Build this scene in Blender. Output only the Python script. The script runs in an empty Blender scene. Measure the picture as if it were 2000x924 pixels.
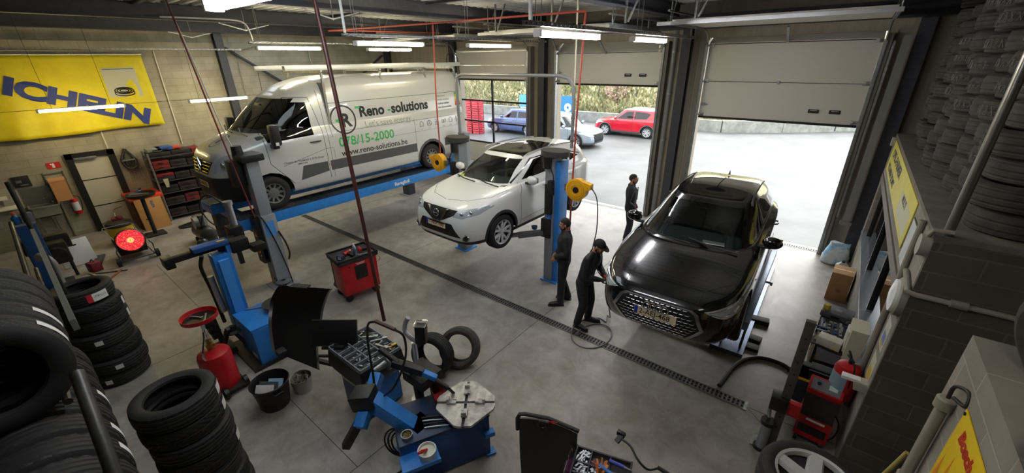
import bpy, bmesh, math, random
from mathutils import Vector, Matrix, Euler
from mathutils.bvhtree import BVHTree
random.seed(7)
SC = bpy.context.scene
COL = SC.collection
PI = math.pi
V = Vector
def T(x=0, y=0, z=0): return Matrix.Translation((x, y, z))
def RX(a): return Matrix.Rotation(math.radians(a), 4, 'X')
def RY(a): return Matrix.Rotation(math.radians(a), 4, 'Y')
def RZ(a): return Matrix.Rotation(math.radians(a), 4, 'Z')
def lin(h):
    h = h.lstrip('#')
    o = []
    for i in (0, 2, 4):
        c = int(h[i:i+2], 16)/255
        o.append(c/12.92 if c <= .04045 else ((c+.055)/1.055)**2.4)
    return (*o, 1)
# ---------------------------------------------------------------- materials
MATS = {}
def mat(name, col, rough=.5, metal=0, col2=None, ns=4., nd=5, bump=0, bs=60., coat=0, spec=.5, emit=None, es=0, stretch=None, lo=.35, hi=.65):
    """principled material; col2 = second colour of a noise mottling"""
    if name in MATS: return MATS[name]
    m = bpy.data.materials.new(name); m.use_nodes = True
    nt = m.node_tree; b = nt.nodes['Principled BSDF']; L = nt.links.new
    b.inputs['Base Color'].default_value = lin(col)
    b.inputs['Roughness'].default_value = rough
    b.inputs['Metallic'].default_value = metal
    b.inputs['Specular IOR Level'].default_value = spec
    b.inputs['Coat Weight'].default_value = coat
    b.inputs['Coat Roughness'].default_value = .03
    if emit:
        b.inputs['Emission Color'].default_value = lin(emit); b.inputs['Emission Strength'].default_value = es
    if col2 or bump:
        tc = nt.nodes.new('ShaderNodeTexCoord'); mp = nt.nodes.new('ShaderNodeMapping')
        L(tc.outputs['Object'], mp.inputs[0])
        if stretch: mp.inputs['Scale'].default_value = stretch
    if col2:
        n = nt.nodes.new('ShaderNodeTexNoise'); n.inputs['Scale'].default_value = ns; n.inputs['Detail'].default_value = nd
        n.inputs['Roughness'].default_value = .62
        L(mp.outputs[0], n.inputs['Vector'])
        r = nt.nodes.new('ShaderNodeValToRGB')
        r.color_ramp.elements[0].color = lin(col); r.color_ramp.elements[1].color = lin(col2)
        r.color_ramp.elements[0].position = lo; r.color_ramp.elements[1].position = hi
        L(n.outputs['Fac'], r.inputs[0]); L(r.outputs[0], b.inputs['Base Color'])
    if bump:
        n2 = nt.nodes.new('ShaderNodeTexNoise'); n2.inputs['Scale'].default_value = bs; n2.inputs['Detail'].default_value = 4
        L(mp.outputs[0], n2.inputs['Vector'])
        bu = nt.nodes.new('ShaderNodeBump'); bu.inputs['Strength'].default_value = bump; bu.inputs['Distance'].default_value = .01
        L(n2.outputs['Fac'], bu.inputs['Height']); L(bu.outputs[0], b.inputs['Normal'])
    MATS[name] = m
    return m
def glass(name, col, tint=.4, rough=.02, base=.06):
    """thin sheet glass: tinted transmission under a clear reflection"""
    if name in MATS: return MATS[name]
    m = bpy.data.materials.new(name); m.use_nodes = True; nt = m.node_tree; L = nt.links.new
    nt.nodes.clear()
    o = nt.nodes.new('ShaderNodeOutputMaterial'); mx = nt.nodes.new('ShaderNodeMixShader')
    t = nt.nodes.new('ShaderNodeBsdfTransparent'); g = nt.nodes.new('ShaderNodeBsdfGlossy')
    lw = nt.nodes.new('ShaderNodeLayerWeight'); pw = nt.nodes.new('ShaderNodeMath'); pw.operation = 'POWER'; pw.inputs[1].default_value = 4
    f = nt.nodes.new('ShaderNodeMath'); f.operation = 'MULTIPLY_ADD'; f.inputs[1].default_value = .94-base; f.inputs[2].default_value = base
    L(lw.outputs['Facing'], pw.inputs[0]); L(pw.outputs[0], f.inputs[0])
    c = lin(col); t.inputs[0].default_value = (c[0]*tint, c[1]*tint, c[2]*tint, 1)
    g.inputs['Roughness'].default_value = rough
    L(f.outputs[0], mx.inputs[0]); L(t.outputs[0], mx.inputs[1]); L(g.outputs[0], mx.inputs[2]); L(mx.outputs[0], o.inputs[0])
    MATS[name] = m
    return m
# ---------------------------------------------------------------- mesh builder
class MB:
    def __init__(s): s.v = []; s.f = []; s.mi = []; s.k = 0; s.M = Matrix()
    def add(s, vs, fs):
        n = len(s.v)
        s.v += [tuple(s.M @ V(p)) for p in vs]
        s.f += [tuple(n+i for i in f) for f in fs]; s.mi += [s.k]*len(fs)
        return s
    def box(s, x0, y0, z0, x1, y1, z1, b=0):
        """box by its two corners, optional bevel"""
        if x0 > x1: x0, x1 = x1, x0
        if y0 > y1: y0, y1 = y1, y0
        if z0 > z1: z0, z1 = z1, z0
        if not b:
            vs = [(x, y, z) for z in (z0, z1) for y in (y0, y1) for x in (x0, x1)]
            return s.add(vs, [(0, 2, 3, 1), (4, 5, 7, 6), (0, 1, 5, 4), (2, 6, 7, 3), (0, 4, 6, 2), (1, 3, 7, 5)])
        b = min(b, (x1-x0)*.49, (y1-y0)*.49, (z1-z0)*.49)
        bm = bmesh.new(); bmesh.ops.create_cube(bm, size=1)
        for v in bm.verts: v.co = V(((x0+x1)/2+v.co.x*(x1-x0), (y0+y1)/2+v.co.y*(y1-y0), (z0+z1)/2+v.co.z*(z1-z0)))
        bmesh.ops.bevel(bm, geom=bm.edges[:], offset=b, segments=2, profile=.6, affect='EDGES')
        return s.bm(bm)
    def cbox(s, c, d, b=0, M=None):
        """box by centre and size under an extra matrix"""
        o = s.M
        if M is not None: s.M = s.M @ M
        s.box(c[0]-d[0]/2, c[1]-d[1]/2, c[2]-d[2]/2, c[0]+d[0]/2, c[1]+d[1]/2, c[2]+d[2]/2, b)
        s.M = o; return s
    def bm(s, bm):
        bm.verts.index_update()
        s.add([v.co[:] for v in bm.verts], [[v.index for v in f.verts] for f in bm.faces]); bm.free(); return s
    def frame(s, d):
        d = V(d).normalized(); a = V((0, 0, 1)) if abs(d.z) < .9 else V((1, 0, 0))
        u = d.cross(a).normalized(); return u, u.cross(d)*-1
    def cyl(s, p0, p1, r, r1=None, n=16, cap=True):
        p0, p1 = V(p0), V(p1); r1 = r if r1 is None else r1
        u, w = s.frame(p1-p0); vs = []
        for p, q in ((p0, r), (p1, r1)):
            for i in range(n):
                a = 2*PI*i/n; vs.append(p+u*math.cos(a)*q+w*math.sin(a)*q)
        fs = [(i, n+i, n+(i+1) % n, (i+1) % n) for i in range(n)]
        if cap: fs += [tuple(range(n)), tuple(range(2*n-1, n-1, -1))]
        return s.add(vs, fs)
    def tube(s, pts, r, n=8, closed=False, smooth=0):
        pts = [V(p) for p in pts]
        if smooth: pts = catmull(pts, smooth, closed)
        m = len(pts); rs = r if isinstance(r, (list, tuple)) else None
        d0 = (pts[1]-pts[0]).normalized(); u, w = s.frame(d0); vs = []; pd = d0
        for i, p in enumerate(pts):
            a = pts[i-1] if (i or closed) else p; b = pts[(i+1) % m] if (i < m-1 or closed) else p
            d = (b-a)
            d = d.normalized() if d.length > 1e-9 else pd
            q = pd.rotation_difference(d); u = q @ u; w = q @ w; pd = d
            rr = rs[min(len(rs)-1, int(i*len(rs)/m))] if rs else r
            for j in range(n):
                t = 2*PI*j/n; vs.append(p+u*math.cos(t)*rr+w*math.sin(t)*rr)
        fs = []
        for i in range(m if closed else m-1):
            for j in range(n):
                a, b = i*n+j, i*n+(j+1) % n; c, e = ((i+1) % m)*n+(j+1) % n, ((i+1) % m)*n+j
                fs.append((a, e, c, b))
        if not closed: fs += [tuple(range(n)), tuple(range(m*n-1, (m-1)*n-1, -1))]
        return s.add(vs, fs)
    def lathe(s, prof, n=24, M=None, closed=False, cap=True):
        """prof [(r,z)...] spun about z"""
        vs = []; m = len(prof); o = s.M
        if M is not None: s.M = s.M @ M
        for r, z in prof:
            for j in range(n):
                a = 2*PI*j/n; vs.append((r*math.cos(a), r*math.sin(a), z))
        fs = []
        for i in range(m if closed else m-1):
            for j in range(n):
                k = (i+1) % m
                fs.append((i*n+j, i*n+(j+1) % n, k*n+(j+1) % n, k*n+j))
        if not closed and cap:
            if prof[0][0] > 1e-6: fs.append(tuple(range(n-1, -1, -1)))
            if prof[-1][0] > 1e-6: fs.append(tuple(range((m-1)*n, m*n)))
        s.add(vs, fs); s.M = o; return s
    def prism(s, poly, z0, z1, M=None):
        """2-D outline pushed from z0 to z1"""
        o = s.M
        if M is not None: s.M = s.M @ M
        n = len(poly); vs = [(x, y, z0) for x, y in poly]+[(x, y, z1) for x, y in poly]
        s.add(vs, [tuple(range(n-1, -1, -1)), tuple(range(n, 2*n))]+[(i, (i+1) % n, n+(i+1) % n, n+i) for i in range(n)])
        s.M = o; return s
    def ball(s, c, r, n=12, sc=(1, 1, 1), M=None):
        o = s.M
        if M is not None: s.M = s.M @ M
        bm = bmesh.new(); bmesh.ops.create_uvsphere(bm, u_segments=n, v_segments=max(6, n*2//3), radius=1)
        for v in bm.verts: v.co = V(c)+V((v.co.x*r*sc[0], v.co.y*r*sc[1], v.co.z*r*sc[2]))
        s.bm(bm); s.M = o; return s
    def loft(s, rings, closed=True, cap=True):
        """rings of equal length joined one to the next"""
        n = len(rings[0]); vs = [p for r in rings for p in r]; fs = []
        for i in range(len(rings)-1):
            for j in range(n if closed else n-1):
                k = (j+1) % n; fs.append((i*n+j, i*n+k, (i+1)*n+k, (i+1)*n+j))
        if cap and closed: fs += [tuple(range(n-1, -1, -1)), tuple(range((len(rings)-1)*n, len(rings)*n))]
        return s.add(vs, fs)
    def text(s, txt, size, M, depth=.004, bold=0, shear=0, align='LEFT', sx=1, space=1):
        """lettering lying in the local xy plane"""
        cu = bpy.data.curves.new('t', 'FONT'); cu.body = txt; cu.size = size; cu.extrude = depth/2; cu.offset = bold
        cu.shear = shear; cu.align_x = align; cu.resolution_u = 3; cu.space_character = space
        ob = bpy.data.objects.new('t', cu); COL.objects.link(ob)
        dg = bpy.context.evaluated_depsgraph_get(); me = bpy.data.meshes.new_from_object(ob.evaluated_get(dg))
        o = s.M; s.M = s.M @ M @ Matrix.Diagonal((sx, 1, 1, 1))
        s.add([v.co[:] for v in me.vertices], [tuple(p.vertices) for p in me.polygons]); s.M = o
        bpy.data.objects.remove(ob); bpy.data.curves.remove(cu); bpy.data.meshes.remove(me); return s
    def build(s, name, m, parent=None, sharp=32, smooth=True, fix=True, merge=0):
        me = bpy.data.meshes.new(name); me.from_pydata(s.v, [], s.f)
        for q in (m if isinstance(m, (list, tuple)) else [m]): me.materials.append(q)
        if s.mi: me.polygons.foreach_set('material_index', s.mi)
        if fix or merge:
            bm = bmesh.new(); bm.from_mesh(me)
            if merge: bmesh.ops.remove_doubles(bm, verts=bm.verts[:], dist=merge)
            if fix: bmesh.ops.recalc_face_normals(bm, faces=bm.faces[:])
            bm.to_mesh(me); bm.free()
        if smooth:
            me.polygons.foreach_set('use_smooth', [True]*len(me.polygons))
            me.set_sharp_from_angle(angle=math.radians(sharp))
        me.update()
        o = bpy.data.objects.new(name, me); COL.objects.link(o)
        if parent: o.parent = parent
        return o
def catmull(p, k, closed=False):
    n = len(p); out = []
    for i in range(n if closed else n-1):
        a = p[i-1] if (i or closed) else p[0]*2-p[1]; b = p[i]; c = p[(i+1) % n]
        d = p[(i+2) % n] if (i+2 < n or closed) else p[-1]*2-p[-2]
        for j in range(k):
            t = j/k; out.append(.5*((2*b)+(c-a)*t+(2*a-5*b+4*c-d)*t*t+(3*b-a-3*c+d)*t**3))
    if not closed: out.append(p[-1])
    return out
def smooth_apply(o, levels=2):
    """apply a subdivision surface"""
    md = o.modifiers.new('s', 'SUBSURF'); md.levels = levels; md.render_levels = levels
    return bake(o)
def bake(o):
    dg = bpy.context.evaluated_depsgraph_get(); dg.update()
    me = bpy.data.meshes.new_from_object(o.evaluated_get(dg)); old = o.data; o.modifiers.clear(); o.data = me; me.name = o.name
    if old.users == 0: bpy.data.meshes.remove(old)
    me.polygons.foreach_set('use_smooth', [True]*len(me.polygons))
    return o
# ---------------------------------------------------------------- scene tree
def tag(o, label=None, cat=None, group=None, kind=None):
    if label: o['label'] = label
    if cat: o['category'] = cat
    if group: o['group'] = group
    if kind: o['kind'] = kind
    return o
def thing(name, label, cat, loc=(0, 0, 0), rz=0, group=None, M=None):
    o = bpy.data.objects.new(name, None); COL.objects.link(o); o.empty_display_size = .1
    o.location = loc; o.rotation_euler = (0, 0, math.radians(rz))
    if M is not None: o.matrix_basis = M
    return tag(o, label, cat, group)
def struct(name, mb, m, **k): return tag(mb.build(name, m, **k), kind='structure')
ORD = ('first', 'second', 'third', 'fourth', 'fifth', 'sixth', 'seventh', 'eighth', 'ninth', 'tenth', 'eleventh', 'twelfth', 'thirteenth', 'fourteenth', 'fifteenth')
def copy_tree(o, parent=None):
    c = o.copy(); COL.objects.link(c)
    if parent: c.parent = parent
    for ch in list(o.children): copy_tree(ch, c)
    return c
def lab(o, text): o['label'] = text; return o
def W(root, M=None):
    """mesh builder fed with world coordinates for a part of root"""
    mb = MB(); bpy.context.view_layer.update(); mb.M = root.matrix_basis.inverted(); return mb
def beam(mb, p0, p1, w, h, b=0):
    """straight bar of section w x h from p0 to p1 (h roughly upward)"""
    p0, p1 = V(p0), V(p1); d = p1-p0; L = d.length; y = d/L; a = V((0, 0, 1)) if abs(y.z) < .95 else V((1, 0, 0))
    x = y.cross(a).normalized(); z = x.cross(y); o = mb.M
    mb.M = o @ Matrix(((x.x, y.x, z.x, p0.x), (x.y, y.y, z.y, p0.y), (x.z, y.z, z.z, p0.z), (0, 0, 0, 1)))
    mb.box(-w/2, 0, -h/2, w/2, L, h/2, b); mb.M = o; return mb
def one(name, label, cat, mb, m, group=None, **k):
    return tag(mb.build(name, m, **k), label, cat, group)
# ================================================================ shared materials
M_rubber = mat('tyre_rubber', '#131313', .7, col2='#1c1b1a', ns=14, bump=.15, bs=90)
M_rubberold = mat('worn_tyre_rubber', '#35322e', .8, col2='#46423c', ns=9, bump=.2, bs=70)
M_black = mat('black_plastic', '#161616', .45)
M_blackm = mat('black_matt_metal', '#1a1a19', .6, col2='#242321', ns=12)
M_dark = mat('dark_steel', '#34363d', .55, col2='#3c3e45', ns=8)
M_steel = mat('galvanised_steel', '#a9aba8', .38, .85, col2='#8b8e8c', ns=18)
M_chrome = mat('chrome', '#d9dadb', .12, 1)
M_alu = mat('aluminium', '#c6c8c8', .35, .9)
M_grey = mat('grey_paint', '#8c9094', .5, col2='#83878b', ns=3)
M_blue = mat('blue_machine_paint', '#2f86d8', .42, col2='#2a78c4', ns=5)
M_dblue = mat('deep_blue_paint', '#1c4d8c', .45, col2='#19447c', ns=6)
M_red = mat('red_paint', '#c3161f', .38, col2='#a8141b', ns=5)
M_yellow = mat('yellow_plastic', '#f2b418', .42)
M_white = mat('white_paint', '#e9e9e6', .5)
M_offwhite = mat('off_white_plastic', '#d6d3c2', .5)
M_card = mat('brown_cardboard', '#b58f63', .85, col2='#a98459', ns=6)
M_brass = mat('brass', '#9c8348', .4, .8)
M_rust = mat('dark_red_hose', '#46201b', .5, col2='#381915', ns=20)
M_redpipe = mat('red_air_pipe', '#b04a38', .45)
M_orange = mat('orange_paint', '#d8541c', .45)
M_label = mat('white_paper', '#dcdcd8', .7)
M_skin = mat('skin', '#b98468', .55, col2='#ad775b', ns=30)
M_hair = mat('black_hair', '#17130f', .6, bump=.6, bs=160)
M_cloth = mat('black_cloth', '#1d1e21', .85, col2='#25262a', ns=20, bump=.25, bs=40)
M_trous = mat('dark_trousers', '#202125', .88, col2='#2a2b2f', ns=16, bump=.25, bs=35)
M_glass = glass('window_glass', '#f2f7f8', .93)
M_carglass = glass('car_glass', '#b9c4c0', .55)
M_darkglass = glass('dark_car_glass', '#6a7270', .22)
M_tube = mat('lit_tube', '#ffffff', .4, emit='#fbfaff', es=64)
M_tubewarm = mat('lit_warm_tube', '#ffffff', .4, emit='#fff2cc', es=60)
# ================================================================ surfaces of the setting
def concrete_floor():
    m = bpy.data.materials.new('concrete_floor'); m.use_nodes = True; nt = m.node_tree; L = nt.links.new; N = nt.nodes.new
    b = nt.nodes['Principled BSDF']; tc = N('ShaderNodeTexCoord')
    n1 = N('ShaderNodeTexNoise'); n1.inputs['Scale'].default_value = .55; n1.inputs['Detail'].default_value = 8; n1.inputs['Roughness'].default_value = .6
    n2 = N('ShaderNodeTexNoise'); n2.inputs['Scale'].default_value = 3.2; n2.inputs['Detail'].default_value = 9; n2.inputs['Roughness'].default_value = .7
    n2.inputs['Distortion'].default_value = .6
    n3 = N('ShaderNodeTexNoise'); n3.inputs['Scale'].default_value = 26; n3.inputs['Detail'].default_value = 4
    for n in (n1, n2, n3): L(tc.outputs['Object'], n.inputs['Vector'])
    r = N('ShaderNodeValToRGB'); e = r.color_ramp.elements
    e[0].position = .3; e[0].color = lin('#837d76'); e[1].position = .72; e[1].color = lin('#b3ada5')
    k = r.color_ramp.elements.new(.5); k.color = lin('#9d978f')
    L(n1.outputs['Fac'], r.inputs[0])
    r2 = N('ShaderNodeValToRGB'); e = r2.color_ramp.elements
    e[0].position = .3; e[0].color = lin('#cdc8c1'); e[1].position = .6; e[1].color = (1, 1, 1, 1)
    L(n2.outputs['Fac'], r2.inputs[0])
    mx = N('ShaderNodeMixRGB'); mx.blend_type = 'MULTIPLY'; mx.inputs[0].default_value = .9; L(r.outputs[0], mx.inputs[1]); L(r2.outputs[0], mx.inputs[2])
    # oily patches
    n4 = N('ShaderNodeTexNoise'); n4.inputs['Scale'].default_value = 1.3; n4.inputs['Detail'].default_value = 6; L(tc.outputs['Object'], n4.inputs['Vector'])
    r3 = N('ShaderNodeValToRGB'); e = r3.color_ramp.elements
    e[0].position = .6; e[0].color = (0, 0, 0, 1); e[1].position = .75; e[1].color = (.6, .6, .6, 1); L(n4.outputs['Fac'], r3.inputs[0])
    m2 = N('ShaderNodeMixRGB'); m2.inputs[2].default_value = lin('#4d4a47'); L(r3.outputs[0], m2.inputs[0]); L(mx.outputs[0], m2.inputs[1])
    L(m2.outputs[0], b.inputs['Base Color'])
    mr = N('ShaderNodeMapRange'); mr.inputs[3].default_value = .28; mr.inputs[4].default_value = .62; L(n2.outputs['Fac'], mr.inputs[0]); L(mr.outputs[0], b.inputs['Roughness'])
    bu = N('ShaderNodeBump'); bu.inputs['Strength'].default_value = .06; bu.inputs['Distance'].default_value = .01; L(n3.outputs['Fac'], bu.inputs['Height']); L(bu.outputs[0], b.inputs['Normal'])
    return m
def blocks(name, c1, c2, mort, axis, w=.6, h=.2, ms=.008, rough=.9, bump=.5):
    """masonry blocks; axis = the world axis that runs along the wall"""
    m = bpy.data.materials.new(name); m.use_nodes = True; nt = m.node_tree; L = nt.links.new; N = nt.nodes.new
    b = nt.nodes['Principled BSDF']; tc = N('ShaderNodeTexCoord'); sp = N('ShaderNodeSeparateXYZ'); cb = N('ShaderNodeCombineXYZ')
    L(tc.outputs['Object'], sp.inputs[0]); L(sp.outputs[axis], cb.inputs[0]); L(sp.outputs['Z'], cb.inputs[1])
    br = N('ShaderNodeTexBrick'); L(cb.outputs[0], br.inputs['Vector'])
    br.inputs['Scale'].default_value = 1; br.inputs['Brick Width'].default_value = w; br.inputs['Row Height'].default_value = h
    br.inputs['Mortar Size'].default_value = ms; br.inputs['Mortar Smooth'].default_value = .3
    br.inputs['Color1'].default_value = lin(c1); br.inputs['Color2'].default_value = lin(c2); br.inputs['Mortar'].default_value = lin(mort)
    n = N('ShaderNodeTexNoise'); n.inputs['Scale'].default_value = 2.2; n.inputs['Detail'].default_value = 8; L(tc.outputs['Object'], n.inputs['Vector'])
    r = N('ShaderNodeValToRGB'); e = r.color_ramp.elements; e[0].position = .3; e[0].color = (.72, .72, .70, 1); e[1].position = .65; e[1].color = (1, 1, 1, 1)
    L(n.outputs['Fac'], r.inputs[0])
    mx = N('ShaderNodeMixRGB'); mx.blend_type = 'MULTIPLY'; mx.inputs[0].default_value = 1; L(br.outputs['Color'], mx.inputs[1]); L(r.outputs[0], mx.inputs[2])
    L(mx.outputs[0], b.inputs['Base Color']); b.inputs['Roughness'].default_value = rough
    bu = N('ShaderNodeBump'); bu.inputs['Strength'].default_value = bump; bu.inputs['Distance'].default_value = .01; bu.invert = True
    n2 = N('ShaderNodeTexNoise'); n2.inputs['Scale'].default_value = 60; L(tc.outputs['Object'], n2.inputs['Vector'])
    ad = N('ShaderNodeMath'); ad.operation = 'MULTIPLY_ADD'; ad.inputs[1].default_value = .25; L(n2.outputs['Fac'], ad.inputs[0]); L(br.outputs['Fac'], ad.inputs[2])
    L(ad.outputs[0], bu.inputs['Height']); L(bu.outputs[0], b.inputs['Normal'])
    return m
M_floor = concrete_floor()
M_wallL = blocks('pale_block_wall', '#a8a293', '#a09a8a', '#918b7c', 'Y', .6, .2, .006)
M_wallF = mat('tan_wall_panel', '#a59c8a', .7, col2='#9a907c', ns=2, stretch=(6, 6, .3))
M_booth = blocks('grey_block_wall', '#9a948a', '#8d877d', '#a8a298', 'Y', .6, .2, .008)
M_boothE = blocks('shaded_block_end_wall', '#625d4d', '#565143', '#6e6958', 'X', .6, .2, .008)  # end face's unlit look is put into a darker block colour
M_deck = mat('deck_metal', '#dcdcda', .6, col2='#cfcfcc', ns=5)
M_panel = mat('door_panel_paint', '#dad7cc', .55, bump=.05, bs=300)
M_yard = mat('yard_concrete', '#6b6c6a', .6, col2='#525452', ns=.7, nd=9, lo=.3, hi=.7)
M_skyl = glass('skylight_sheet', '#eef6f8', .9)
# floor, yard
struct('floor', MB().box(-16.4, -4.2, -.2, 5.2, 11.75, 0), M_floor)
struct('yard_ground', MB().box(-70, 11.75, -.22, 45, 70, -.01), M_yard)
M_joint = mat('dark_joint', '#3c3936', .9)
for k, (x0, y0, x1, y1) in enumerate([(-3.545, 1, -3.537, 5.1), (-3.545, 5.3, -3.537, 11.6), (-7.74, -1, -7.732, 5.1), (-7.74, 5.3, -7.732, 11.6), (-12, 5.3, -11.992, 11.6), (-.1, 5.196, .84, 5.204), (-12.1, 1.4, -3.54, 1.408)]):
    struct('trim_%d' % (k+1), MB().box(x0, y0, .0005, x1, y1, .0015), M_joint)
mb = MB()
for a in ((-.115, .0), (.7, 4.35)): pass
mb.add([(-.13, 5.19, .001), (-.13, 5.2, .001), (.75, 4.4, .001), (.745, 4.39, .001)], [(0, 1, 2, 3)])
struct('trim_8', mb, M_joint)
# drain channel: no recess; a flat near-black sheet stands in for its shade under the bars
g = thing('floor_drain', 'long steel grated drain channel running across the workshop floor', 'drain', (0, 5.2, 0))
MB().box(-12.6, -.075, .0008, -.13, .075, .0022).build('tray', mat('drain_shade_black', '#100f0f', .9), g)
mb = MB(); x = -12.6
while x < -.14:
    mb.box(x, -.06, .0022, x+.026, .06, .007); x += .055
mb.box(-12.6, -.078, .0022, -.13, -.058, .009); mb.box(-12.6, .058, .0022, -.13, .078, .009); mb.box(-12.6, -.006, .003, -.13, .006, .0065)
mb.build('grating', mat('drain_steel', '#6b6966', .45, .6, col2='#504d49', ns=9), g)
mb = MB(); mb.box(-.16, -.09, 0, -.12, .09, .012); mb.build('end_cap', M_steel, g)
g = thing('threshold_drain', 'narrow steel grated gutter along the threshold of the open doors', 'drain', (0, 11.545, 0))
mb = MB(); x = -12
while x < .24:
    mb.box(x, -.05, .002, x+.02, .05, .008); x += .05
mb.box(-12, -.062, .0005, .24, -.048, .009); mb.box(-12, .048, .0005, .24, .062, .009)
mb.build('grating', M_steel, g); MB().box(-12, -.05, .0005, .24, .05, .0015).build('tray', MATS['drain_shade_black'], g)  # near-black sheet paints the shade inside the gutter
# walls
mb = MB().box(-16.45, -4.2, 0, -16.2, 11.85, 6); struct('wall_left', mb, M_wallL)
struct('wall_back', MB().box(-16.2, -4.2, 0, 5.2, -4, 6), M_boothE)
struct('wall_right', MB().box(5, -4, 0, 5.2, 11.85, 6), M_booth)
PIERS = ((-16.2, -11.8), (-8.46, -7.42), (-4.1, -3.08), (.25, 5))
mb = MB()
for a, b_ in PIERS: mb.box(a, 11.62, 0, b_, 11.85, 4.8)
mb.box(-16.2, 11.62, 4.8, 5, 11.85, 6)
struct('wall_front', mb, M_wallF)
# roof deck: folded sheet, ribs along x, with holes left for the seen skylight and the added one
def deck(x0, x1, y0, y1, z=5.63):
    prof = []; y = y0
    while y < y1-.001:
        prof += [(y, z), (min(y+.13, y1), z), (min(y+.15, y1), z-.06), (min(y+.23, y1), z-.06), (min(y+.25, y1), z)]; y += .25
    return prof
mb = MB()
SKYS = [(-15.2, -12.1, 4.5, 8.0), (-7.4, -5.0, 1.2, 4.0)]  # second skylight is added out of view, to light the middle floor
def cells():
    xs = sorted({-16.4, 5.2, *[q for s in SKYS for q in s[:2]]}); ys = sorted({-4.2, 11.85, *[q for s in SKYS for q in s[2:]]})
    for i in range(len(ys)-1):
        x = xs[0]; cur = None
        for j in range(len(xs)-1):
            cx, cy = (xs[j]+xs[j+1])/2, (ys[i]+ys[i+1])/2
            if any(s[0] < cx < s[1] and s[2] < cy < s[3] for s in SKYS):
                if cur is not None: yield cur, xs[j], ys[i], ys[i+1]
                cur = None
            elif cur is None: cur = xs[j]
        if cur is not None: yield cur, xs[-1], ys[i], ys[i+1]
for x0, x1, y0, y1 in cells():
    p = deck(x0, x1, y0, y1); n = len(p)
    mb.add([(x0, *q) for q in p]+[(x1, *q) for q in p], [(i, i+1, n+i+1, n+i) for i in range(n-1)])
    mb.box(x0, y0, 5.66, x1, y1, 5.76)
struct('ceiling', mb, M_deck, sharp=15)
for k, S in enumerate(SKYS):
    struct('window_%d' % (k+7), MB().add([(S[0], S[2], 5.66), (S[1], S[2], 5.66), (S[1], S[3], 5.66), (S[0], S[3], 5.66)], [(0, 1, 2, 3)]), M_skyl)
    mb = MB()
    for a in (S[0], S[1]-.05): mb.box(a, S[2], 5.56, a+.05, S[3], 5.76)
    for a in (S[2], S[3]-.05): mb.box(S[0], a, 5.56, S[1], a+.05, 5.76)
    struct('trim_%d' % (k+20), mb, M_white)
# steel frame
def ibeam(y0, y1, x, z0, h=.31, w=.22, t=.018):
    return MB().box(x-w/2, y0, z0, x+w/2, y1, z0+t).box(x-w/2, y0, z0+h-t, x+w/2, y1, z0+h).box(x-.006, y0, z0, x+.006, y1, z0+h)
for k, x in enumerate((-15.9, -11.9, -7.9, -3.9, .3)):
    struct('ceiling_beam', ibeam(-4, 11.6, x, 5.27), M_dark)
for k, y in enumerate((2.6, 6.9)):
    mb = MB()
    mb.box(-16, y-.04, 5.52, 5, y+.04, 5.57); struct('roof_purlin', mb, M_dark)
mb = MB().box(-16.2, 11.35, 5.0, 5, 11.6, 5.30); struct('header_beam', mb, M_dark)
def column(x, y, ax='x'):
    mb = MB(); h = 5.27
    if ax == 'x': mb.box(x-.11, y-.11, 0, x+.11, y-.095, h).box(x-.11, y+.095, 0, x+.11, y+.11, h).box(x-.008, y-.1, 0, x+.008, y+.1, h)
    else: mb.box(x-.11, y-.11, 0, x-.095, y+.11, h).box(x+.095, y-.11, 0, x+.11, y+.11, h).box(x-.1, y-.008, 0, x+.1, y+.008, h)
    mb.box(x-.16, y-.16, 0, x+.16, y+.16, .02)
    return mb
for x in (-15.95, -11.95, -7.9, -3.55, .76): struct('column', column(x, 11.48), M_dark)
struct('column', column(-16.07, 5.3, 'y'), M_dark)
for s in (1, -1):
    struct('column_brace', MB().cyl((-16.05, 5.3+s*.15, 4.85), (-16.05, 5.3+s*1.9, 3.6 if s > 0 else 3.6), .045, n=8) if s > 0 else MB().cyl((-16.05, 11.3, 4.6), (-16.05, 9.6, 3.5), .045, n=8), M_dark)
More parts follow.
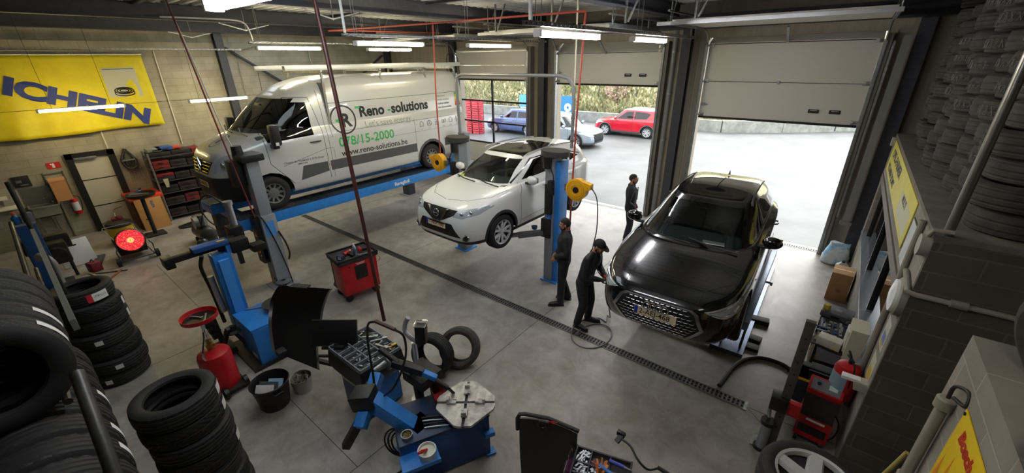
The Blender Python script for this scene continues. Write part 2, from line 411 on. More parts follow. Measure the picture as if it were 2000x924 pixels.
# ---------------------------------------------------------------- sectional doors
M_track = mat('door_track_zinc', '#9fa2a2', .4, .8, col2='#888b8b', ns=14)
M_seal = mat('rubber_seal', '#1b1b1b', .7)
def sect(mb, x0, x1, z0, z1, y=11.46):
    mb.box(x0, y, z0+.006, x1, y+.045, z1-.006, .006)
def door(n, x0, x1, z0, label_plates, ytrack, closed=False):
    root = bpy.data.objects.new('door_%d' % n, None); COL.objects.link(root); root['kind'] = 'structure'
    mb = MB(); z = z0; H = .845; zt_ = 4.67 if closed else z0+.835*(2 if z0 < 3.2 else 1)
    if closed:
        for z in (.02, .77): sect(mb, x0, x1, z, z+.745)
        for z in (3.755, 4.2): sect(mb, x0, x1, z, z+.445)
    else:
        while z < zt_-.1: sect(mb, x0, x1, z, z+.835); z += .835
    mb.M = T(0, 11.455, zt_) @ RX(-62 if z0 < 3.2 else -52)
    mb.box(x0, -.02, 0, x1, .025, .62)
    mb.M = Matrix()
    if not closed: mb.box(x0, ytrack+.15, 4.985, x1, 10.86, 5.03)
    mb.build('panel', M_panel, root)
    mb = MB()
    if not closed:
        mb.box(x0, 11.45, z0-.04, x1, 11.51, z0+.012, .008); mb.box(x0, 11.452, zt_-.012, x1, 11.458, zt_+.012); mb.box(x0, 11.455, z0+.829, x1, 11.462, z0+.841)
    else: mb.box(x0, 11.45, 0, x1, 11.51, .03); mb.box(x0, 11.455, .76, x1, 11.462, .775)
    mb.build('seal', M_seal, root)
    mb = MB()
    for s, x in ((-1, x0), (1, x1)):
        a = x+s*.03
        mb.box(a-.03, 11.38, 0, a+.03, 11.395, 4.62); mb.box(a+s*.025, 11.38, 0, a+s*.035, 11.6, 4.62)
        pts = [(a, 11.4, 4.6), (a, 11.34, 4.74), (a, 11.2, 4.88), (a, 10.95, 4.95), (a, 10.8, 4.96)]
        mb.tube(pts, .022, 6, smooth=3)
        mb.box(a-.02, ytrack, 4.94, a+.02, 10.85, 4.98); mb.box(a-.005, ytrack, 4.98, a+.005, 10.85, 5.02)
        mb.box(a-.02, ytrack, 5.16, a+.02, 11.4, 5.19)
        for y in (ytrack+.15, 10.2): mb.cyl((a, y, 4.98), (a, y, 5.56), .012, n=6); mb.cyl((a, y+.02, 4.98), (a, y+.3, 5.56), .01, n=6)
    mb.build('track', M_track, root)
    mb = MB().box(x0-.22, ytrack-.03, 4.93, x1+.06, ytrack+.03, 4.99); mb.build('spreader_bar', M_alu, root)
    mb = MB().cyl((x0-.1, 11.36, 5.2), (x1+.1, 11.36, 5.2), .016, n=8)
    for q in range(3): mb.cyl((x0+.3+q*1.2, 11.36, 5.2), (x0+.85+q*1.2, 11.36, 5.2), .05, n=12)
    mb.build('spring_shaft', M_blackm, root)
    if not closed: mb = MB(); beam(mb, ((x0+x1)/2, 11.40, zt_), ((x0+x1)/2, 11.02, zt_+.28), .05, .03); mb.build('panel_strut', M_track, root)
    mb = MB()
    zs = (z0+.05, z0+.835, 4.62) if not closed else (.1, .76, 1.5, 3.75)
    for z in zs:
        for s, x in ((1, x0), (-1, x1)):
            mb.box(x, 11.435, z-.03, x+s*.12, 11.46, z+.05, .004); mb.cyl((x-s*.02, 11.42, z), (x+s*.06, 11.42, z), .02, n=10)
    if not closed:
        x = (x0+x1)/2; mb.box(x-.03, 11.44, z0+.80, x+.03, 11.46, z0+.87, .004)
        mb.box(x0+.03, 11.435, z0+.27, x0+.13, 11.46, z0+.33, .004); mb.cyl((x0+.02, 11.42, z0+.3), (x0+.2, 11.42, z0+.3), .012, n=8); mb.cyl((x0+.08, 11.43, z0+.3), (x0+.08, 11.4, z0+.3), .04, n=12)
    mb.build('hinge', M_steel, root)
    for x in label_plates:
        mb = MB().box(x-.1, 11.44, z0+.215, x+.1, 11.462, z0+.295, .006); h = mb.build('handle', M_blackm, root)
        MB().box(x-.065, 11.434, z0+.262, x+.065, 11.442, z0+.282).build('grip', M_steel, h)
    return root
door(3, -3.02, .2, 2.98, (-.62, -.24), 8.5)
door(2, -7.36, -4.13, 3.68, (-5.03, -4.61), 8.2)
d1 = door(1, -11.76, -8.49, 0, (), 8.2, closed=True)
mb = MB()
for z in (1.5, 2.25, 2.985, 3.705): mb.box(-11.76, 11.45, z, -8.49, 11.51, z+.055)
for x in (-11.76, -10.09, -8.55): mb.box(x, 11.45, 1.5, x+.06, 11.51, 3.75)
fr = mb.build('window_frame', M_blackm, d1)
MB().add([(-11.72, 11.48, 1.53), (-8.52, 11.48, 1.53), (-8.52, 11.48, 3.73), (-11.72, 11.48, 3.73)], [(0, 1, 2, 3)]).build('pane', glass('misty_glass', '#f6f8ff', .95), d1)
# dark angle iron and drain pipe on the piers
mb = MB()
for x0, x1 in ((-8.46, -8.34), (-7.54, -7.42), (-4.1, -3.98), (-3.2, -3.08), (.25, .33)):
    mb.box(x0, 11.4, 0, x1, 11.62, 4.75)
struct('trim_10', mb, mat('jamb_grey', '#6d6a61', .6))
mb = MB()
for x in (-8.2, -7.62, -3.87, -3.32, .36): mb.box(x, 11.585, .0, x+.012, 11.62, 4.8)
struct('trim_11', mb, mat('wall_joint_cream', '#b5a98e', .6))
g = thing('rain_pipe', 'grey round drainpipe running up the pier between the open doors', 'pipe', (-3.8, 11.34, 0))
MB().cyl((0, 0, .02), (0, 0, 4.98), .055, n=16).build('pipe', mat('pvc_grey', '#77787a', .45), g)
for z in (1.1, 2.3, 3.5, 4.5): MB().cyl((0, 0, z-.02), (0, 0, z+.02), .062, n=16).box(-.01, 0, z-.015, .01, .25, z+.015).build('clip', M_steel, g)
# right-hand steel guard on the pier beside the third door
mb = MB().box(.47, 11.22, .9, .60, 11.3, 4.7).box(.43, 11.2, .88, .64, 11.32, .95); struct('trim_12', mb, mat('guard_grey', '#7b7d78', .5))
# ---------------------------------------------------------------- booth (office) with a window onto the workshop
WX = .85
mb = MB()
mb.box(WX, 4.85, 0, WX+.18, 11.2, .9).box(WX, 4.85, 2.06, WX+.18, 11.2, 2.88).box(WX, 4.85, .9, WX+.18, 5.62, 2.06).box(WX, 10.9, .9, WX+.18, 11.2, 2.06)
mb.box(WX+.18, 11, 0, 4.98, 11.2, 2.88)
struct('wall_booth', mb, M_booth)
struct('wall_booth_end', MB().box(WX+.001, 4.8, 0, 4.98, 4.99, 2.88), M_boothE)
struct('booth_roof', MB().box(WX, 4.85, 2.88, 4.98, 11.2, 2.93), mat('dusty_slab', '#7c776d', .95, col2='#6a655c', ns=5))
root = bpy.data.objects.new('window_6', None); COL.objects.link(root); root['kind'] = 'structure'
mb = MB().box(WX-.03, 5.5, .86, WX+.2, 10.95, .92)
mb.build('sill', mat('sill_alu', '#b9bec6', .25, .7), root)
mb = MB().box(WX-.02, 5.5, 2.03, WX+.12, 11.0, 2.17)
mb.build('lintel', mat('lintel_brown', '#6b615b', .55), root)
mb = MB()
for y in (5.62, 7.22, 8.78, 10.6): mb.box(WX+.05, y, .92, WX+.13, y+.07, 2.05)
mb.build('mullion', M_black, root)
MB().add([(WX+.09, 5.62, .92), (WX+.09, 10.9, .92), (WX+.09, 10.9, 2.05), (WX+.09, 5.62, 2.05)], [(0, 1, 2, 3)]).build('pane', glass('booth_glass', '#cfd6d8', .35, base=.4), root)
# dark interior of the booth so that the pane reflects
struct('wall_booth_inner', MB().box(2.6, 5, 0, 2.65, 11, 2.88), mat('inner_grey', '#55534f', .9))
# near parapet wall on the right carrying the yellow sign
mb = MB().box(WX, 1.0, 0, WX+.2, 3.08, 2.93); struct('wall_parapet', mb, M_booth)
# mezzanine edge the camera stands on
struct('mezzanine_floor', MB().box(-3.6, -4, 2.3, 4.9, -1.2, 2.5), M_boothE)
# ---------------------------------------------------------------- strip lamps on perforated trays
def tray(name, label, p0, p1, w=.08, h=.05):
    p0, p1 = V(p0), V(p1); g = thing(name, label, 'cable tray', p0); L = (p1-p0).length; d = (p1-p0).normalized()
    g.rotation_euler = (0, 0, math.atan2(d.y, d.x)); mb = MB()
    mb.box(0, -w/2, 0, L, w/2, .003).box(0, -w/2, 0, L, -w/2+.003, h*.3).box(0, w/2-.003, 0, L, w/2, h*.3).box(0, -w/2, h*.85, L, -w/2+.003, h).box(0, w/2-.003, h*.85, L, w/2, h)
    x = 0
    while x < L:
        for s in (-w/2, w/2-.003): mb.box(x, s, 0, x+.06, s+.003, h)
        x += .1
    mb.build('tray', M_steel, g)
    for x in (.25, L*.5, L-.25):
        mb = MB()
        for s in (-w/2, w/2): mb.cyl((x, s, h), (x, s, 5.56-p0.z), .006, n=6)
        mb.box(x-.008, -w/2, h-.004, x+.008, w/2, h+.004); mb.build('hanger', M_steel, g)
    return g
tray('cable_tray', 'perforated steel tray over the right bay carrying two strip lamps', (-3.0, 4.0, 4.735), (-3.0, 10.2, 4.735))
tray('cable_tray', 'perforated steel tray over the middle bay between white car and van', (-7.0, 4.2, 4.79), (-7.0, 10.2, 4.79))
tray('cable_tray', 'perforated steel tray above the raised white van', (-11, 4.25, 4.8), (-11, 10.2, 4.8))
tray('cable_tray', 'perforated steel tray fixed high along the left wall above the banner', (-15.95, -3, 4.77), (-15.95, 5.8, 4.77))
M_tubeyel = mat('lit_yellow_tube', '#ffffff', .4, emit='#ffe6a6', es=44)
M_tubefill = mat('added_fill_tube', '#ffffff', .4, emit='#fff1d8', es=24)  # only for the added fill lamp over the camera
def lamp(label, M, L=1.5, warm=False, wire=None, dim=False):
    g = thing('strip_lamp', label, 'lamp', M=M, group='strip lamps under the roof')
    MB().box(-.022, 0, .05, .022, L, .085, .006).box(-.053, -.02, .0, .053, .02, .078, .01).box(-.053, L-.02, 0, .053, L+.02, .078, .01).build('housing', M_white, g)
    mb = MB().cyl((0, .01, .035), (0, L-.01, .035), .034, n=14); mb.build('diffuser', (M_tubeyel if wire else M_tubewarm) if warm else M_tubefill if dim else M_tube, g)
    if wire:
        for y in (.25, L-.25): MB().cyl((0, y, .07), (0, y, wire), .004, n=5).build('suspension_wire', M_blackm, g)
    return g
lamp('strip lamp over the black car, nearer of the two on that tray', T(-3.1, 4.38, 4.63))
lamp('strip lamp over the black car, farther one beside the pier', T(-3.1, 7.1, 4.63))
lamp('strip lamp nearest the van roof rack over the middle bay', T(-7.05, 4.45, 4.65), warm=True)
lamp('strip lamp in front of the closed glazed door', T(-7.05, 7.26, 4.65), warm=True)
lamp('strip lamp above the van cab on the left tray', T(-10.85, 4.33, 4.67), warm=True)
lamp('strip lamp behind the van roof rack, shortest looking of all', T(-11, 7.3, 4.66), warm=True)
lamp('strip lamp hung low in front of the yellow banner', T(-14.75, .78, 3.4), L=1.55, warm=True, wire=2.15)
lamp('strip lamp hung low beside the van windscreen', T(-14.75, 3.75, 3.38), warm=True, wire=2.15)
lamp('strip lamp running crosswise at the top edge of the view', T(-3.1, 1.05, 4.68) @ RZ(-90))
g = thing('lamp_wire', 'thin wire stretched level along the left wall through the low strip lamps', 'wire', (-14.75, -3, 3.47))
MB().cyl((0, 0, 0), (0, 14.4, 0), .005, n=5).build('wire', M_blackm, g)
lamp('added strip lamp out of view above the camera, brightening the roof tyre stacks', T(.45, .5, 5.3), dim=True)  # unseen fill lamp, added to brighten the tyre stacks and parapet
# ================================================================ vehicle bodies: stacked plan contours, skinned, then cut into parts
def pl(y, pts):
    """smooth piecewise value"""
    if not isinstance(pts, (list, tuple)): return pts
    if y <= pts[0][0]: return pts[0][1]
    for (a, b), (c, d) in zip(pts, pts[1:]):
        if y <= c:
            t = (y-a)/(c-a); t = t*t*(3-2*t)*.5+t*.5; return b+(d-b)*t
    return pts[-1][1]
class Body:
    def __init__(s, rows, half=30, sub=4):
        """row: yf, yr, w, z (number or profile over y), nf, nr front/rear squareness"""
        cols = []; A, B_ = half*2//5, half-half*2//5
        for yf, yr, w, z, nf, nr in rows:
            yc = (yf+yr)/2; pts = []
            def arc(n, ye):
                out = []; x45 = .5**(1/n); y45 = x45
                for i in range(A): x = x45*i/A; out.append((x*w, yc+(ye-yc)*(1-x**n)**(1/n)))
                for i in range(B_+1): q = y45*(1-i/B_); out.append((w*(1-q**n)**(1/n), yc+(ye-yc)*q))
                return out
            fr = arc(nf, yf); rr = arc(nr, yr)
            for x, y in fr+rr[-2::-1]: pts.append(V((x, y, pl(y, z))))
            cols.append(pts)
        m = 2*half+1; grid = []
        for u in range(m): grid.append(catmull([c[u] for c in cols], sub))
        s.F = []
        for u in range(m-1):
            for v in range(len(grid[0])-1):
                q = [grid[u][v], grid[u+1][v], grid[u+1][v+1], grid[u][v+1]]
                s.F.append(q); s.F.append([V((-p.x, p.y, p.z)) for p in reversed(q)])
        s.F = [s.nrm(f) for f in s.F]; s.F = [f for f in s.F if f]
        vs = []; fs = []
        for f, n in s.F: fs.append(list(range(len(vs), len(vs)+len(f)))); vs += f
        s.bv = BVHTree.FromPolygons(vs, fs)
    def sx(s, y, z, sg=1):
        h = s.bv.ray_cast(V((sg*3, y, z)), V((-sg, 0, 0)))[0]; return h.x if h else sg*.85
    def fy(s, x, z):
        h = s.bv.ray_cast(V((x, -2, z)), V((0, 1, 0)))[0]; return h.y if h else .1
    def tz(s, x, y):
        h = s.bv.ray_cast(V((x, y, 6)), V((0, 0, -1)))[0]; return h.z if h else 1
    def fline(s, pts, r, mb, off=0, n=6):
        mb.tube([(x, s.fy(x, z)+off, z) for x, z in pts], r, n); return mb
    def handle(s, y, z, m, parent, sg, l=.09):
        mb = MB(); x = [abs(s.sx(y+d, z, sg)) for d in (-l, -l*.7, l*.7, l)]
        mb.tube([(sg*(x[0]-.005), y-l, z), (sg*(x[1]+.03), y-l*.7, z), (sg*(x[2]+.03), y+l*.7, z), (sg*(x[3]-.005), y+l, z)], .013, 8, smooth=3); return mb.build('door_handle', m, parent)
    def nrm(s, f):
        n = V((0, 0, 0)); k = len(f)
        for i in range(k): n += f[i].cross(f[(i+1) % k])
        if n.length < 1e-9: return None
        return (f, n.normalized())
    PJ = {'side': lambda p: (p.y, p.z), 'front': lambda p: (p.x, p.z), 'top': lambda p: (p.x, p.y)}
    def cut(s, proj, polys, pred, arch=None, push=0, both=False, off=0):
        """take the area inside the convex outline(s) out of the shell; return its faces"""
        P = s.PJ[proj]; got = []
        if polys and not isinstance(polys[0][0], (list, tuple)): polys = [polys]
        if both: polys = polys+[[(-x, y) for x, y in reversed(q)] for q in polys]
        for poly in polys:
            ar = sum(a[0]*b[1]-b[0]*a[1] for a, b in zip(poly, poly[1:]+poly[:1]))
            if ar < 0: poly = poly[::-1]
            x0 = min(p[0] for p in poly); x1 = max(p[0] for p in poly); y0 = min(p[1] for p in poly); y1 = max(p[1] for p in poly)
            keep = []
            for f, n in s.F:
                q = [P(p) for p in f]
                if max(a[0] for a in q) < x0 or min(a[0] for a in q) > x1 or max(a[1] for a in q) < y0 or min(a[1] for a in q) > y1 or not pred(f, n):
                    keep.append((f, n)); continue
                cur = f; outs = []
                for a, b in zip(poly, poly[1:]+poly[:1]):
                    ins, out = s.half(cur, lambda p: (b[0]-a[0])*(P(p)[1]-a[1])-(b[1]-a[1])*(P(p)[0]-a[0]))
                    if len(out) > 2: outs.append(out)
                    cur = ins
                    if len(cur) < 3: break
                if len(cur) >= 3:
                    got.append([p+n*off for p in cur])
                    for o in outs:
                        r = s.nrm(o)
                        if r: keep.append((o, n))
                else: keep.append((f, n))
            s.F = keep
        return got
    def half(s, f, g):
        a, b = [], []; k = len(f)
        d = [g(p) for p in f]
        for i in range(k):
            j = (i+1) % k
            (a if d[i] >= 0 else b).append(f[i])
            if (d[i] >= 0) != (d[j] >= 0):
                t = d[i]/(d[i]-d[j]); p = f[i].lerp(f[j], t); a.append(p); b.append(p)
        return a, b
    def hole(s, yc, zc, r, xmin=.3, get=False):
        """open a round wheel arch; get=True returns the removed area"""
        keep = []; got = []
        for f, n in s.F:
            if abs(f[0].x) < xmin or abs(n.x) < .15 and n.z > -.2 and False: keep.append((f, n)); continue
            g = lambda p: math.hypot(p.y-yc, p.z-zc)-r
            if all(g(p) >= 0 for p in f): keep.append((f, n)); continue
            a, b = s.half(f, g)
            if len(a) > 2: keep.append((a, n))
            if len(b) > 2: got.append(b)
        s.F = keep; return got
    @staticmethod
    def mesh(faces, name, m, parent, sharp=50, off=0):
        mb = MB()
        for f in faces:
            if isinstance(f, tuple): f = f[0]
            mb.add(f, [tuple(range(len(f)))])
        o = mb.build(name, m, parent, merge=.0006, sharp=sharp, fix=False)
        return o
side = lambda f, n: abs(n.x) > .35
sideL = lambda f, n: n.x < -.35
sideR = lambda f, n: n.x > .35
def strip(pts, w):
    """outline of thin line pieces"""
    out = []
    for (a, b), (c, d) in zip(pts, pts[1:]):
        L = math.hypot(c-a, d-b); nx, ny = -(d-b)/L*w/2, (c-a)/L*w/2
        out.append([(a+nx, b+ny), (c+nx, d+ny), (c-nx, d-ny), (a-nx, b-ny)])
    return out
def fan(c, pts):
    """concave outline as triangles round a centre"""
    return [[c, a, b] for a, b in zip(pts, pts[1:]+pts[:1])]
M_rimdark = mat('rim_recess_black', '#131314', .5)
M_rimalu = mat('rim_alloy', '#c3c5c8', .3, .25)
M_rimgrey = mat('rim_grey', '#8f9296', .35, .7)
M_headlamp = mat('headlamp_lens', '#aab1b6', .1, 0, coat=1)
M_lampin = mat('headlamp_silver', '#d5d8da', .15, .9)
M_tail = mat('tail_lamp_red', '#c8102e', .15, coat=1)
M_clad = mat('dark_grey_cladding', '#2c2d2f', .6)
M_plate = mat('number_plate_cream', '#e6d9b4', .4)
M_plateink = mat('number_plate_red', '#6e1420', .5)
M_euro = mat('euro_strip_blue', '#2b3a9c', .4)
M_gap = mat('panel_gap', '#0c0c0d', .8)
M_seat = mat('seat_grey', '#33343a', .8)
M_dash = mat('dashboard_grey', '#4b5052', .7)
def wheel(parent, M, R=.34, W=.22, rr=.23, spokes=5, twin=True, mrim=None, mback=None, hub=.05, sw=.05, nm='wheel'):
    """alloy wheel, axis along local +x = outer face"""
    o = thing(nm, None, None, M=M); o.parent = parent
    h = W/2; Q = RY(90)
    mb = MB(); prof = [(rr*.96, -h*.9), (rr+.012, -h), (R-.045, -h), (R-.015, -h*.86), (R-.003, -h*.6)]
    for g in (-.45, -.15, .15, .45):
        prof += [(R, h*(g-.1)), (R-.007, h*(g-.07)), (R-.007, h*(g+.07)), (R, h*(g+.1))]
    prof += [(R-.003, h*.6), (R-.015, h*.86), (R-.045, h), (rr+.012, h), (rr*.96, h*.9)]
    mb.lathe(prof, 40, Q, cap=False); mb.build('tyre', M_rubber, o)
    mb = MB(); mb.lathe([(rr-.01, -h*.8), (rr-.012, h*.35), (.02, h*.30), (0, h*.30)], 32, Q, cap=False)
    mb.build('rim_barrel', mback or M_rimdark, o)
    mb = MB(); mb.lathe([(rr-.02, h*.5), (rr-.018, h*.88), (rr, h*.95), (rr+.012, h*.92), (rr+.008, h*.5)], 40, Q, cap=False)
    for k in range(spokes):
        for s in ((-1, 1) if twin else (0,)):
            a0 = 2*PI*k/spokes; a1 = a0+s*(.30 if twin else 0)*(5/spokes)
            p0 = V((0, math.cos(a0), math.sin(a0)))*hub*.9; p1 = V((0, math.cos(a1), math.sin(a1)))*(rr-.008)
            d = (p1-p0).normalized(); t = V((1, 0, 0)).cross(d)
            x0, x1 = h*.55, h*.86; vs = []
            for p, w2, xo in ((p0, sw*.55, h*.68), (p1, sw*.5, h*.86)):
                vs += [p+t*w2+V((xo-.03, 0, 0)), p-t*w2+V((xo-.03, 0, 0)), p-t*w2*.7+V((xo, 0, 0)), p+t*w2*.7+V((xo, 0, 0))]
            mb.add(vs, [(0, 1, 5, 4), (1, 2, 6, 5), (2, 3, 7, 6), (3, 0, 4, 7)])
    mb.lathe([(hub*1.25, h*.5), (hub*1.2, h*.74), (hub*.6, h*.8), (0, h*.8)], 20, Q, cap=False)
    mb.build('rim', mrim or M_rimalu, o)
    return o
def plate(parent, txt, M, ink=None):
    o = thing('license_plate', None, None, M=M); o.parent = parent
    MB().box(-.26, -.055, -.006, .26, .055, 0).build('plate_panel', M_plate, o)
    MB().box(-.258, -.053, 0, -.212, .053, .001).build('euro_band', M_euro, o)
    mb = MB().text(txt, .098, T(-.195, -.033, .001), .002, bold=.0012, sx=.96); mb.build('plate_characters', ink or M_plateink, o)
    return o
def seat(parent, x, y, z, w=.5, m=None):
    o = thing('seat', None, None, (x, y, z)); o.parent = parent
    MB().box(-w/2, -.25, 0, w/2, .28, .16, .05).build('cushion', m or M_seat, o)
    mb = MB(); mb.M = T(0, .27, .1) @ RX(-16); mb.box(-w/2, -.07, 0, w/2, .07, .54, .05); mb.build('backrest', m or M_seat, o)
    if w < .7:
        mb = MB(); mb.M = T(0, .44, .64) @ RX(-12); mb.box(-.13, -.05, 0, .13, .05, .15, .04); mb.build('headrest', m or M_seat, o)
def torus(mb, R, r, M, n=28, k=8):
    mb.M = M; mb.tube([(R*math.cos(2*PI*i/n), R*math.sin(2*PI*i/n), 0) for i in range(n)], r, k, closed=True); mb.M = Matrix(); return mb
def mirror(parent, x, y, z, mbody, mlow=None, s=1):
    """door mirror; s = side sign"""
    o = thing('door_mirror', None, None, (x, y, z)); o.parent = parent
    mb = MB(); mb.ball((s*.14, 0, .03), 1, 16, (.125, .075, .085)); mb.build('shell', mbody, o)
    mb = MB(); mb.add([(s*.03, .062, -.03), (s*.24, .062, -.03), (s*.25, .062, .08), (s*.05, .062, .09)], [(0, 1, 2, 3)]); mb.build('mirror_glass', M_chrome, o)
    mb = MB(); mb.tube([(-s*.02, .01, -.05), (s*.06, .0, -.045), (s*.13, 0, -.035)], .028, 8); mb.build('stalk', mlow or M_black, o)
    return o
def cabin(root, w, y0, y1, zf, zb, ywheel, zs=None, right=False):
    """dashboard, seats, steering wheel and dark tub seen through the glass"""
    mb = MB(); mb.box(-w, y0, zb-.18, w, y0+.62, zb-.02, .06); mb.build('dashboard', M_dash, root)
    MB().box(-w, y0+.3, zf-.05, w, y1, zf).build('cabin_floor', M_black, root)
    for x in (-.37, .37): seat(root, x, y0+1.25, zf+.1)
    seat(root, 0, y0+2.2, zf+.12, 1.2)
    o = thing('steering_wheel', None, None, M=T(ywheel, y0+.72, zb-.02) @ RX(-68)); o.parent = root
    mb = torus(MB(), .18, .015, Matrix()); mb.build('rim', M_black, o)
    MB().box(-.17, -.02, -.015, .17, .02, .005).box(-.06, -.09, -.02, .06, .05, .008, .01).build('hub', M_black, o)
# ================================================================ white crossover on the two-post lift
def make_qashqai():
    root = thing('car', 'white crossover car raised on the two-post lift with black glass roof', 'car', (-5.5, 4.58, 1.04), -1)
    B = Body([
        (.22, 4.28, .72, .24, 6, 6), (.10, 4.33, .85, .25, 6, 6), (.02, 4.37, .895, .40, 5.6, 6), (.00, 4.38, .905, .58, 5.4, 6),
        (.03, 4.37, .905, [(0, .74), (1, .80), (4.4, .86)], 5.2, 6), (.09, 4.34, .895, [(.1, .86), (.5, .92), (1.2, .98), (4.4, 1.06)], 5, 6),
        (.20, 4.32, .865, [(.2, .94), (.8, 1.02), (1.4, 1.07), (4.4, 1.12)], 4.8, 6),
        (.60, 4.30, .83, [(.6, 1.045), (1.4, 1.11), (4.4, 1.15)], 4.8, 6), (1.02, 4.28, .80, [(1, 1.105), (1.6, 1.13), (4.4, 1.19)], 4.6, 6),
        (1.14, 4.26, .79, [(1.1, 1.125), (1.7, 1.14), (4.4, 1.22)], 4.6, 6), (1.48, 4.14, .715, [(1.4, 1.34), (2.4, 1.37), (4.2, 1.40)], 4.6, 6), (1.86, 4.0, .625, [(1.8, 1.515), (2.4, 1.555), (4.1, 1.52)], 4.6, 6),
        (1.96, 3.92, .56, [(1.9, 1.55), (2.6, 1.595), (4, 1.56)], 4.4, 6), (2.3, 3.7, .3, [(2.2, 1.575), (2.8, 1.615), (4, 1.58)], 4, 5), (2.6, 3.5, .01, [(2.2, 1.58), (2.8, 1.62), (4, 1.585)], 3, 3)])
    paint = mat('white_pearl_paint', '#e6e8e4', .25, coat=.8)
    FW, RW, ZW = .86, 3.50, .345
    clad = []
    for yc in (FW, RW): B.hole(yc, ZW, .385)
    for yc in (FW, RW): clad += B.hole(yc, ZW, .44)
    ws = B.cut('front', [(-.64, 1.145), (.64, 1.145), (.53, 1.50), (-.53, 1.50)], lambda f, n: n.y < -.2 and f[0].y < 2.2 and f[0].z > 1.1)
    roof = B.cut('top', [(-.50, 1.97), (.50, 1.97), (.50, 3.2), (-.50, 3.2)], lambda f, n: n.z > .6 and f[0].z > 1.4)
    rw = B.cut('front', [(-.6, 1.2), (.6, 1.2), (.48, 1.47), (-.48, 1.47)], lambda f, n: n.y > .3)
    wa = B.cut('side', [(1.62, 1.17), (2.36, 1.19), (2.36, 1.49), (2.12, 1.47)], side)
    wb = B.cut('side', [(2.46, 1.195), (3.25, 1.225), (3.30, 1.42), (3.0, 1.49), (2.46, 1.50)], side)
    wc = B.cut('side', [(3.33, 1.24), (3.72, 1.30), (3.36, 1.41)], side)
    frame = B.cut('side', strip([(1.36, 1.145), (2.06, 1.495), (2.7, 1.525), (3.1, 1.51), (3.8, 1.33)], .022), side)
    frame += B.cut('side', [(2.36, 1.18), (2.46, 1.18), (2.46, 1.50), (2.36, 1.50)], side)
    gr = B.cut('front', [(-.42, .80), (-.13, .66), (.13, .66), (.42, .80), (.47, .885), (-.47, .885)], lambda f, n: n.y < -.2 and f[0].y < 1)
    hl = B.cut('front', [(.40, .775), (.60, .765), (.80, .83), (.895, .96), (.80, .945), (.5, .90)], lambda f, n: (n.y < -.1 or n.x > .2 or n.x < -.2) and f[0].y < .56, both=True)
    low = B.cut('front', [(-.58, .40), (.58, .40), (.40, .645), (-.40, .645)], lambda f, n: n.y < -.3 and f[0].y < .6)
    tl = B.cut('side', [(3.98, 1.0), (4.4, .98), (4.4, 1.10), (4.05, 1.10)], lambda f, n: f[0].y > 3.9)
    clad += B.cut('side', [(-.1, .05), (4.5, .05), (4.5, .33), (3.9, .33), (-.1, .33)], lambda f, n: True)
    gaps = B.cut('side', strip([(1.40, .36), (1.40, .95), (1.5, 1.14)], .009)+strip([(2.42, .40), (2.41, 1.18)], .009)+strip([(1.42, .43), (3.3, .48)], .007)+strip([(3.42, .95), (3.38, 1.2)], .009), side)
    gaps += B.cut('top', strip([(.02, .30), (.46, .40), (.74, .72), (.79, 1.15)], .009)+strip([(-.02, .30), (-.46, .40), (-.74, .72), (-.79, 1.15)], .009), lambda f, n: n.z > .4 and f[0].z < 1.2)
    Body.mesh(B.F, 'body', paint, root)
    Body.mesh(ws, 'windscreen', glass('car_screen', '#dfeae4', .72), root); Body.mesh(rw, 'rear_window', M_darkglass, root)
    lab(Body.mesh(roof, 'roof_glass', mat('roof_black_glass', '#0d0e10', .05, coat=1), root), 'black glass roof panel')
    for s in (1, -1):
        for q in (wa, wb, wc): Body.mesh([f for f in q if f[0].x*s > 0], 'side_window', M_carglass if q is wa else M_darkglass, root)
    Body.mesh(frame, 'window_trim', mat('trim_satin', '#1f2022', .25, coat=.6), root)
    Body.mesh(gr, 'grille', M_gap, root); Body.mesh(low, 'lower_intake', M_black, root)
    for s in (1, -1):
        h = Body.mesh([f for f in hl if f[0].x*s > 0], 'headlight', M_headlamp, root)
        mb = MB(); mb.ball((s*.56, B.fy(.56, .83)+.012, .83), .045, 12, (1, .5, .9)); mb.ball((s*.69, B.fy(.69, .86)+.014, .86), .04, 12, (1, .5, .9)); mb.build('lamp_lens', M_lampin, h)
    Body.mesh(clad, 'cladding', M_clad, root); Body.mesh(gaps, 'panel_gap', M_gap, root)
    # chrome V and round badge
    mb = MB()
    for s in (1, -1): mb.loft([[(s*.235, .05, .885), (s*.275, .05, .885), (s*.275, .09, .885), (s*.235, .09, .885)], [(s*.10, .0, .665), (s*.145, .0, .67), (s*.145, .05, .67), (s*.10, .05, .665)]])
    mb.box(-.11, -.002, .645, .11, .05, .67)
    mb.build('grille_chevron', M_chrome, root)
    mb = torus(MB(), .065, .011, T(0, .015, .79) @ RX(80)); mb.box(-.085, .0, .778, .085, .02, .802); mb.build('badge', M_chrome, root)
    for s in (1, -1):
        mb = torus(MB(), .075, .012, T(s*.64, B.fy(.64, .41)+.005, .41) @ RZ(s*12) @ RX(90) @ Matrix.Diagonal((1.25, .8, 1, 1))); o = mb.build('fog_lamp_ring', M_chrome, root)
        mb = MB(); mb.M = T(s*.64, B.fy(.64, .41)+.01, .41) @ RZ(s*12) @ Matrix.Diagonal((1.25, .3, .8, 1)); mb.ball((0, 0, 0), .068, 14); mb.build('fog_lamp', M_black, o)
        mirror(root, s*.86, 1.62, 1.17, paint, M_black, s)
        mb = MB(); mb.tube([(s*.575, 1.98, 1.575), (s*.60, 2.15, 1.615), (s*.60, 3.0, 1.625), (s*.57, 3.75, 1.575)], .017, 8, smooth=4); mb.build('roof_rail', M_alu, root)
        for y, z in ((2.22, .97), (3.22, 1.0)): B.handle(y, z, paint, root, s)
        Body.mesh([f for f in tl if f[0].x*s > 0], 'tail_light', M_tail, root)
    plate(root, '1-NSP-990', T(-.02, .0, .585) @ RX(84))
    mb = MB()
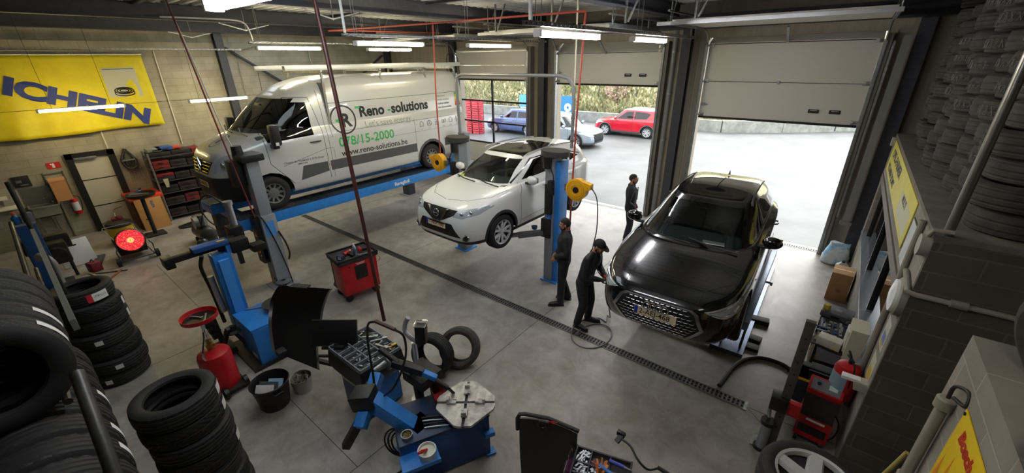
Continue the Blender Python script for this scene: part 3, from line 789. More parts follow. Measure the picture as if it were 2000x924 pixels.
    for s in (-1, 0): mb.tube([(s*.62+.62, 1.06, 1.135), (s*.62+.3, 1.08, 1.15), (s*.62+.02, 1.17, 1.165)], .012, 6)
    mb.build('wiper', M_black, root)
    mb = MB().cyl((0, 3.72, 1.58), (0, 3.76, 1.65), .006, n=6).box(-.02, 3.68, 1.575, .02, 3.78, 1.60, .008); mb.build('aerial', M_black, root)
    mb = MB().box(-.70, .5, .26, .70, 4.1, .62).box(-.84, 1.42, .25, .84, 2.95, .50).box(-.68, .3, .5, .68, 1.1, .9)
    mb.build('underbody', M_blackm, root)
    cabin(root, .70, 1.15, 4.0, .45, 1.14, .36)
    MB().add([(-.55, 1.2, 1.145), (-.45, 1.2, 1.145), (-.45, 1.22, 1.19), (-.55, 1.22, 1.19)], [(0, 1, 2, 3)]).build('sticker', mat('sticker_green', '#b7d23c', .6), root)
    for y in (FW, RW):
        for s in (1, -1): wheel(root, T(s*.785, y, ZW) @ (Matrix() if s > 0 else RZ(180)), .345, .22, .24, 5, True)
    return root
make_qashqai()
# ================================================================ black hatchback on the scissor lift
def make_audi():
    root = thing('car', 'black hatchback raised on the low scissor lift in front of the open door', 'car', (-1.29, 4.40, .98), 2.2)
    B = Body([
        (.30, 4.22, .70, .17, 6, 6), (.12, 4.28, .85, .18, 5.6, 6), (.03, 4.32, .90, .32, 5.2, 6), (.00, 4.34, .908, .50, 5, 6),
        (.03, 4.33, .908, [(0, .62), (1, .70), (4.3, .78)], 4.8, 6), (.09, 4.31, .90, [(.1, .71), (.5, .79), (1.2, .86), (4.3, .94)], 4.6, 6),
        (.22, 4.29, .865, [(.2, .785), (.8, .875), (1.4, .93), (4.3, .99)], 4.6, 6),
        (.66, 4.26, .83, [(.6, .89), (1.4, .965), (4.3, 1.02)], 4.6, 6), (1.12, 4.22, .79, [(1, .97), (1.7, 1.0), (4.3, 1.06)], 4.4, 6),
        (1.26, 4.20, .775, [(1.2, .985), (1.8, 1.01), (4.3, 1.09)], 4.4, 6), (1.72, 4.05, .68, [(1.7, 1.21), (2.4, 1.25), (4.1, 1.26)], 4.4, 6), (2.12, 3.92, .585, [(2.1, 1.365), (2.6, 1.41), (4, 1.36)], 4.4, 6),
        (2.22, 3.86, .52, [(2.2, 1.395), (2.8, 1.445), (4, 1.39)], 4.4, 6), (2.5, 3.6, .3, [(2.4, 1.415), (2.9, 1.46), (4, 1.41)], 4, 5), (2.7, 3.4, .01, [(2.4, 1.42), (2.9, 1.465), (4, 1.42)], 3, 3)])
    paint = mat('black_metallic_paint', '#0b0c0e', .16, coat=1)
    FW, RW, ZW = .87, 3.50, .325
    for yc in (FW, RW): B.hole(yc, ZW, .36)
    ws = B.cut('front', [(-.64, 1.0), (.64, 1.0), (.51, 1.345), (-.51, 1.345)], lambda f, n: n.y < -.2 and f[0].y < 2.4 and f[0].z > .97)
    rw = B.cut('front', [(-.6, 1.08), (.6, 1.08), (.46, 1.33), (-.46, 1.33)], lambda f, n: n.y > .3)
    sun = B.cut('top', [(-.45, 2.28), (.45, 2.28), (.45, 3.3), (-.45, 3.3)], lambda f, n: n.z > .6 and f[0].z > 1.25)
    wa = B.cut('side', [(1.72, 1.035), (2.48, 1.06), (2.48, 1.345), (2.25, 1.325)], side)
    wb = B.cut('side', [(2.56, 1.06), (3.30, 1.085), (3.30, 1.29), (2.9, 1.345), (2.56, 1.35)], side)
    wc = B.cut('side', [(3.36, 1.09), (3.66, 1.13), (3.36, 1.275)], side)
    gr_poly = [(-.40, .22), (.40, .22), (.56, .42), (.47, .615), (.40, .65), (-.40, .65), (-.47, .615), (-.56, .42)]
    big = lambda k, c=(0, .44): [((x-c[0])*k+c[0], (z-c[1])*k+c[1]) for x, z in gr_poly]
    gr = B.cut('front', big(.94), lambda f, n: n.y < -.15 and f[0].y < 1)
    rim = B.cut('front', big(1.02), lambda f, n: n.y < -.15 and f[0].y < 1)
    hl = B.cut('front', [(.53, .66), (.76, .57), (.93, .60), (.93, .755), (.80, .735)], lambda f, n: f[0].y < .6 and (n.y < -.1 or abs(n.x) > .3), both=True)
    fog = B.cut('front', [(.60, .25), (.80, .25), (.885, .48), (.70, .40)], lambda f, n: f[0].y < .8 and n.y < -.1, both=True)
    gaps = B.cut('side', strip([(1.38, .34), (1.38, .85), (1.5, 1.0)], .008)+strip([(2.52, .34), (2.52, 1.05)], .008)+strip([(3.36, .8), (3.33, 1.08)], .008), side)
    gaps += B.cut('top', strip([(-.44, .10), (-.46, .3), (-.76, .64), (-.79, 1.25)], .008)+strip([(.44, .10), (.46, .3), (.76, .64), (.79, 1.25)], .008), lambda f, n: n.z > .3 and f[0].z < 1.05)
    Body.mesh(B.F, 'body', paint, root)
    Body.mesh(ws, 'windscreen', glass('car_screen_dark', '#c9d6d3', .6), root); Body.mesh(rw, 'rear_window', M_darkglass, root)
    lab(Body.mesh(sun, 'sunroof', mat('sunroof_glass', '#17191a', .04, coat=1), root), 'dark glass sunroof panel')
    for s in (1, -1):
        for q in (wa, wb, wc): Body.mesh([f for f in q if f[0].x*s > 0], 'side_window', M_darkglass, root)
        h = Body.mesh([f for f in hl if f[0].x*s > 0], 'headlight', M_headlamp, root)
        mb = MB(); B.fline([(s*.60, .64), (s*.70, .612), (s*.79, .60), (s*.86, .63)], .010, mb); B.fline([(s*.58, .655), (s*.68, .675), (s*.78, .705), (s*.85, .735)], .011, mb); B.fline([(s*.80, .62), (s*.83, .66)], .02, mb); mb.build('light_bar', M_lampin, h)
        Body.mesh([f for f in fog if f[0].x*s > 0], 'side_intake', M_gap, root)
        mb = MB(); B.fline([(s*.80, .27), (s*.835, .36), (s*.86, .46)], .012, mb); mb.build('intake_blade', mat('blade_grey', '#4a4d50', .4, .5), root)
        mirror(root, s*.83, 1.70, 1.03, paint, M_black, s)
        for y, z in ((2.32, .83), (3.16, .87)): B.handle(y, z, paint, root, s)
        mb = MB(); mb.tube([(s*.60, 2.15, 1.385), (s*.57, 2.4, 1.43), (s*.565, 3.2, 1.44), (s*.56, 3.75, 1.38)], .012, 6, smooth=3); mb.build('roof_strip', M_black, root)
    GR = gr
    g = Body.mesh(gr, 'grille', M_gap, root)
    Body.mesh(rim, 'grille_frame', mat('grille_satin', '#a9abac', .25, .9), root); Body.mesh(gaps, 'panel_gap', M_gap, root)
    # honeycomb bars lie on the front skin
    bv = BVHTree.FromPolygons([p for f in GR for p in f], [list(range(i, i+len(f))) for i, f in zip([sum(len(g_) for g_ in GR[:k]) for k in range(len(GR))], GR)])
    def ycol(x, z):
        h = bv.ray_cast(V((x, -1, z)), V((0, 1, 0))); return h[0].y if h[0] is not None else .02
    mb = MB()
    def gy(x, z): return ycol(x, z)-.006
    def inside(x, z):
        P = big(.92); return all((b[0]-a[0])*(z-a[1])-(b[1]-a[1])*(x-a[0]) > 0 for a, b in zip(P, P[1:]+P[:1]))
    for row in range(9):
        z = .25+row*.047
        for k in range(-9, 10):
            x = k*.066+(.033 if row % 2 else 0)
            if not inside(x, z) or not inside(x+.04*(1 if x > 0 else -1), z): continue
            for (dx, dz), (ex, ez) in (((-.022, .004), (.022, .004)), ((.022, .004), (.036, .022))):
                mb.tube([(x+dx, gy(x+dx, z), z+dz), (x+ex, gy(x+ex, z), z+ez)], .0055 if row > 4 else .004, 5)
    mb.build('honeycomb', [mat('grille_chrome_bar', '#9c9fa2', .25, .9)], g)
    mb = MB()
    for k in (-1.5, -.5, .5, 1.5): torus(mb, .049, .0085, T(k*.071, -.012, .575) @ RX(82), 28, 8)
    mb.build('badge', M_chrome, root)
    plate(root, '2-AEJ-468', T(0, -.012, .475) @ RX(86), mat('number_plate_dark', '#33201f', .5))
    mb = MB()
    for s in (-1, 0): mb.tube([(s*.62+.64, 1.22, 1.0), (s*.62+.3, 1.24, 1.012), (s*.62-.02, 1.33, 1.03)], .011, 6)
    mb.build('wiper', M_black, root)
    mb = MB(); mb.add([(0, 3.62, 1.44), (.02, 3.72, 1.43), (-.02, 3.72, 1.43), (0, 3.74, 1.51)], [(0, 1, 3), (0, 3, 2), (1, 2, 3), (0, 2, 1)]); mb.build('aerial', M_black, root)
    mb = MB().box(-.70, .5, .18, .70, 4.0, .55).box(-.84, 1.40, .19, .84, 2.98, .45).box(-.66, .32, .45, .66, 1.1, .78)
    mb.build('underbody', M_blackm, root)
    cabin(root, .68, 1.28, 3.9, .32, 1.0, .36)
    mb = MB(); mb.M = T(.30, 1.36, 1.01) @ RZ(8); mb.box(-.14, -.05, 0, .14, .07, .003); mb.build('papers', M_label, root)
    mb = MB(); mb.box(-.06, 1.95, 1.24, .06, 2.0, 1.30, .02); mb.build('rear_view_mirror', M_black, root)
    for y in (FW, RW):
        for s in (1, -1): wheel(root, T(s*.79, y, ZW-.05) @ (Matrix() if s > 0 else RZ(180)), .32, .22, .235, 5, True)
    return root
make_audi()
# ================================================================ silver van on the four-post lift
def make_van():
    L = 6.85
    root = thing('van', 'long silver high-roof panel van with lettering standing on the blue runway lift', 'van', (-10.03, 2.36, 1.53))
    B = Body([
        (.30, 6.70, .88, .28, 6, 9), (.10, 6.8, .99, .29, 6, 9), (.02, 6.84, 1.03, .45, 5.6, 9), (.0, 6.85, 1.035, .72, 5.4, 9),
        (.05, 6.85, 1.035, .98, 5, 9), (.10, 6.85, 1.03, [(0, 1.16), (1.2, 1.28)], 4.8, 9), (.19, 6.84, 1.015, [(0, 1.25), (1.2, 1.40)], 4.6, 9),
        (.45, 6.84, .99, [(.4, 1.38), (1.3, 1.49)], 4.6, 9), (.72, 6.84, .965, [(.7, 1.49), (1.5, 1.57)], 4.6, 9), (.80, 6.84, .96, [(.8, 1.52), (1.6, 1.6)], 4.6, 9),
        (1.16, 6.83, .94, [(1.1, 1.86), (1.7, 1.88)], 4.6, 9), (1.52, 6.81, .90, [(1.5, 2.16), (2.1, 2.16)], 4.6, 9), (1.66, 6.8, .885, [(1.6, 2.25), (2.1, 2.27)], 4.4, 9),
        (1.86, 6.77, .85, [(1.8, 2.37), (2.5, 2.42)], 4, 9), (2.15, 6.7, .74, [(2.1, 2.47), (2.7, 2.53)], 4, 9), (2.5, 6.5, .5, [(2.4, 2.53), (2.8, 2.57)], 4, 9), (2.8, 6.2, .01, [(2.4, 2.55), (2.8, 2.58)], 3, 9)])
    paint = mat('silver_van_paint', '#c9cac8', .3, .15, coat=.6)
    FW, RW, ZW = .90, 5.23, .35
    for yc in (FW, RW): B.hole(yc, ZW, .43)
    clad = B.hole(RW, ZW, .50)
    ws = B.cut('front', [(-.84, 1.55), (.84, 1.55), (.74, 2.17), (-.74, 2.17)], lambda f, n: n.y < -.2 and f[0].y < 2.0 and f[0].z > 1.45)
    win = B.cut('side', [(1.02, 1.37), (1.98, 1.41), (2.0, 2.08), (1.66, 2.10), (1.04, 1.66)], side)
    gr = B.cut('front', [(-.36, .84), (.36, .84), (.55, 1.10), (-.55, 1.10)], lambda f, n: n.y < -.2 and f[0].y < 1)
    hl = B.cut('front', [(.58, .88), (.90, .95), (1.01, 1.20), (.96, 1.30), (.70, 1.20), (.60, 1.08)], lambda f, n: f[0].y < .62 and (n.y < -.1 or abs(n.x) > .3), both=True)
    bump = B.cut('side', [(-.1, .2), (.52, .2), (.50, .80), (-.1, .80)], lambda f, n: f[0].y < .8)
    bump += B.cut('side', [(6.55, .2), (6.9, .2), (6.9, .6), (6.55, .6)], lambda f, n: f[0].y > 6.3)
    clad += B.cut('side', [(1.50, .50), (2.16, .58), (2.16, .80), (1.60, .80)], side)
    clad += B.cut('side', [(2.22, .58), (4.72, .58), (4.72, .80), (2.22, .80)], side)
    clad += B.cut('side', [(5.74, .58), (6.56, .58), (6.56, .80), (5.74, .80)], side)
    amber = B.cut('side', [(2.20, .68), (2.32, .68), (2.32, .74), (2.20, .74)], side)
    gaps = B.cut('side', strip([(1.36, .46), (.98, .95), (.97, 1.40), (1.02, 1.70), (1.66, 2.19), (2.08, 2.17), (2.18, 1.5), (2.18, .42)], .012), side)
    gaps += B.cut('side', strip([(2.28, 2.30), (2.28, .42)], .01)+strip([(2.40, 2.02), (4.5, 2.02), (6.6, 2.02)], .012)+strip([(2.5, 1.40), (6.6, 1.40)], .009)+strip([(4.72, 1.45), (4.72, .42)], .01)+strip([(2.38, 2.0), (2.38, 1.3)], .01)+strip([(1.2, .86), (2.18, 1.08), (2.36, 1.08), (2.36, .84)], .008)+strip([(2.5, 1.1), (6.5, 1.1)], .006), side)
    tl = B.cut('side', [(6.74, .95), (6.9, .95), (6.9, 1.6), (6.76, 1.6)], lambda f, n: f[0].y > 6.6)
    Body.mesh(B.F, 'body', paint, root); Body.mesh(ws, 'windscreen', glass('van_screen', '#d5ddd6', .65), root)
    for s in (1, -1):
        Body.mesh([f for f in win if f[0].x*s > 0], 'side_window', M_darkglass, root)
        h = Body.mesh([f for f in hl if f[0].x*s > 0], 'headlight', M_headlamp, root)
        mb = MB(); mb.ball((s*.72, B.fy(.72, 1.02)+.02, 1.02), .085, 14, (1, .4, 1)); mb.ball((s*.85, B.fy(.85, 1.15)+.03, 1.15), .06, 12, (1, .4, 1)); mb.build('lamp_lens', M_lampin, h)
        Body.mesh([f for f in tl if f[0].x*s > 0], 'tail_light', M_tail, root)
        o = thing('door_mirror', None, None, (s*1.0, 1.10, 1.38)); o.parent = root
        mb = MB(); mb.box(s*.03, -.06, -.06, s*.24, .10, .36, .05); mb.build('shell', M_black, o)
        MB().box(s*.06, .095, -.02, s*.21, .105, .33).build('mirror_glass', M_chrome, o)
        mb = MB(); mb.box(-s*.06, -.05, -.12, s*.16, .07, -.04, .02); mb.build('stalk', M_black, o)
        mb = MB(); mb.box(s*.23, -.03, -.04, s*.25, .03, .02); mb.build('indicator', M_white, o)
        B.handle(1.98, 1.27, M_black, root, s, .12)
    Body.mesh(gr, 'grille', M_gap, root); [Body.mesh([f for f in bump if (f[0].y < 3) == q], 'bumper', mat('bumper_black', '#222325', .6), root) for q in (True, False)]
    for s in (1, -1):
        for a_, b_ in ((0, 2.2), (2.2, 4.73), (4.73, 7)): Body.mesh([f for f in clad if f[0].x*s > 0 and a_ <= f[0].y < b_], 'side_cladding', mat('van_cladding', '#4b4d4f', .6), root)
    Body.mesh(gaps, 'panel_gap', mat('van_gap', '#55564f', .7), root)
    Body.mesh(amber, 'side_indicator', mat('amber_lens', '#e0701a', .3), root)
    mb = MB()
    for z in (.88, .945, 1.01, 1.075):
        w = .34+(z-.84)*.7
        B.fline([(-w, z), (-w*.5, z), (-.08, z)], .014, mb, -.004); B.fline([(.08, z), (w*.5, z), (w, z)], .014, mb, -.004)
    for x in (-.3, -.15, .15, .3): B.fline([(x, .86), (x, 1.08)], .008, mb, -.002)
    mb.build('grille_bar', M_chrome, root)
    mb = MB(); y = B.fy(0, 1.0)-.03
    mb.tube([(0, y, 1.14), (.07, y, 1.0), (0, y+.0, .86), (-.07, y, 1.0)], .02, 8, closed=True); mb.build('badge', M_chrome, root)
    plate(root, '1-RSD-052', T(0, B.fy(0, .62)-.008, .62) @ RX(88))
    # door cards of writing on the near side (x+)
    GREEN = mat('lettering_green', '#3fae5f', .4); INK = mat('lettering_black', '#1d2321', .4); GREYT = mat('lettering_grey', '#8b9b8c', .5)
    def script(txt, size, y, z, m, rot=0, bold=.004, name='lettering', shear=0, sx=1, sg=1):
        mb = MB().text(txt, size, Matrix(), .002, bold=bold, shear=shear, sx=sx); R = math.radians(rot); c, s_ = math.cos(R), math.sin(R); out = []
        for x, u, d in mb.v:
            yy, zz = y+sg*(x*c-u*s_), z+x*s_+u*c; out.append((B.sx(yy, zz, sg)+sg*(.003+d), yy, zz))
        mb.v = out; return mb.build(name, m, root, smooth=False)
    script('Reno', .33, 3.18, 1.66, INK, bold=.012); script('-', .33, 3.97, 1.66, GREEN, bold=.006); script('solutions', .33, 4.09, 1.66, INK, bold=.012)
    script("Let's save energy", .20, 3.26, 1.41, GREYT, bold=0); script('078/15-2000', .30, 2.50, 1.06, GREEN, bold=.004)
    script('www.reno-solutions.be', .20, 2.52, .84, INK, bold=.002)
    script('Chemin de Thulin 61 à 7370 Dour', .062, 1.22, .90, INK, bold=0); script('0800/15 050', .04, 1.5, .845, INK, bold=0)
    for t, z in (('Rénovez', 1.92), ('votre maison', 1.82), ('notre métier', 1.72), ('vos économies', 1.62)): script(t, .085, 5.66, z, INK if z < 1.78 else GREYT, bold=.001)
    def ring(mb, y, z, r0, r1, n=40):
        vs = []
        for i in range(n):
            a = 2*PI*i/n
            for r in (r0, r1): yy, zz = y+r*math.cos(a), z+r*math.sin(a); vs.append((B.sx(yy, zz)+.004, yy, zz))
        mb.add(vs, [(2*i, 2*((i+1) % n), 2*((i+1) % n)+1, 2*i+1) for i in range(n)])
    mb = MB(); ring(mb, 2.75, 1.64, .285, .32); mb.build('logo_ring', INK, root, smooth=False)
    script('R', .40, 2.68, 1.49, INK, bold=.016, name='logo_letter')
    def flat(poly, m, name):
        mb = MB(); mb.add([(B.sx(y, z)+.004, y, z) for y, z in poly], [tuple(range(len(poly)))]); return mb.build(name, m, root, smooth=False)
    flat([(2.56, 1.66), (2.67, 1.66), (2.67, 1.58), (2.61, 1.58), (2.61, 1.60), (2.56, 1.60)], GREEN, 'logo_mark')
    flat([(3.10, 1.90), (3.22, 1.90), (3.22, 1.85), (3.10, 1.85)], GREEN, 'logo_mark')
    for k, (c, w) in enumerate((('#4aa646', .10), ('#9cc13c', .14), ('#e9d83a', .18), ('#f0a13a', .22), ('#e2632f', .26), ('#d2342c', .30))):
        z = 2.0-k*.06; flat([(6.34, z), (6.34+w*.6+.06, z), (6.34+w*.6+.09, z-.027), (6.34+w*.6+.06, z-.054), (6.34, z-.054)], mat('energy_%d' % k, c, .5), 'energy_band')
    # little pictograms near the back
    for k in range(6):
        y = 4.95+k*.27; mb = MB(); z = 1.27; P = []
        if k in (0, 4): P = [[(-.06, -.05), (.06, -.05), (.06, .03), (0, .09), (-.06, .03)]]
        elif k == 1: P = [[(.075*math.cos(2*PI*i/14), .075*math.sin(2*PI*i/14)) for i in range(14)], [(0, 0), (0, .07)], [(0, 0), (-.06, -.04)], [(0, 0), (.06, -.04)]]
        elif k == 2: P = [[(-.05, -.07), (.05, -.07), (.05, .08), (-.05, .08)], [(0, -.07), (0, .08)], [(-.05, .02), (.05, .02)]]
        elif k == 3: P = [[(-.07, -.04), (-.02, -.05), (-.01, .03), (-.06, .05)], [(0, -.04), (.07, -.02), (.07, .06), (.01, .04)]]
        else: P = [[(-.045, -.08), (.045, -.08), (.045, .08), (-.045, .08)], [(.02, .06), (-.02, .0), (.02, .0), (-.02, -.06)]]
        for q in P: mb.tube([(B.sx(y+a, z+b)+.003, y+a, z+b) for a, b in q], .006, 4, closed=len(q) > 2 and not (k == 5 and q is P[-1]))
        mb.build('pictogram', INK, root); script('system', .035, y-.06, 1.13, GREYT, bold=0)
    # bonnet ring
    mb = MB(); vs = []; n = 36
    for i in range(n):
        a = 2*PI*i/n
        for r in (.17, .19): x, y = .0+r*math.cos(a), .48+r*1.1*math.sin(a); vs.append((x, y, B.tz(x, y)+.003))
    mb.add(vs, [(2*i, 2*((i+1) % n), 2*((i+1) % n)+1, 2*i+1) for i in range(n)]); mb.build('bonnet_ring', INK, root, smooth=False)
    mb = MB().text('R', .2, Matrix(), .001, bold=.006); mb.v = [(-x+.07, .55-y, 0) for x, y, z in mb.v]; mb.v = [(-x, y, B.tz(-x, y)+.004) for x, y, z in mb.v]; mb.build('bonnet_letter', INK, root, smooth=False)
    # roof rails: two long boards on cross bars
    for x in (-.72, .76):
        mb = MB(); mb.box(x-.06, 1.75, 2.70, x+.06, 6.75, 2.80, .008); mb.build('roof_tube', mat('rack_alu', '#cfd1cd', .4, .4), root)
    for y in (2.5, 4.0, 5.4, 6.5):
        mb = MB(); mb.box(-.80, y-.02, 2.64, .84, y+.02, 2.70); mb.box(-.80, y-.02, 2.35, -.74, y+.02, 2.66); mb.box(.78, y-.02, 2.35, .84, y+.02, 2.66); mb.build('rack_bar', M_steel, root)
    mb = MB(); mb.cyl((-.55, 1.75, 2.28), (-.60, 1.78, 2.66), .006, n=6); mb.build('aerial', M_black, root)
    mb = MB()
    for s in (-1, 0): mb.tube([(s*.8+.76, .76, 1.53), (s*.8+.40, .78, 1.55), (s*.8+.05, .88, 1.61)], .013, 6)
    mb.build('wiper', M_black, root)
    mb = MB().box(-.8, .4, .3, .8, 6.5, .62).box(-.98, 1.45, .30, .98, 4.6, .55).box(-.72, .42, .5, .72, 1.35, 1.1)
    mb.build('underbody', M_blackm, root)
    mb = MB(); mb.box(-.88, .86, 1.2, .88, 1.36, 1.5, .08); mb.build('dashboard', M_dash, root)
    MB().box(-.96, 2.40, .6, .96, 2.45, 2.45).build('bulkhead', mat('bulkhead_grey', '#8d8d86', .7), root)
    for x in (-.5, .15, .55): seat(root, x, 1.85, .95, .46)
    mb = MB(); mb.box(-.14, 1.36, 2.0, .14, 1.40, 2.08, .02); mb.build('rear_view_mirror', M_black, root)
    o = thing('steering_wheel', None, None, M=T(.5, 1.46, 1.45) @ RX(-55)); o.parent = root
    torus(MB(), .2, .016, Matrix()).build('rim', M_black, o); MB().box(-.19, -.02, -.015, .19, .02, .005).build('hub', M_black, o)
    for y in (FW, RW):
        for s in (1, -1): wheel(root, T(s*.90, y, ZW) @ (Matrix() if s > 0 else RZ(180)), .35, .23, .21, 10, False, mat('steel_wheel_grey', '#6f7173', .45, .3), mat('steel_wheel_dark', '#3a3b3d', .5), .09, .05)
    return root
make_van()
# ================================================================ cars parked in the yard
def yardcar(label, loc, rz, cfg):
    root = thing(cfg.get('name', 'car'), label, 'car', loc, rz); L, W, H, WB, FO, R = cfg['dim']; c = cfg; bl = c.get('belt', .62)*H; hd = c.get('hood', .58)*H
    cw, rf = c.get('cowl', .26)*L, c.get('roof', .42)*L; re = c.get('rear', .93)*L; w = W/2
    B = Body([
        (.22, L-.1, w*.8, .22, 6, 6), (.08, L-.04, w*.95, .24, 6, 6), (.0, L, w, .40, 5.4, 6), (0, L, w, .56, 5.2, 6),
        (.05, L-.01, w, [(0, hd*.80), (1, hd*.86), (L, hd*.9)], 5, 6), (.14, L-.03, w*.98, [(.1, hd*.92), (1.2, hd*1.03), (L, bl)], 4.8, 6),
        (.45, L-.04, w*.94, [(.4, hd), (1.4, bl), (L, bl*1.04)], 4.6, 6), (cw, L-.06, w*.88, [(cw, bl*1.02), (L, bl*1.1)], 4.6, 6),
        ((cw+rf)/2+.05, (L+re)/2-.04, w*.80, [(cw, (bl+H)/2), (L, (bl+H)/2)], 4.6, 6), (rf, re, w*.70, [(rf, H*.955), (rf+.6, H*.97), (L, H*.95)], 4.4, 6),
        (rf+.1, re-.07, w*.62, [(rf, H*.975), (rf+.8, H*.993), (L, H*.97)], 4.4, 6), (rf+.5, re-.3, w*.35, [(rf, H*.985), (rf+.8, H), (L, H*.975)], 4, 5), (rf+.9, re-.6, .01, [(rf, H*.985), (rf+.8, H), (L, H*.98)], 3, 3)], half=24, sub=3)
    paint = mat(c['paint'][0], c['paint'][1], .22, coat=.8); RWY = FO+WB
    for yc in (FO, RWY): B.hole(yc, R, R+.045)
    clad = []
    if c.get('clad', True):
        for yc in (FO, RWY): clad += B.hole(yc, R, R+.10)
        clad += B.cut('side', [(-.1, .1), (L+.1, .1), (L+.1, .34), (-.1, .34)], lambda f, n: True)
    top = B.cut('top', [(-w, cw+.2), (w, cw+.2), (w, L-.1), (-w, L-.1)], lambda f, n: f[0].z > H*.955 and n.z > .2) if c.get('twotone') else []
    ws = B.cut('front', [(-w*.8, bl*1.06), (w*.8, bl*1.06), (w*.62, H*.94), (-w*.62, H*.94)], lambda f, n: n.y < -.2 and f[0].y < rf+.2 and f[0].z > bl)
    m_ = (bl+H)/2; y0 = cw+.42
    win = B.cut('side', [(y0, bl*1.07), (rf+.78, bl*1.10), (rf+.78, H*.93), (rf+.35, H*.92)], side)
    win += B.cut('side', [(rf+.86, bl*1.10), (re-.55, bl*1.14), (re-.35, m_*1.08), (re-.62, H*.915), (rf+.86, H*.93)], side)
    if c.get('third'): win += B.cut('side', [(re-.48, bl*1.14), (re-.05, bl*1.14), (re-.1, H*.91), (re-.52, H*.915)], side)
    rwin = B.cut('front', [(-w*.72, bl*1.1), (w*.72, bl*1.1), (w*.6, H*.92), (-w*.6, H*.92)], lambda f, n: n.y > .3)
    hl = B.cut('front', [(w*.50, hd*.72), (w*.8, hd*.70), (w, hd*.86), (w*.9, hd*.93)], lambda f, n: f[0].y < .65 and (n.y < -.1 or abs(n.x) > .3), both=True)
    gr = B.cut('front', [(-w*.5, .30), (w*.5, .30), (w*.6, hd*.80), (-w*.6, hd*.80)], lambda f, n: n.y < -.2 and f[0].y < .6)
    tl = B.cut('side', [(L-.34, bl*.86), (L+.1, bl*.86), (L+.1, bl*c.get('tailtop', 1.02)), (L-.2, bl*c.get('tailtop', 1.02))], lambda f, n: f[0].y > L-.5)
    gaps = B.cut('side', strip([(cw+.25, .36), (cw+.25, bl)], .014)+strip([(rf+.82, .36), (rf+.82, bl*1.08)], .014)+strip([(re-.7, hd*.8), (re-.55, bl*1.1)], .012), side)
    Body.mesh(B.F, 'body', paint, root); Body.mesh(ws, 'windscreen', M_carglass, root); Body.mesh(rwin, 'rear_window', M_darkglass, root)
    if top: lab(Body.mesh(top, 'roof', mat('grey_roof_paint', '#7d8890', .3, coat=.5), root), 'grey painted roof')
    if clad: Body.mesh(clad, 'cladding', mat('yard_cladding', '#5a5c5f', .6), root)
    Body.mesh(gr, 'grille', M_gap, root); Body.mesh(gaps, 'panel_gap', M_gap, root)
    for s in (1, -1):
        Body.mesh([f for f in win if f[0].x*s > 0], 'side_window', M_darkglass, root)
        Body.mesh([f for f in hl if f[0].x*s > 0], 'headlight', mat('clear_lamp', '#c9ced2', .15, coat=1), root); Body.mesh([f for f in tl if f[0].x*s > 0], 'tail_light', M_tail, root)
        mirror(root, s*w*.95, cw+.45, bl*1.1, paint, M_black, s)
        for y in (rf+.62, re-.85): B.handle(y, bl*.93, paint, root, s)
        mb = MB(); mb.tube([(s*w*.62, rf+.15, H*.97), (s*w*.64, rf+.4, H*1.0), (s*w*.64, re-.5, H*1.0), (s*w*.6, re-.2, H*.965)], .016, 6, smooth=3); mb.build('roof_rail', M_alu, root)
        for y in (FO, RWY): wheel(root, T(s*(w-.12), y, R) @ (Matrix() if s > 0 else RZ(180)), R, .21, R-.10, c.get('spokes', 5), c.get('twin', True), sw=c.get('sw', .05))
    mb = MB().box(-w*.75, .4, .25, w*.75, L-.4, .6).box(-w*.94, FO+.5, .24, w*.94, RWY-.5, .5); mb.build('underbody', M_blackm, root)
    cabin(root, w*.75, cw+.05, L-.5, .45, bl*1.03, .36)
    return root
yardcar('red crossover car with grey roof parked side-on in the yard', (-12.4, 24.45, -.01), -90, dict(dim=(4.23, 1.80, 1.57, 2.64, .86, .34), paint=('red_car_paint', '#c8142c'), twotone=True, sw=.07, belt=.60))
yardcar('slate grey people carrier parked behind the pier with its nose showing', (-9.95, 19.75, -.01), 90, dict(dim=(4.41, 1.87, 1.62, 2.73, .93, .36), paint=('slate_car_paint', '#8a96a3'), belt=.60, spokes=10, twin=False, sw=.03, third=True))
yardcar('dark blue estate car seen through the left panes of the glazed door', (-18.8, 21.4, -.01), -90, dict(dim=(4.45, 1.80, 1.50, 2.65, .9, .33), paint=('navy_car_paint', '#4a5d8c'), clad=False, third=True))
# ================================================================ people
def remesh(mb, name, m, parent, vox=.008, it=4):
    o = mb.build(name, m, parent, merge=0)
    md = o.modifiers.new('r', 'REMESH'); md.mode = 'VOXEL'; md.voxel_size = vox; md.use_smooth_shade = True
    s = o.modifiers.new('s', 'SMOOTH'); s.factor = .5; s.iterations = it
    return bake(o)
def limb(mb, pts, rs, n=14, k=5):
    P = catmull([V(p) for p in pts], k); R = catmull([V((r, 0, 0)) for r in rs], k)
    mb.tube(P, [r.x for r in R], n); mb.ball(pts[0], rs[0], 10); mb.ball(pts[-1], rs[-1], 10)
def trunk(mb, secs, n=24):
    """secs: centre, half width, half depth"""
    C = catmull([V(c) for c, a, b in secs], 4); R = catmull([V((a, b, 0)) for c, a, b in secs], 4)
    mb.loft([[(c.x+r.x*math.cos(2*PI*i/n), c.y+r.y*math.sin(2*PI*i/n), c.z) for i in range(n)] for c, r in zip(C, R)])
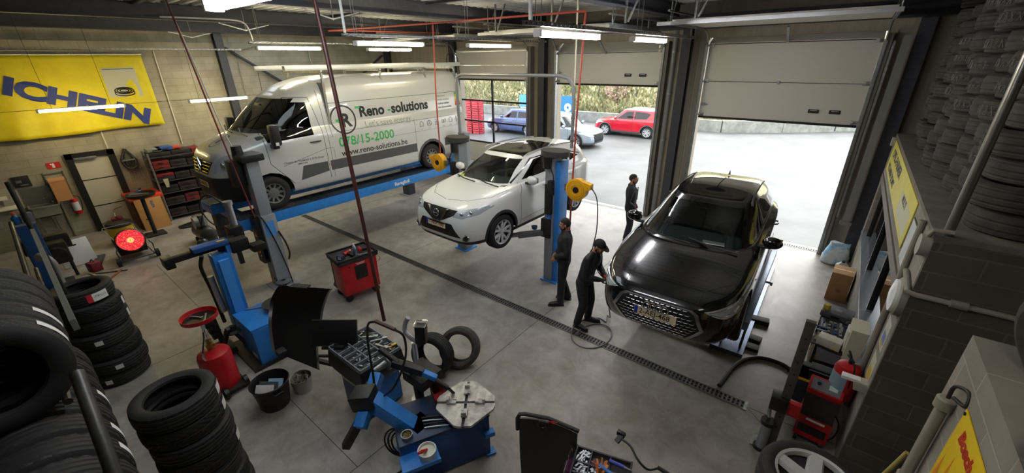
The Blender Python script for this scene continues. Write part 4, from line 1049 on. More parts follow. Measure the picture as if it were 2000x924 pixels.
def hand(mb, w, d, up, s, curl=.5, r=.0085):
    """palm and five separate fingers; w wrist, d pointing direction, up = back of hand, s = side of the thumb"""
    w, d, up = V(w), V(d).normalized(), V(up).normalized(); sd = d.cross(up).normalized()*s; up = sd.cross(d).normalized()*s
    o = mb.M; mb.M = o @ Matrix(((sd.x, d.x, up.x, w.x), (sd.y, d.y, up.y, w.y), (sd.z, d.z, up.z, w.z), (0, 0, 0, 1)))
    mb.ball((0, .045, 0), 1, 12, (.040, .055, .016))
    for k, (x, l) in enumerate(((.028, .070), (.010, .078), (-.009, .072), (-.027, .056))):
        p = V((x, .088, 0)); pts = [V((x*.9, .05, 0)), p]; a = 0
        for q in (.45, .32, .25): a += curl*(.5+.5*q); p = p+V((0, math.cos(a), -math.sin(a)))*l*q*1.0; pts.append(p)
        mb.tube(pts, [r, r, r*.95, r*.9, r*.8], 8); mb.ball(pts[-1], r*.82, 8)
    p = V((.030, .02, -.004)); pts = [p, p+V((.022, .022, -.008)), p+V((.030, .048, -.018)), p+V((.026, .072, -.026))]
    mb.tube(pts, [r*1.3, r*1.2, r*1.05, r*.85], 8); mb.ball(pts[-1], r*.9, 8); mb.M = o
def head(mb, M):
    """head about its centre; face towards -y"""
    o = mb.M; mb.M = o @ M
    mb.ball((0, .012, .02), 1, 20, (.076, .094, .098)); mb.ball((0, -.022, -.045), 1, 16, (.058, .066, .072)); mb.ball((0, -.045, -.088), 1, 12, (.035, .036, .028))
    mb.loft([[(-.006, -.088, .018), (.006, -.088, .018), (.007, -.07, .02), (-.007, -.07, .02)], [(-.013, -.112, -.022), (.013, -.112, -.022), (.02, -.07, -.024), (-.02, -.07, -.024)], [(-.011, -.094, -.032), (.011, -.094, -.032), (.012, -.07, -.034), (-.012, -.07, -.034)]])
    for s in (1, -1):
        mb.ball((s*.030, -.076, .028), 1, 10, (.022, .014, .010)); mb.ball((s*.079, .008, -.008), 1, 10, (.012, .022, .034)); mb.ball((s*.036, -.064, -.02), 1, 10, (.026, .022, .024))
    mb.ball((0, -.082, -.054), 1, 10, (.026, .013, .007)); mb.ball((0, -.079, -.064), 1, 10, (.022, .013, .008)); mb.M = o
def shell(M, fn, name, m, parent, k=1.05, c=(0, .012, .02), r=(.076, .094, .098), n=26):
    """the part of a slightly larger skull for which fn(x,y,z) is true (hair, beard, cap)"""
    mb = MB(); mb.M = M; bm = bmesh.new(); bmesh.ops.create_uvsphere(bm, u_segments=n*2, v_segments=n, radius=1)
    for v in bm.verts: v.co = V((c[0]+v.co.x*r[0]*k, c[1]+v.co.y*r[1]*k, c[2]+v.co.z*r[2]*k))
    bmesh.ops.delete(bm, geom=[f for f in bm.faces if not fn(*f.calc_center_median())], context='FACES')
    mb.bm(bm); o = mb.build(name, m, parent)
    md = o.modifiers.new('t', 'SOLIDIFY'); md.thickness = .010; md.offset = -1
    return bake(o)
def person(label, loc, face, J, hd, mats, hands, h=1.0, extra=None):
    rz = math.degrees(math.atan2(face[1], face[0]))+90
    root = thing('person', label, 'person', loc, rz); root.scale = (h, h, h)
    HM = T(*hd['c']) @ RZ(hd.get('yaw', 0)) @ RX(hd.get('pitch', 0))
    mb = MB(); head(mb, HM)
    limb(mb, [J['neck'], V(J['neck']).lerp(V(hd['c']), .5), V(hd['c'])+V((0, .02, -.03))], [.062, .056, .055])
    trunk(mb, [(J['pelvis'], .155, .105), (J['spine'], .145, .10), (J['chest'], .17, .115), (J['neck'], .08, .07)])
    for s in ('L', 'R'):
        limb(mb, [J['sh'+s], V(J['sh'+s]).lerp(V(J['el'+s]), .5), J['el'+s], V(J['el'+s]).lerp(V(J['wr'+s]), .4), J['wr'+s]], [.058, .05, .042, .042, .028])
        limb(mb, [J['hip'+s], V(J['hip'+s]).lerp(V(J['kn'+s]), .5), J['kn'+s], V(J['kn'+s]).lerp(V(J['an'+s]), .35), J['an'+s]], [.09, .075, .055, .055, .038])
        limb(mb, [V(J['an'+s])+V((0, .03, -.03)), J['toe'+s]], [.036, .028])
        hh = hands[s]; hand(mb, J['wr'+s], hh[0], hh[1], hh[2], hh[3])
    body = remesh(mb, 'body', M_skin, root, .0068, 2)
    # clothes
    mb = MB(); P = J
    trunk(mb, [((P['pelvis'][0], P['pelvis'][1], P['pelvis'][2]-.07), .178, .132), (P['pelvis'], .178, .132), (P['spine'], .172, .128), (P['chest'], .205, .142), (V(P['chest']).lerp(V(P['neck']), .55), .175, .12), (V(P['neck'])+V((0, 0, -.02)), .085, .08), (V(P['neck'])+V((0, -.005, .02)), .074, .074)])
    for s in ('L', 'R'):
        a, b, c = V(P['sh'+s]), V(P['el'+s]), V(P['wr'+s]); limb(mb, [a, a.lerp(b, .5), b, b.lerp(c, .5), b.lerp(c, .93)], [.070, .066, .058, .053, .044]); limb(mb, [V(P['neck'])+V((0, .005, -.035)), V(P['neck']).lerp(a, .55)+V((0, .0, .012)), a], [.06, .062, .066])
    jk = remesh(mb, 'jacket', mats['top'], root, .011, 5)
    mb = MB(); trunk(mb, [(V(P['pelvis'])+V((0, .005, -.10)), .165, .122), (P['pelvis'], .166, .12), (V(P['pelvis']).lerp(V(P['spine']), .6), .155, .112)])
    for s in ('L', 'R'):
        a, b, c = V(P['hip'+s]), V(P['kn'+s]), V(P['an'+s]); limb(mb, [a, a.lerp(b, .5), b, b.lerp(c, .5), c+V((0, .005, .0))], [.108, .096, .077, .07, .066])
    remesh(mb, 'trousers', mats['leg'], root, .011, 5)
    for s in ('L', 'R'):
        an, to = V(P['an'+s]), V(P['toe'+s]); d = V((to.x-an.x, to.y-an.y, 0)).normalized(); g = min(an.z-.09, 10)
        mb = MB(); limb(mb, [an+V((0, 0, .03)), an+V((0, 0, -.03))-d*.02, an+d*.10+V((0, 0, -.045)), an+d*.19+V((0, 0, -.052))], [.050, .052, .046, .038])
        mb.box(0, 0, 0, .001, .001, .001)
        sh = remesh(mb, 'shoe', mats.get('shoe', M_black), root, .008, 3)
        for v in sh.data.vertices: v.co.z = max(v.co.z, an.z-.088)
        mb = MB(); t = V((-d.y, d.x, 0)); out = []
        for l, w in ((-.075, .03), (-.06, .043), (.05, .046), (.16, .046), (.215, .034), (.235, .012)): out.append((l, w))
        pol = [an+d*l+t*w for l, w in out]+[an+d*l-t*w for l, w in reversed(out)]
        mb.prism([(p.x, p.y) for p in pol], an.z-.092, an.z-.072); mb.build('sole', M_rubber, sh)
    for s in (1, -1):
        mb = MB(); mb.M = HM; mb.ball((s*.030, -.0865, .020), 1, 10, (.013, .006, .007)); e = mb.build('eye', mat('eye_white', '#d8d2c8', .3), root)
        mb = MB(); mb.M = HM; mb.ball((s*.030, -.0915, .020), 1, 8, (.006, .003, .006)); mb.build('iris', mat('iris_brown', '#20130c', .3), e)
        mb = MB(); mb.M = HM; mb.tube([(s*.014, -.093, .036), (s*.030, -.096, .042), (s*.05, -.084, .038)], .004, 6); mb.build('eyebrow', M_hair, root)
    if hd.get('hair', True): shell(HM, lambda x, y, z: z > .075 or (z > -.03-.0*y and y > .0+(-.02 if z > .02 else .01)) or (z > .055 and y > -.07), 'hair', M_hair, root, 1.07)
    if hd.get('beard'): shell(HM, lambda x, y, z: (z < -.078 and y < .02) or (y < .008 and y > -.02 and z < -.03) , 'beard', M_hair, root, 1.06, (0, -.018, -.045), (.064, .075, .078))
    if hd.get('moustache', hd.get('beard')):
        mb = MB(); mb.M = HM; mb.tube([(-.03, -.088, -.048), (0, -.101, -.04), (.03, -.088, -.048)], .0065, 6, smooth=3); mb.build('moustache', M_hair, root)
    # collar and zip
    mb = MB(); n = V(P['neck']); mb.lathe([(.092, -.045), (.088, .02), (.080, .042), (.070, .02), (.07, -.045)], 22, T(n.x, n.y-.004, n.z-.012) @ RX(6), closed=True); mb.build('collar', mats['top'], jk)
    if extra: extra(root, HM, jk)
    return root
def pose(**k):
    J = dict(pelvis=(0, 0, .96), spine=(0, .0, 1.12), chest=(0, .005, 1.32), neck=(0, .02, 1.505),
             shL=(.185, .015, 1.435), shR=(-.185, .015, 1.435), elL=(.265, .06, 1.15), elR=(-.265, .06, 1.15), wrL=(.22, -.12, .98), wrR=(-.22, -.12, .98),
             hipL=(.09, 0, .92), hipR=(-.09, 0, .92), knL=(.115, -.03, .51), knR=(-.115, -.03, .51), anL=(.125, .03, .092), anR=(-.125, .03, .092), toeL=(.15, -.14, .04), toeR=(-.15, -.14, .04))
    J.update(k); return J
relaxed = {'L': ((-.2, -.5, -.8), (1, -.3, 0), -1, .5), 'R': ((.2, -.5, -.8), (-1, -.3, 0), 1, .5)}
person('man with short black hair in black workwear beside the lift post of the white car', (-3.52, 5.90, 0), (-.86, -.50),
       pose(wrL=(.13, -.16, 1.03), wrR=(-.15, -.15, 1.0), elL=(.27, .05, 1.17), elR=(-.27, .05, 1.16), anL=(.13, -.04, .092), toeL=(.16, -.2, .04), anR=(-.11, .10, .092), toeR=(-.15, -.06, .04)),
       dict(c=(0, -.01, 1.645), pitch=4, beard=True), dict(top=M_cloth, leg=M_trous), relaxed, 1.0)
def specs(root, HM, jk):
    mb = MB(); mb.M = HM
    for s in (1, -1):
        o = mb.M; mb.M = HM @ T(s*.032, -.104, .018) @ RX(90); mb.tube([(.024*math.cos(2*PI*i/14), .018*math.sin(2*PI*i/14), 0) for i in range(14)], .002, 5, closed=True); mb.M = HM
        mb.tube([(s*.056, -.102, .022), (s*.078, -.05, .02), (s*.081, .01, .01)], .002, 5)
    mb.tube([(-.008, -.106, .022), (.008, -.106, .022)], .002, 5); mb.build('glasses', M_black, root)
    mb = MB(); mb.box(-.012, -.145, 1.15, .012, -.125, 1.47, .004); mb.build('zip', mat('zip_grey', '#7d8084', .4), jk)
    mb = MB(); mb.box(-.055, -.1425, 1.16, .055, -.12, 1.46, .01); mb.build('shirt_front', mat('grey_shirt', '#6f7277', .8), jk)
person('bearded man with glasses standing behind the black car near the pier', (-3.70, 9.30, 0), (.86, .36),
       pose(wrL=(.20, -.10, .99), wrR=(-.20, -.10, .99)), dict(c=(0, -.01, 1.65), pitch=2, yaw=-6, beard=True), dict(top=M_cloth, leg=M_trous), relaxed, 1.02, specs)
def cap3(root, HM, jk):
    shell(HM, lambda x, y, z: z > .035, 'cap', mat('black_cap', '#17181b', .8), root, 1.13, (0, .008, .018), (.078, .097, .10))
    mb = MB(); mb.M = HM @ T(0, -.092, .055) @ RX(14)
    n = 12; top = [(.075*math.cos(PI+PI*i/n), .085*math.sin(PI+PI*i/n), -.010*(math.cos(PI*i/n))**2) for i in range(n+1)]
    mb.loft([[(x, y, z) for x, y, z in top]+[(.07, .02, 0), (-.07, .02, 0)], [(x, y, z+.006) for x, y, z in top]+[(.07, .02, .006), (-.07, .02, .006)]]); mb.build('cap_peak', MATS['black_cap'], root)
    mb = MB()
    for s in (1, -1):
        w = V(J3['wr'+('L' if s > 0 else 'R')]); hh = hands3['L' if s > 0 else 'R']; m2 = MB(); hand(m2, w, hh[0], hh[1], hh[2], hh[3], .0115)
        m2.cyl(w-V(hh[0]).normalized()*.05, w+V(hh[0]).normalized()*.02, .036, .036, 12); remesh(m2, 'glove', mat('red_glove', '#c8321f', .7) if s > 0 else mat('dark_glove', '#2a2422', .8), root, .006, 2)
    mb = MB(); mb.box(-.16, -.26, 1.06, -.02, -.16, 1.08, .004); 
J3 = pose(pelvis=(0, .04, .95), spine=(0, .01, 1.11), chest=(0, -.05, 1.30), neck=(0, -.10, 1.475), shL=(.185, -.07, 1.41), shR=(-.185, -.07, 1.41), elL=(.25, -.08, 1.12), elR=(-.25, -.08, 1.12),
          wrL=(.12, -.25, 1.03), wrR=(-.10, -.27, 1.06), hipL=(.09, .06, .91), hipR=(-.09, .06, .91), knL=(.13, -.02, .50), knR=(-.12, .0, .50), anL=(.16, .02, .092), toeL=(.2, -.15, .04), anR=(-.13, .08, .092), toeR=(-.16, -.09, .04))
hands3 = {'L': ((-.5, -.75, .1), (.3, -.1, .9), -1, .55), 'R': ((.5, -.75, .1), (-.3, -.1, .9), 1, .55)}
person('man in black cap and red glove bending beside the front of the black car', (-2.80, 5.50, 0), (.92, .02), J3, dict(c=(0, -.165, 1.60), pitch=30, beard=True, hair=True), dict(top=mat('quilted_gilet_black', '#1b1c20', .6, bump=.3, bs=24), leg=M_trous), hands3, 1.0, cap3)
# ================================================================ four-post runway lift under the van
g = thing('runway_lift', 'four-post vehicle lift with blue runways carrying the silver van', 'vehicle lift', (-10.1, 5.6, 0))
for px, py in ((-8.70, 2.85), (-8.70, 8.6), (-11.65, 2.85), (-11.65, 8.6)):
    p = thing('post', None, None, (px+10.1, py-5.6, 0)); p.parent = g; near = (px, py) == (-8.70, 2.85)
    H_ = 2.72 if near else 2.42 if px > -10 else 1.9
    mb = MB().box(-.17, -.14, .02, .17, .14, 1.62, .008).box(-.13, -.11, 1.6, .13, .11, H_, .008); mb.build('column', M_grey if px > -10 else M_dark, p)
    MB().box(-.26, -.24, 0, .26, .24, .02).build('base_plate', M_grey, p)
    if near: MB().box(-.22, -.20, 2.70, .22, .20, 2.83, .02).build('head_cover', M_black, p)
    else: MB().box(-.14, -.12, H_-.02, .14, .12, H_+.02, .006).build('head_cover', M_grey, p)
    if near:
        mb = MB().cyl((-.12, -.12, 2.80), (-.12, -.12, 2.98), .10, .085, 18).box(-.30, -.33, 2.22, -.02, -.12, 2.72, .02); mb.build('motor', M_black, p)
        c = MB().box(-.14, -.24, .70, .10, -.14, 1.60, .015).box(-.17, -.26, .62, .10, -.14, 1.02, .02).build('control_box', M_black, p)
        mb = MB(); mb.add([(-.06, -.243, 1.20), (.06, -.243, 1.20), (0, -.243, 1.30)], [(0, 1, 2)]); mb.build('warning_triangle', mat('warning_yellow', '#e2a51c', .5), c)
        MB().box(-.05, -.285, .86, .05, -.255, .95, .01).build('main_switch', mat('switch_orange', '#e0691c', .4), c)
        MB().cyl((.05, -.262, .80), (.05, -.275, .80), .012, n=10).build('indicator_lamp', M_yellow, c)
        MB().add([(.1715, -.11, 1.18), (.1715, .08, 1.18), (.1715, .08, 1.50), (.1715, -.11, 1.50)], [(0, 1, 2, 3)]).build('instruction_sticker', mat('sticker_blue', '#4f92d8', .5), p)
        mb = MB().tube([(-.06, -.16, 1.62), (.1, -.17, 1.68), (.19, -.1, 1.55), (.2, .02, 1.0), (.2, .1, .4), (.19, .13, .05)], .012, 8, smooth=5); mb.tube([(.18, .12, 1.25), (.25, .17, 1.0), (.24, .2, .75), (.2, .17, .6)], .018, 8, smooth=5); mb.build('cable', M_black, p)
for x0, x1 in ((-9.55, -8.92), (-11.2, -10.55)):
    r = thing('runway', None, None, (x0+10.1, 0, 0)); r.parent = g; w = x1-x0; y0, y1 = 2.45-5.6, 8.5-5.6
    MB().box(0, y0, 1.30, w, y1, 1.515, .006).build('beam', M_blue, r)
    mb = MB().box(.03, y0+.02, 1.515, w-.03, y1-.02, 1.528); mb.build('tread_plate', mat('tread_dark_blue', '#20344e', .6, col2='#33383f', ns=6), r)
    mb = MB()
    for k in range(3): mb.box(.06, y0+1.55+k*.16, 1.528, w-.06, y0+1.63+k*.16, 1.534)
    mb.build('slip_plate', M_blackm, r)
    mb = MB().lathe([(.02, 1.528), (.2, 1.528), (.2, 1.54), (.02, 1.545)], 28, T(w/2, y0+1.02, 0)); mb.build('turn_plate', mat('turnplate_grey', '#4c4d4c', .5, .4, col2='#5b5a55', ns=8), r)
    MB().box(0, y1-.05, 1.5, w, y1, 1.62).build('wheel_stop', M_blue, r)
    if x0 > -10:
        mb = MB().text('Ravaglioli', .13, T(w+.001, .55, 1.36) @ RZ(90) @ RX(90), .002, bold=.003); mb.build('maker_lettering', M_white, r, smooth=False)
        MB().box(w, y0+.25, 1.36, w+.002, y0+.42, 1.46).build('rating_plate', M_label, r)
for y in (2.85, 8.6): MB().box(-11.55+10.1, y-5.6-.09, 1.08, -8.8+10.1, y-5.6+.09, 1.30, .008).build('cross_beam', M_blue, g)
# ================================================================ two-post lift under the white car
g = thing('two_post_lift', 'grey and blue two-post lift holding up the white crossover', 'vehicle lift', (-5.5, 6.55, 0))
for s in (1, -1):
    p = thing('post', None, None, (s*1.32, 0, 0)); p.parent = g
    MB().box(-s*.14, -.14, .02, s*.06, .12, 2.66, .006).build('column', M_grey, p)
    mb = MB().box(s*.06, -.10, .02, s*.17, .20, 2.60, .006); mb.build('back_plate', M_blue, p)
    MB().box(-.20, -.18, 0, .20, .22, .022).build('base_plate', M_blue, p)
    mb = MB(); mb.prism([(.30*math.cos(a)*(1.0), .22*math.sin(a)) for a in [2*PI*i/24 for i in range(24)]], 2.70, 2.80, T(0, -.02, 0)); mb.build('head_cover', mat('head_cover_dark', '#3b3a38', .6), p)
    mb = MB().cyl((-s*.06, -.10, 2.66), (-s*.06, -.10, 2.70), .10, n=18).cyl((-s*.06, -.20, 2.48), (-s*.06, -.20, 2.70), .085, n=18); mb.build('motor', M_black, p)
    mb = MB().box(-s*.10, -.22, 1.55, s*.05, -.14, 2.16, .01).box(-s*.02, -.25, 1.95, s*.08, -.14, 2.25, .012); mb.build('switch_box', M_blackm, p)
    c = MB().box(-s*.20, -.19, 1.02, s*.02, .17, 1.42, .01).build('carriage', M_blackm, p)
    MB().box(-s*.05, -.195, 1.46, s*.03, -.14, 1.62).build('lock_cover', M_blue, p)
    mb = MB()
    mb.tube([(s*.02, -.2, 2.5), (s*.1, -.22, 2.3), (s*.02, -.2, 2.05)], .010, 8, smooth=5); mb.build('cable', M_black, p)
    for e, ex, ey in ((1, -.80, -.95), (2, -.78, 1.05)):
        a = thing('arm', None, None, (0, 0, 0)); a.parent = p
        mb = MB(); beam(mb, (-s*.16, (-.12 if ey < 0 else .1), 1.10), (s*ex*.62, ey*.6, 1.10), .12, .10, .008); mb.build('outer_arm', mat('arm_grey', '#6d6f70', .5, .3), a)
        mb = MB(); beam(mb, (s*ex*.5, ey*.46, 1.11), (s*ex, ey, 1.11), .085, .07, .006); mb.build('inner_arm', M_steel, a)
        mb = MB().cyl((s*ex, ey, 1.06), (s*ex, ey, 1.20), .035, n=14).cyl((s*ex, ey, 1.20), (s*ex, ey, 1.245), .065, n=18); mb.build('pad', M_black, a)
# the cap left on the near arm
one('bowl', 'small blue bowl left standing on the lift arm beside the post', 'bowl', (lambda m: m.lathe([(0, .0), (.045, 0), (.06, .03), (.065, .07), (.055, .07), (.05, .03), (0, .012)], 20, T(-4.52, 6.34, 1.155)))(MB()), mat('bowl_blue', '#2d5f86', .4))
def reel(label, x, s, hose=False):
    r = thing('hose_reel', label, 'hose reel', (x, 6.42, 2.16), group=None); r.scale = (.8, .8, .8); Q = RX(90)
    n = 30; out = [(.25*math.cos(a), .25*math.sin(a)) for a in [2*PI*i/n for i in range(n)]]
    mb = MB(); mb.prism([(x_*(1.0), y_) for x_, y_ in out], -.09, .09, Q)
    mb.lathe([(.25, .05), (.265, .09), (.20, .10), (.12, .11), (.115, .09)], 30, Q, cap=False)
    mb.prism([(s*.10, .22), (s*.36, .17), (s*.36, .05), (s*.2, -.02)], -.07, .07, Q); mb.build('case', M_yellow, r)
    mb = MB().lathe([(0, .115), (.07, .115), (.075, .09)], 20, Q); mb.build('hub', M_black, r)
    mb = MB(); torus(mb, .17, .006, T(0, -.102, 0) @ Q); torus(mb, .215, .006, T(0, -.102, 0) @ Q); mb.build('moulded_rib', mat('rib_dark_yellow', '#c98f10', .5), r)
    mb = MB().box(-s*.34, -.03, -.08, -s*.18, .05, .08); mb.build('bracket', M_steel, r)
    return r
reel('yellow hose reel on the post nearest the men', -3.60, 1); reel('yellow hose reel half hidden behind the far post of the two-post lift', -7.38, -1)
h = MB().tube([(-3.33, 6.42, 2.25), (-3.16, 6.36, 2.05), (-3.02, 6.15, 1.6), (-2.95, 5.9, 1.25), (-2.74, 5.72, 1.04), (-2.54, 5.56, 1.02), (-2.43, 5.50, 1.0)], .010, 8, smooth=6)
one('air_hose', 'thin black hose hanging from the yellow reel to the man in the cap', 'hose', h, M_black)
pts = [(-2.42, 5.44, 1.0), (-2.42, 5.58, .55), (-2.48, 5.85, .1), (-2.6, 6.0, .012)]
for i in range(20):
    a = 1.1+i*2*PI/14; pts.append((-2.66+.30*math.cos(a)+.01*i, 5.42+.42*math.sin(a)-.01*i, .012+.004*(i > 12)))
one('air_hose', 'grey hose lying in a loop on the floor at the feet of the capped man', 'hose', MB().tube(pts, .011, 8, smooth=4), mat('hose_grey', '#6f7072', .5))
# ================================================================ scissor lift under the black car
g = thing('scissor_lift', 'low scissor lift with grey blue rails raised under the black car', 'vehicle lift', (-1.33, 7.0, 0), 1)
M_rail = mat('rail_blue_grey', '#6f7f9c', .35, .5, col2='#5a667e', ns=5)
for s in (1, -1):
    p = thing('platform', None, None, (s*.68, 0, 0)); p.parent = g
    MB().box(-.24, -1.45, .98, .24, 1.35, 1.06, .006).build('deck', M_blackm, p)
    MB().box(s*.20-.03, -1.48, .94, s*.20+.05, 1.38, 1.07, .006).build('side_rail', M_rail, p)
    MB().box(-.24, -.80, 0, .24, 2.9, .07).build('base_frame', M_rail, p)
    for q in (1, -1):
        mb = MB()
        for x in (-.14, .14): beam(mb, (x+.03*q, .35-1.0*q, .10), (x+.03*q, .35+1.0*q, .96), .035, .09)
        mb.build('scissor_arm', M_blackm, p)
    mb = MB().cyl((-.2, .35, .53), (.2, .35, .53), .03, n=12); mb.build('pivot_shaft', M_steel, p)
    for y in (-.85, .8): MB().box(-.09, y-.13, 1.06, .09, y+.13, 1.165, .01).build('rubber_block', M_rubber, p)
mb = MB(); beam(mb, (-.5, -.72, .05), (.5, -.72, .05), .08, .05); mb.build('cross_tube', M_steel, g)
mb = MB().cyl((.93, .1, .98), (1.02, .1, .98), .02, n=10).box(1.0, .06, .95, 1.03, .14, 1.01); mb.build('lock_pin', M_steel, g)
for k, (x, y, a) in enumerate(((-.36, 7.45, 8), (-.38, 6.85, -5), (-.37, 6.58, 3))):
    b = MB().box(-.15, -.08, 0, .15, .08, (.09, .06, .05)[k], .008); o = one('rubber_block', ('black rubber lifting block on the floor, farthest of three', 'black rubber lifting block on the floor, middle of three', 'black rubber lifting block on the floor, nearest of three')[k], 'block', b, M_rubber); o.location = (x, y, 0); o.rotation_euler.z = math.radians(a)
one('floor_cable', 'thick black cable cover running from the scissor lift to the wall', 'cable', MB().tube([(-.52, 5.35, .03), (-.42, 6.0, .03), (-.2, 6.35, .03), (.1, 6.42, .03), (.33, 6.28, .03), (.62, 6.05, .03)], .03, 8, smooth=6), M_black)
# ================================================================ workshop machines on the floor
M_tray = mat('tray_black', '#1c1c1d', .5)
M_sock = mat('socket_steel', '#a4a7ab', .42, .8)
# ---- tyre changer on the left
g = thing('tyre_changer', 'blue tyre changer with tall column and black swing arm beside the red oil drainer', 'tyre changer', (-6.75, 1.7, 0))
mb = W(g).box(-7.0, 1.45, .03, -6.25, 2.25, .66, .02); mb.build('cabinet', M_blue, g)
W(g).box(-7.25, 1.32, 0, -6.2, 2.3, .05).build('foot', M_blackm, g)
mb = W(g).box(-6.99, 1.44, .64, -6.26, 2.26, .69, .01); mb.build('cabinet_top', M_blue, g)
mb = W(g).lathe([(0, .69), (.07, .69), (.07, .76), (.21, .76), (.22, .79), (.10, .80), (.10, .78), (0, .78)], 28, T(-6.62, 2.0, 0)); mb.build('turntable', mat('turntable_dark', '#3d3e3f', .5, .4), g)
mb = W(g).box(-7.25, 1.45, .40, -7.03, 1.70, 1.70, .012); mb.build('column', M_blue, g)
mb = W(g).box(-7.05, 1.50, .45, -6.98, 1.64, 1.62); mb.build('column_rib', mat('rib_blue_light', '#4a9be8', .4), g)
mb = W(g).cyl((-7.18, 1.40, .7), (-7.2, 1.38, 1.35), .045, n=14); mb.build('air_cylinder', M_alu, g)
a = thing('swing_arm', None, None, (-.4, -.1, 1.78)); a.parent = g; bpy.context.view_layer.update()
mb = W(g); beam(mb, (-7.25, .98, 1.76), (-7.12, 1.72, 1.82), .10, .09, .01); beam(mb, (-7.36, .95, 1.72), (-7.3, 1.62, 1.80), .05, .06, .006); mb.build('arm_beam', M_blackm, g)
bpy.data.objects.remove(a)
mb = W(g); mb.box(-7.45, .92, 1.64, -7.2, 1.04, 1.80, .02); mb.build('arm_head', M_black, g)
mb = W(g); mb.box(-7.22, 1.25, 1.83, -7.02, 1.72, 1.90, .015); mb.build('arm_cover', M_dblue, g)
mb = W(g); mb.box(-7.2, 1.72, 1.66, -7.0, 1.98, 1.86, .02); mb.box(-7.12, 1.98, 1.60, -6.92, 2.18, 1.72, .02); mb.box(-7.06, 1.78, 1.46, -7.0, 1.84, 1.68); mb.build('mount_head', M_black, g)
mb = W(g); mb.box(-7.13, 1.66, 1.70, -7.03, 1.75, 1.82); mb.build('clamp', M_blue, g)
mb = W(g).box(-7.09, 1.58, 1.905, -7.05, 1.68, 1.91); mb.build('yellow_label', M_yellow, g)
mb = W(g).cyl((-7.5, 1.98, 1.9), (-7.5, 1.98, 2.3), .055, n=16).cyl((-7.5, 1.98, 2.3), (-7.5, 1.98, 2.36), .07, n=16); mb.build('lift_cylinder', M_alu, g)
mb = W(g); mb.box(-7.62, 1.86, 1.75, -7.38, 2.06, 1.95, .02); beam(mb, (-7.45, 1.9, 1.8), (-7.12, 1.6, 1.75), .08, .08); mb.build('cylinder_bracket', M_black, g)
mb = W(g); mb.tube([(-7.28, 1.38, 1.68), (-7.38, 1.34, 1.45), (-7.33, 1.36, 1.1), (-7.25, 1.36, .75), (-7.2, 1.36, .5)], .028, 8, smooth=5); mb.tube([(-7.5, 1.9, 2.36), (-7.7, 1.8, 2.48), (-7.9, 1.7, 2.3), (-7.85, 1.75, 2.0), (-7.6, 1.9, 1.85)], .012, 6, smooth=6); mb.build('hose', M_black, g)
mb = W(g)
for k in range(3): mb.cyl((-7.32+.03*k, 1.28-.03*k, .30+.14*k), (-7.32+.03*k, 1.16-.03*k, .30+.14*k), .09, n=16)
beam(mb, (-7.25, 1.25, .1), (-7.2, 1.22, .75), .07, .07); beam(mb, (-7.05, 1.2, .15), (-6.75, 1.28, .62), .05, .06); mb.box(-7.3, 1.12, .05, -6.9, 1.35, .16, .02); mb.build('bead_breaker', M_blackm, g)
mb = W(g).cyl((-7.12, 1.22, .82), (-7.12, 1.20, .82), .035, n=16); mb.build('pressure_gauge', M_white, g)
mb = W(g).lathe([(0, 0), (.10, 0), (.11, .015), (.05, .035), (.04, .12), (0, .12)], 18, T(-6.85, 1.36, .46)); beam(mb, (-6.85, 1.36, .46), (-6.75, 1.5, .1), .04, .04); mb.build('press_disc', M_blackm, g)
W(g).box(-6.55, 1.448, .10, -6.35, 1.452, .18).build('rating_plate', M_label, g)
def lube(label, p, col, h=.22, r=.085, brush=True):
    q = thing('paste_pot', label, 'pot', p)
    mb = MB().lathe([(0, 0), (r*.92, 0), (r, h*.95), (r*1.04, h), (r*.95, h), (r*.9, h*.1), (0, h*.1)], 22); mb.build('pot', col, q)
    if brush:
        mb = MB().cyl((0, .02, h*.4), (-.10, -.02, h*1.75), .009, n=8).ball((-.10, -.02, h*1.75), .022, 8); mb.build('brush', M_black, q)
    return q
lube('pale bucket with a brush standing on the blue tyre changer cabinet', (-6.72, 2.16, .69), mat('pot_pale', '#aeb8ad', .5), .24, .09)
one('bead_lever', 'long steel tyre lever lying on the blue tyre changer top', 'lever', beam(MB(), (-6.95, 1.62, .70), (-6.78, 1.88, .705), .03, .018, .004), M_sock)
one('air_chuck', 'grey air chuck lying on the blue tyre changer top', 'tool', MB().cyl((-6.92, 1.95, .71), (-6.83, 2.08, .71), .018, n=10).cyl((-6.83, 2.08, .71), (-6.80, 2.14, .73), .028, n=10), M_steel)
# ---- red oil drainer
g = thing('oil_drainer', 'red waste oil drainer with round dish on a telescopic pole', 'oil drainer', (-6.24, .93, 0))
mb = MB().lathe([(0, .07), (.19, .07), (.205, .09), (.205, .60), (.19, .65), (.10, .69), (0, .70)], 32); mb.build('tank', M_red, g)
mb = MB().cyl((-.02, 0, .69), (-.02, 0, 1.17), .024, n=14); mb.build('pole', M_chrome, g)
mb = MB().cyl((-.02, 0, .70), (-.02, 0, .80), .045, n=12).box(-.06, -.05, .74, .02, .05, .78).cyl((-.1, 0, .84), (.06, 0, .84), .016, n=8).cyl((-.02, 0, .80), (-.02, 0, .88), .035, n=12); mb.build('valve', M_brass, g)
mb = MB().lathe([(.03, 0), (.12, .02), (.215, .06), (.22, .12), (.213, .12), (.20, .07), (.10, .035), (.0, .03)], 36, T(-.02, 0, 1.15)); d = mb.build('dish', M_red, g)
MB().lathe([(0, 0), (.19, 0)], 32, T(-.02, 0, 1.222), cap=False).build('dish_grid', mat('oily_dark', '#1d1512', .3), d)
mb = MB().tube([(.12, -.10, .60), (.16, -.14, .74), (.12, -.05, .98)], .014, 8, smooth=4); mb.tube([(.12, -.05, .98), (.11, -.03, 1.06)], .018, 8); mb.build('push_handle', M_chrome, g)
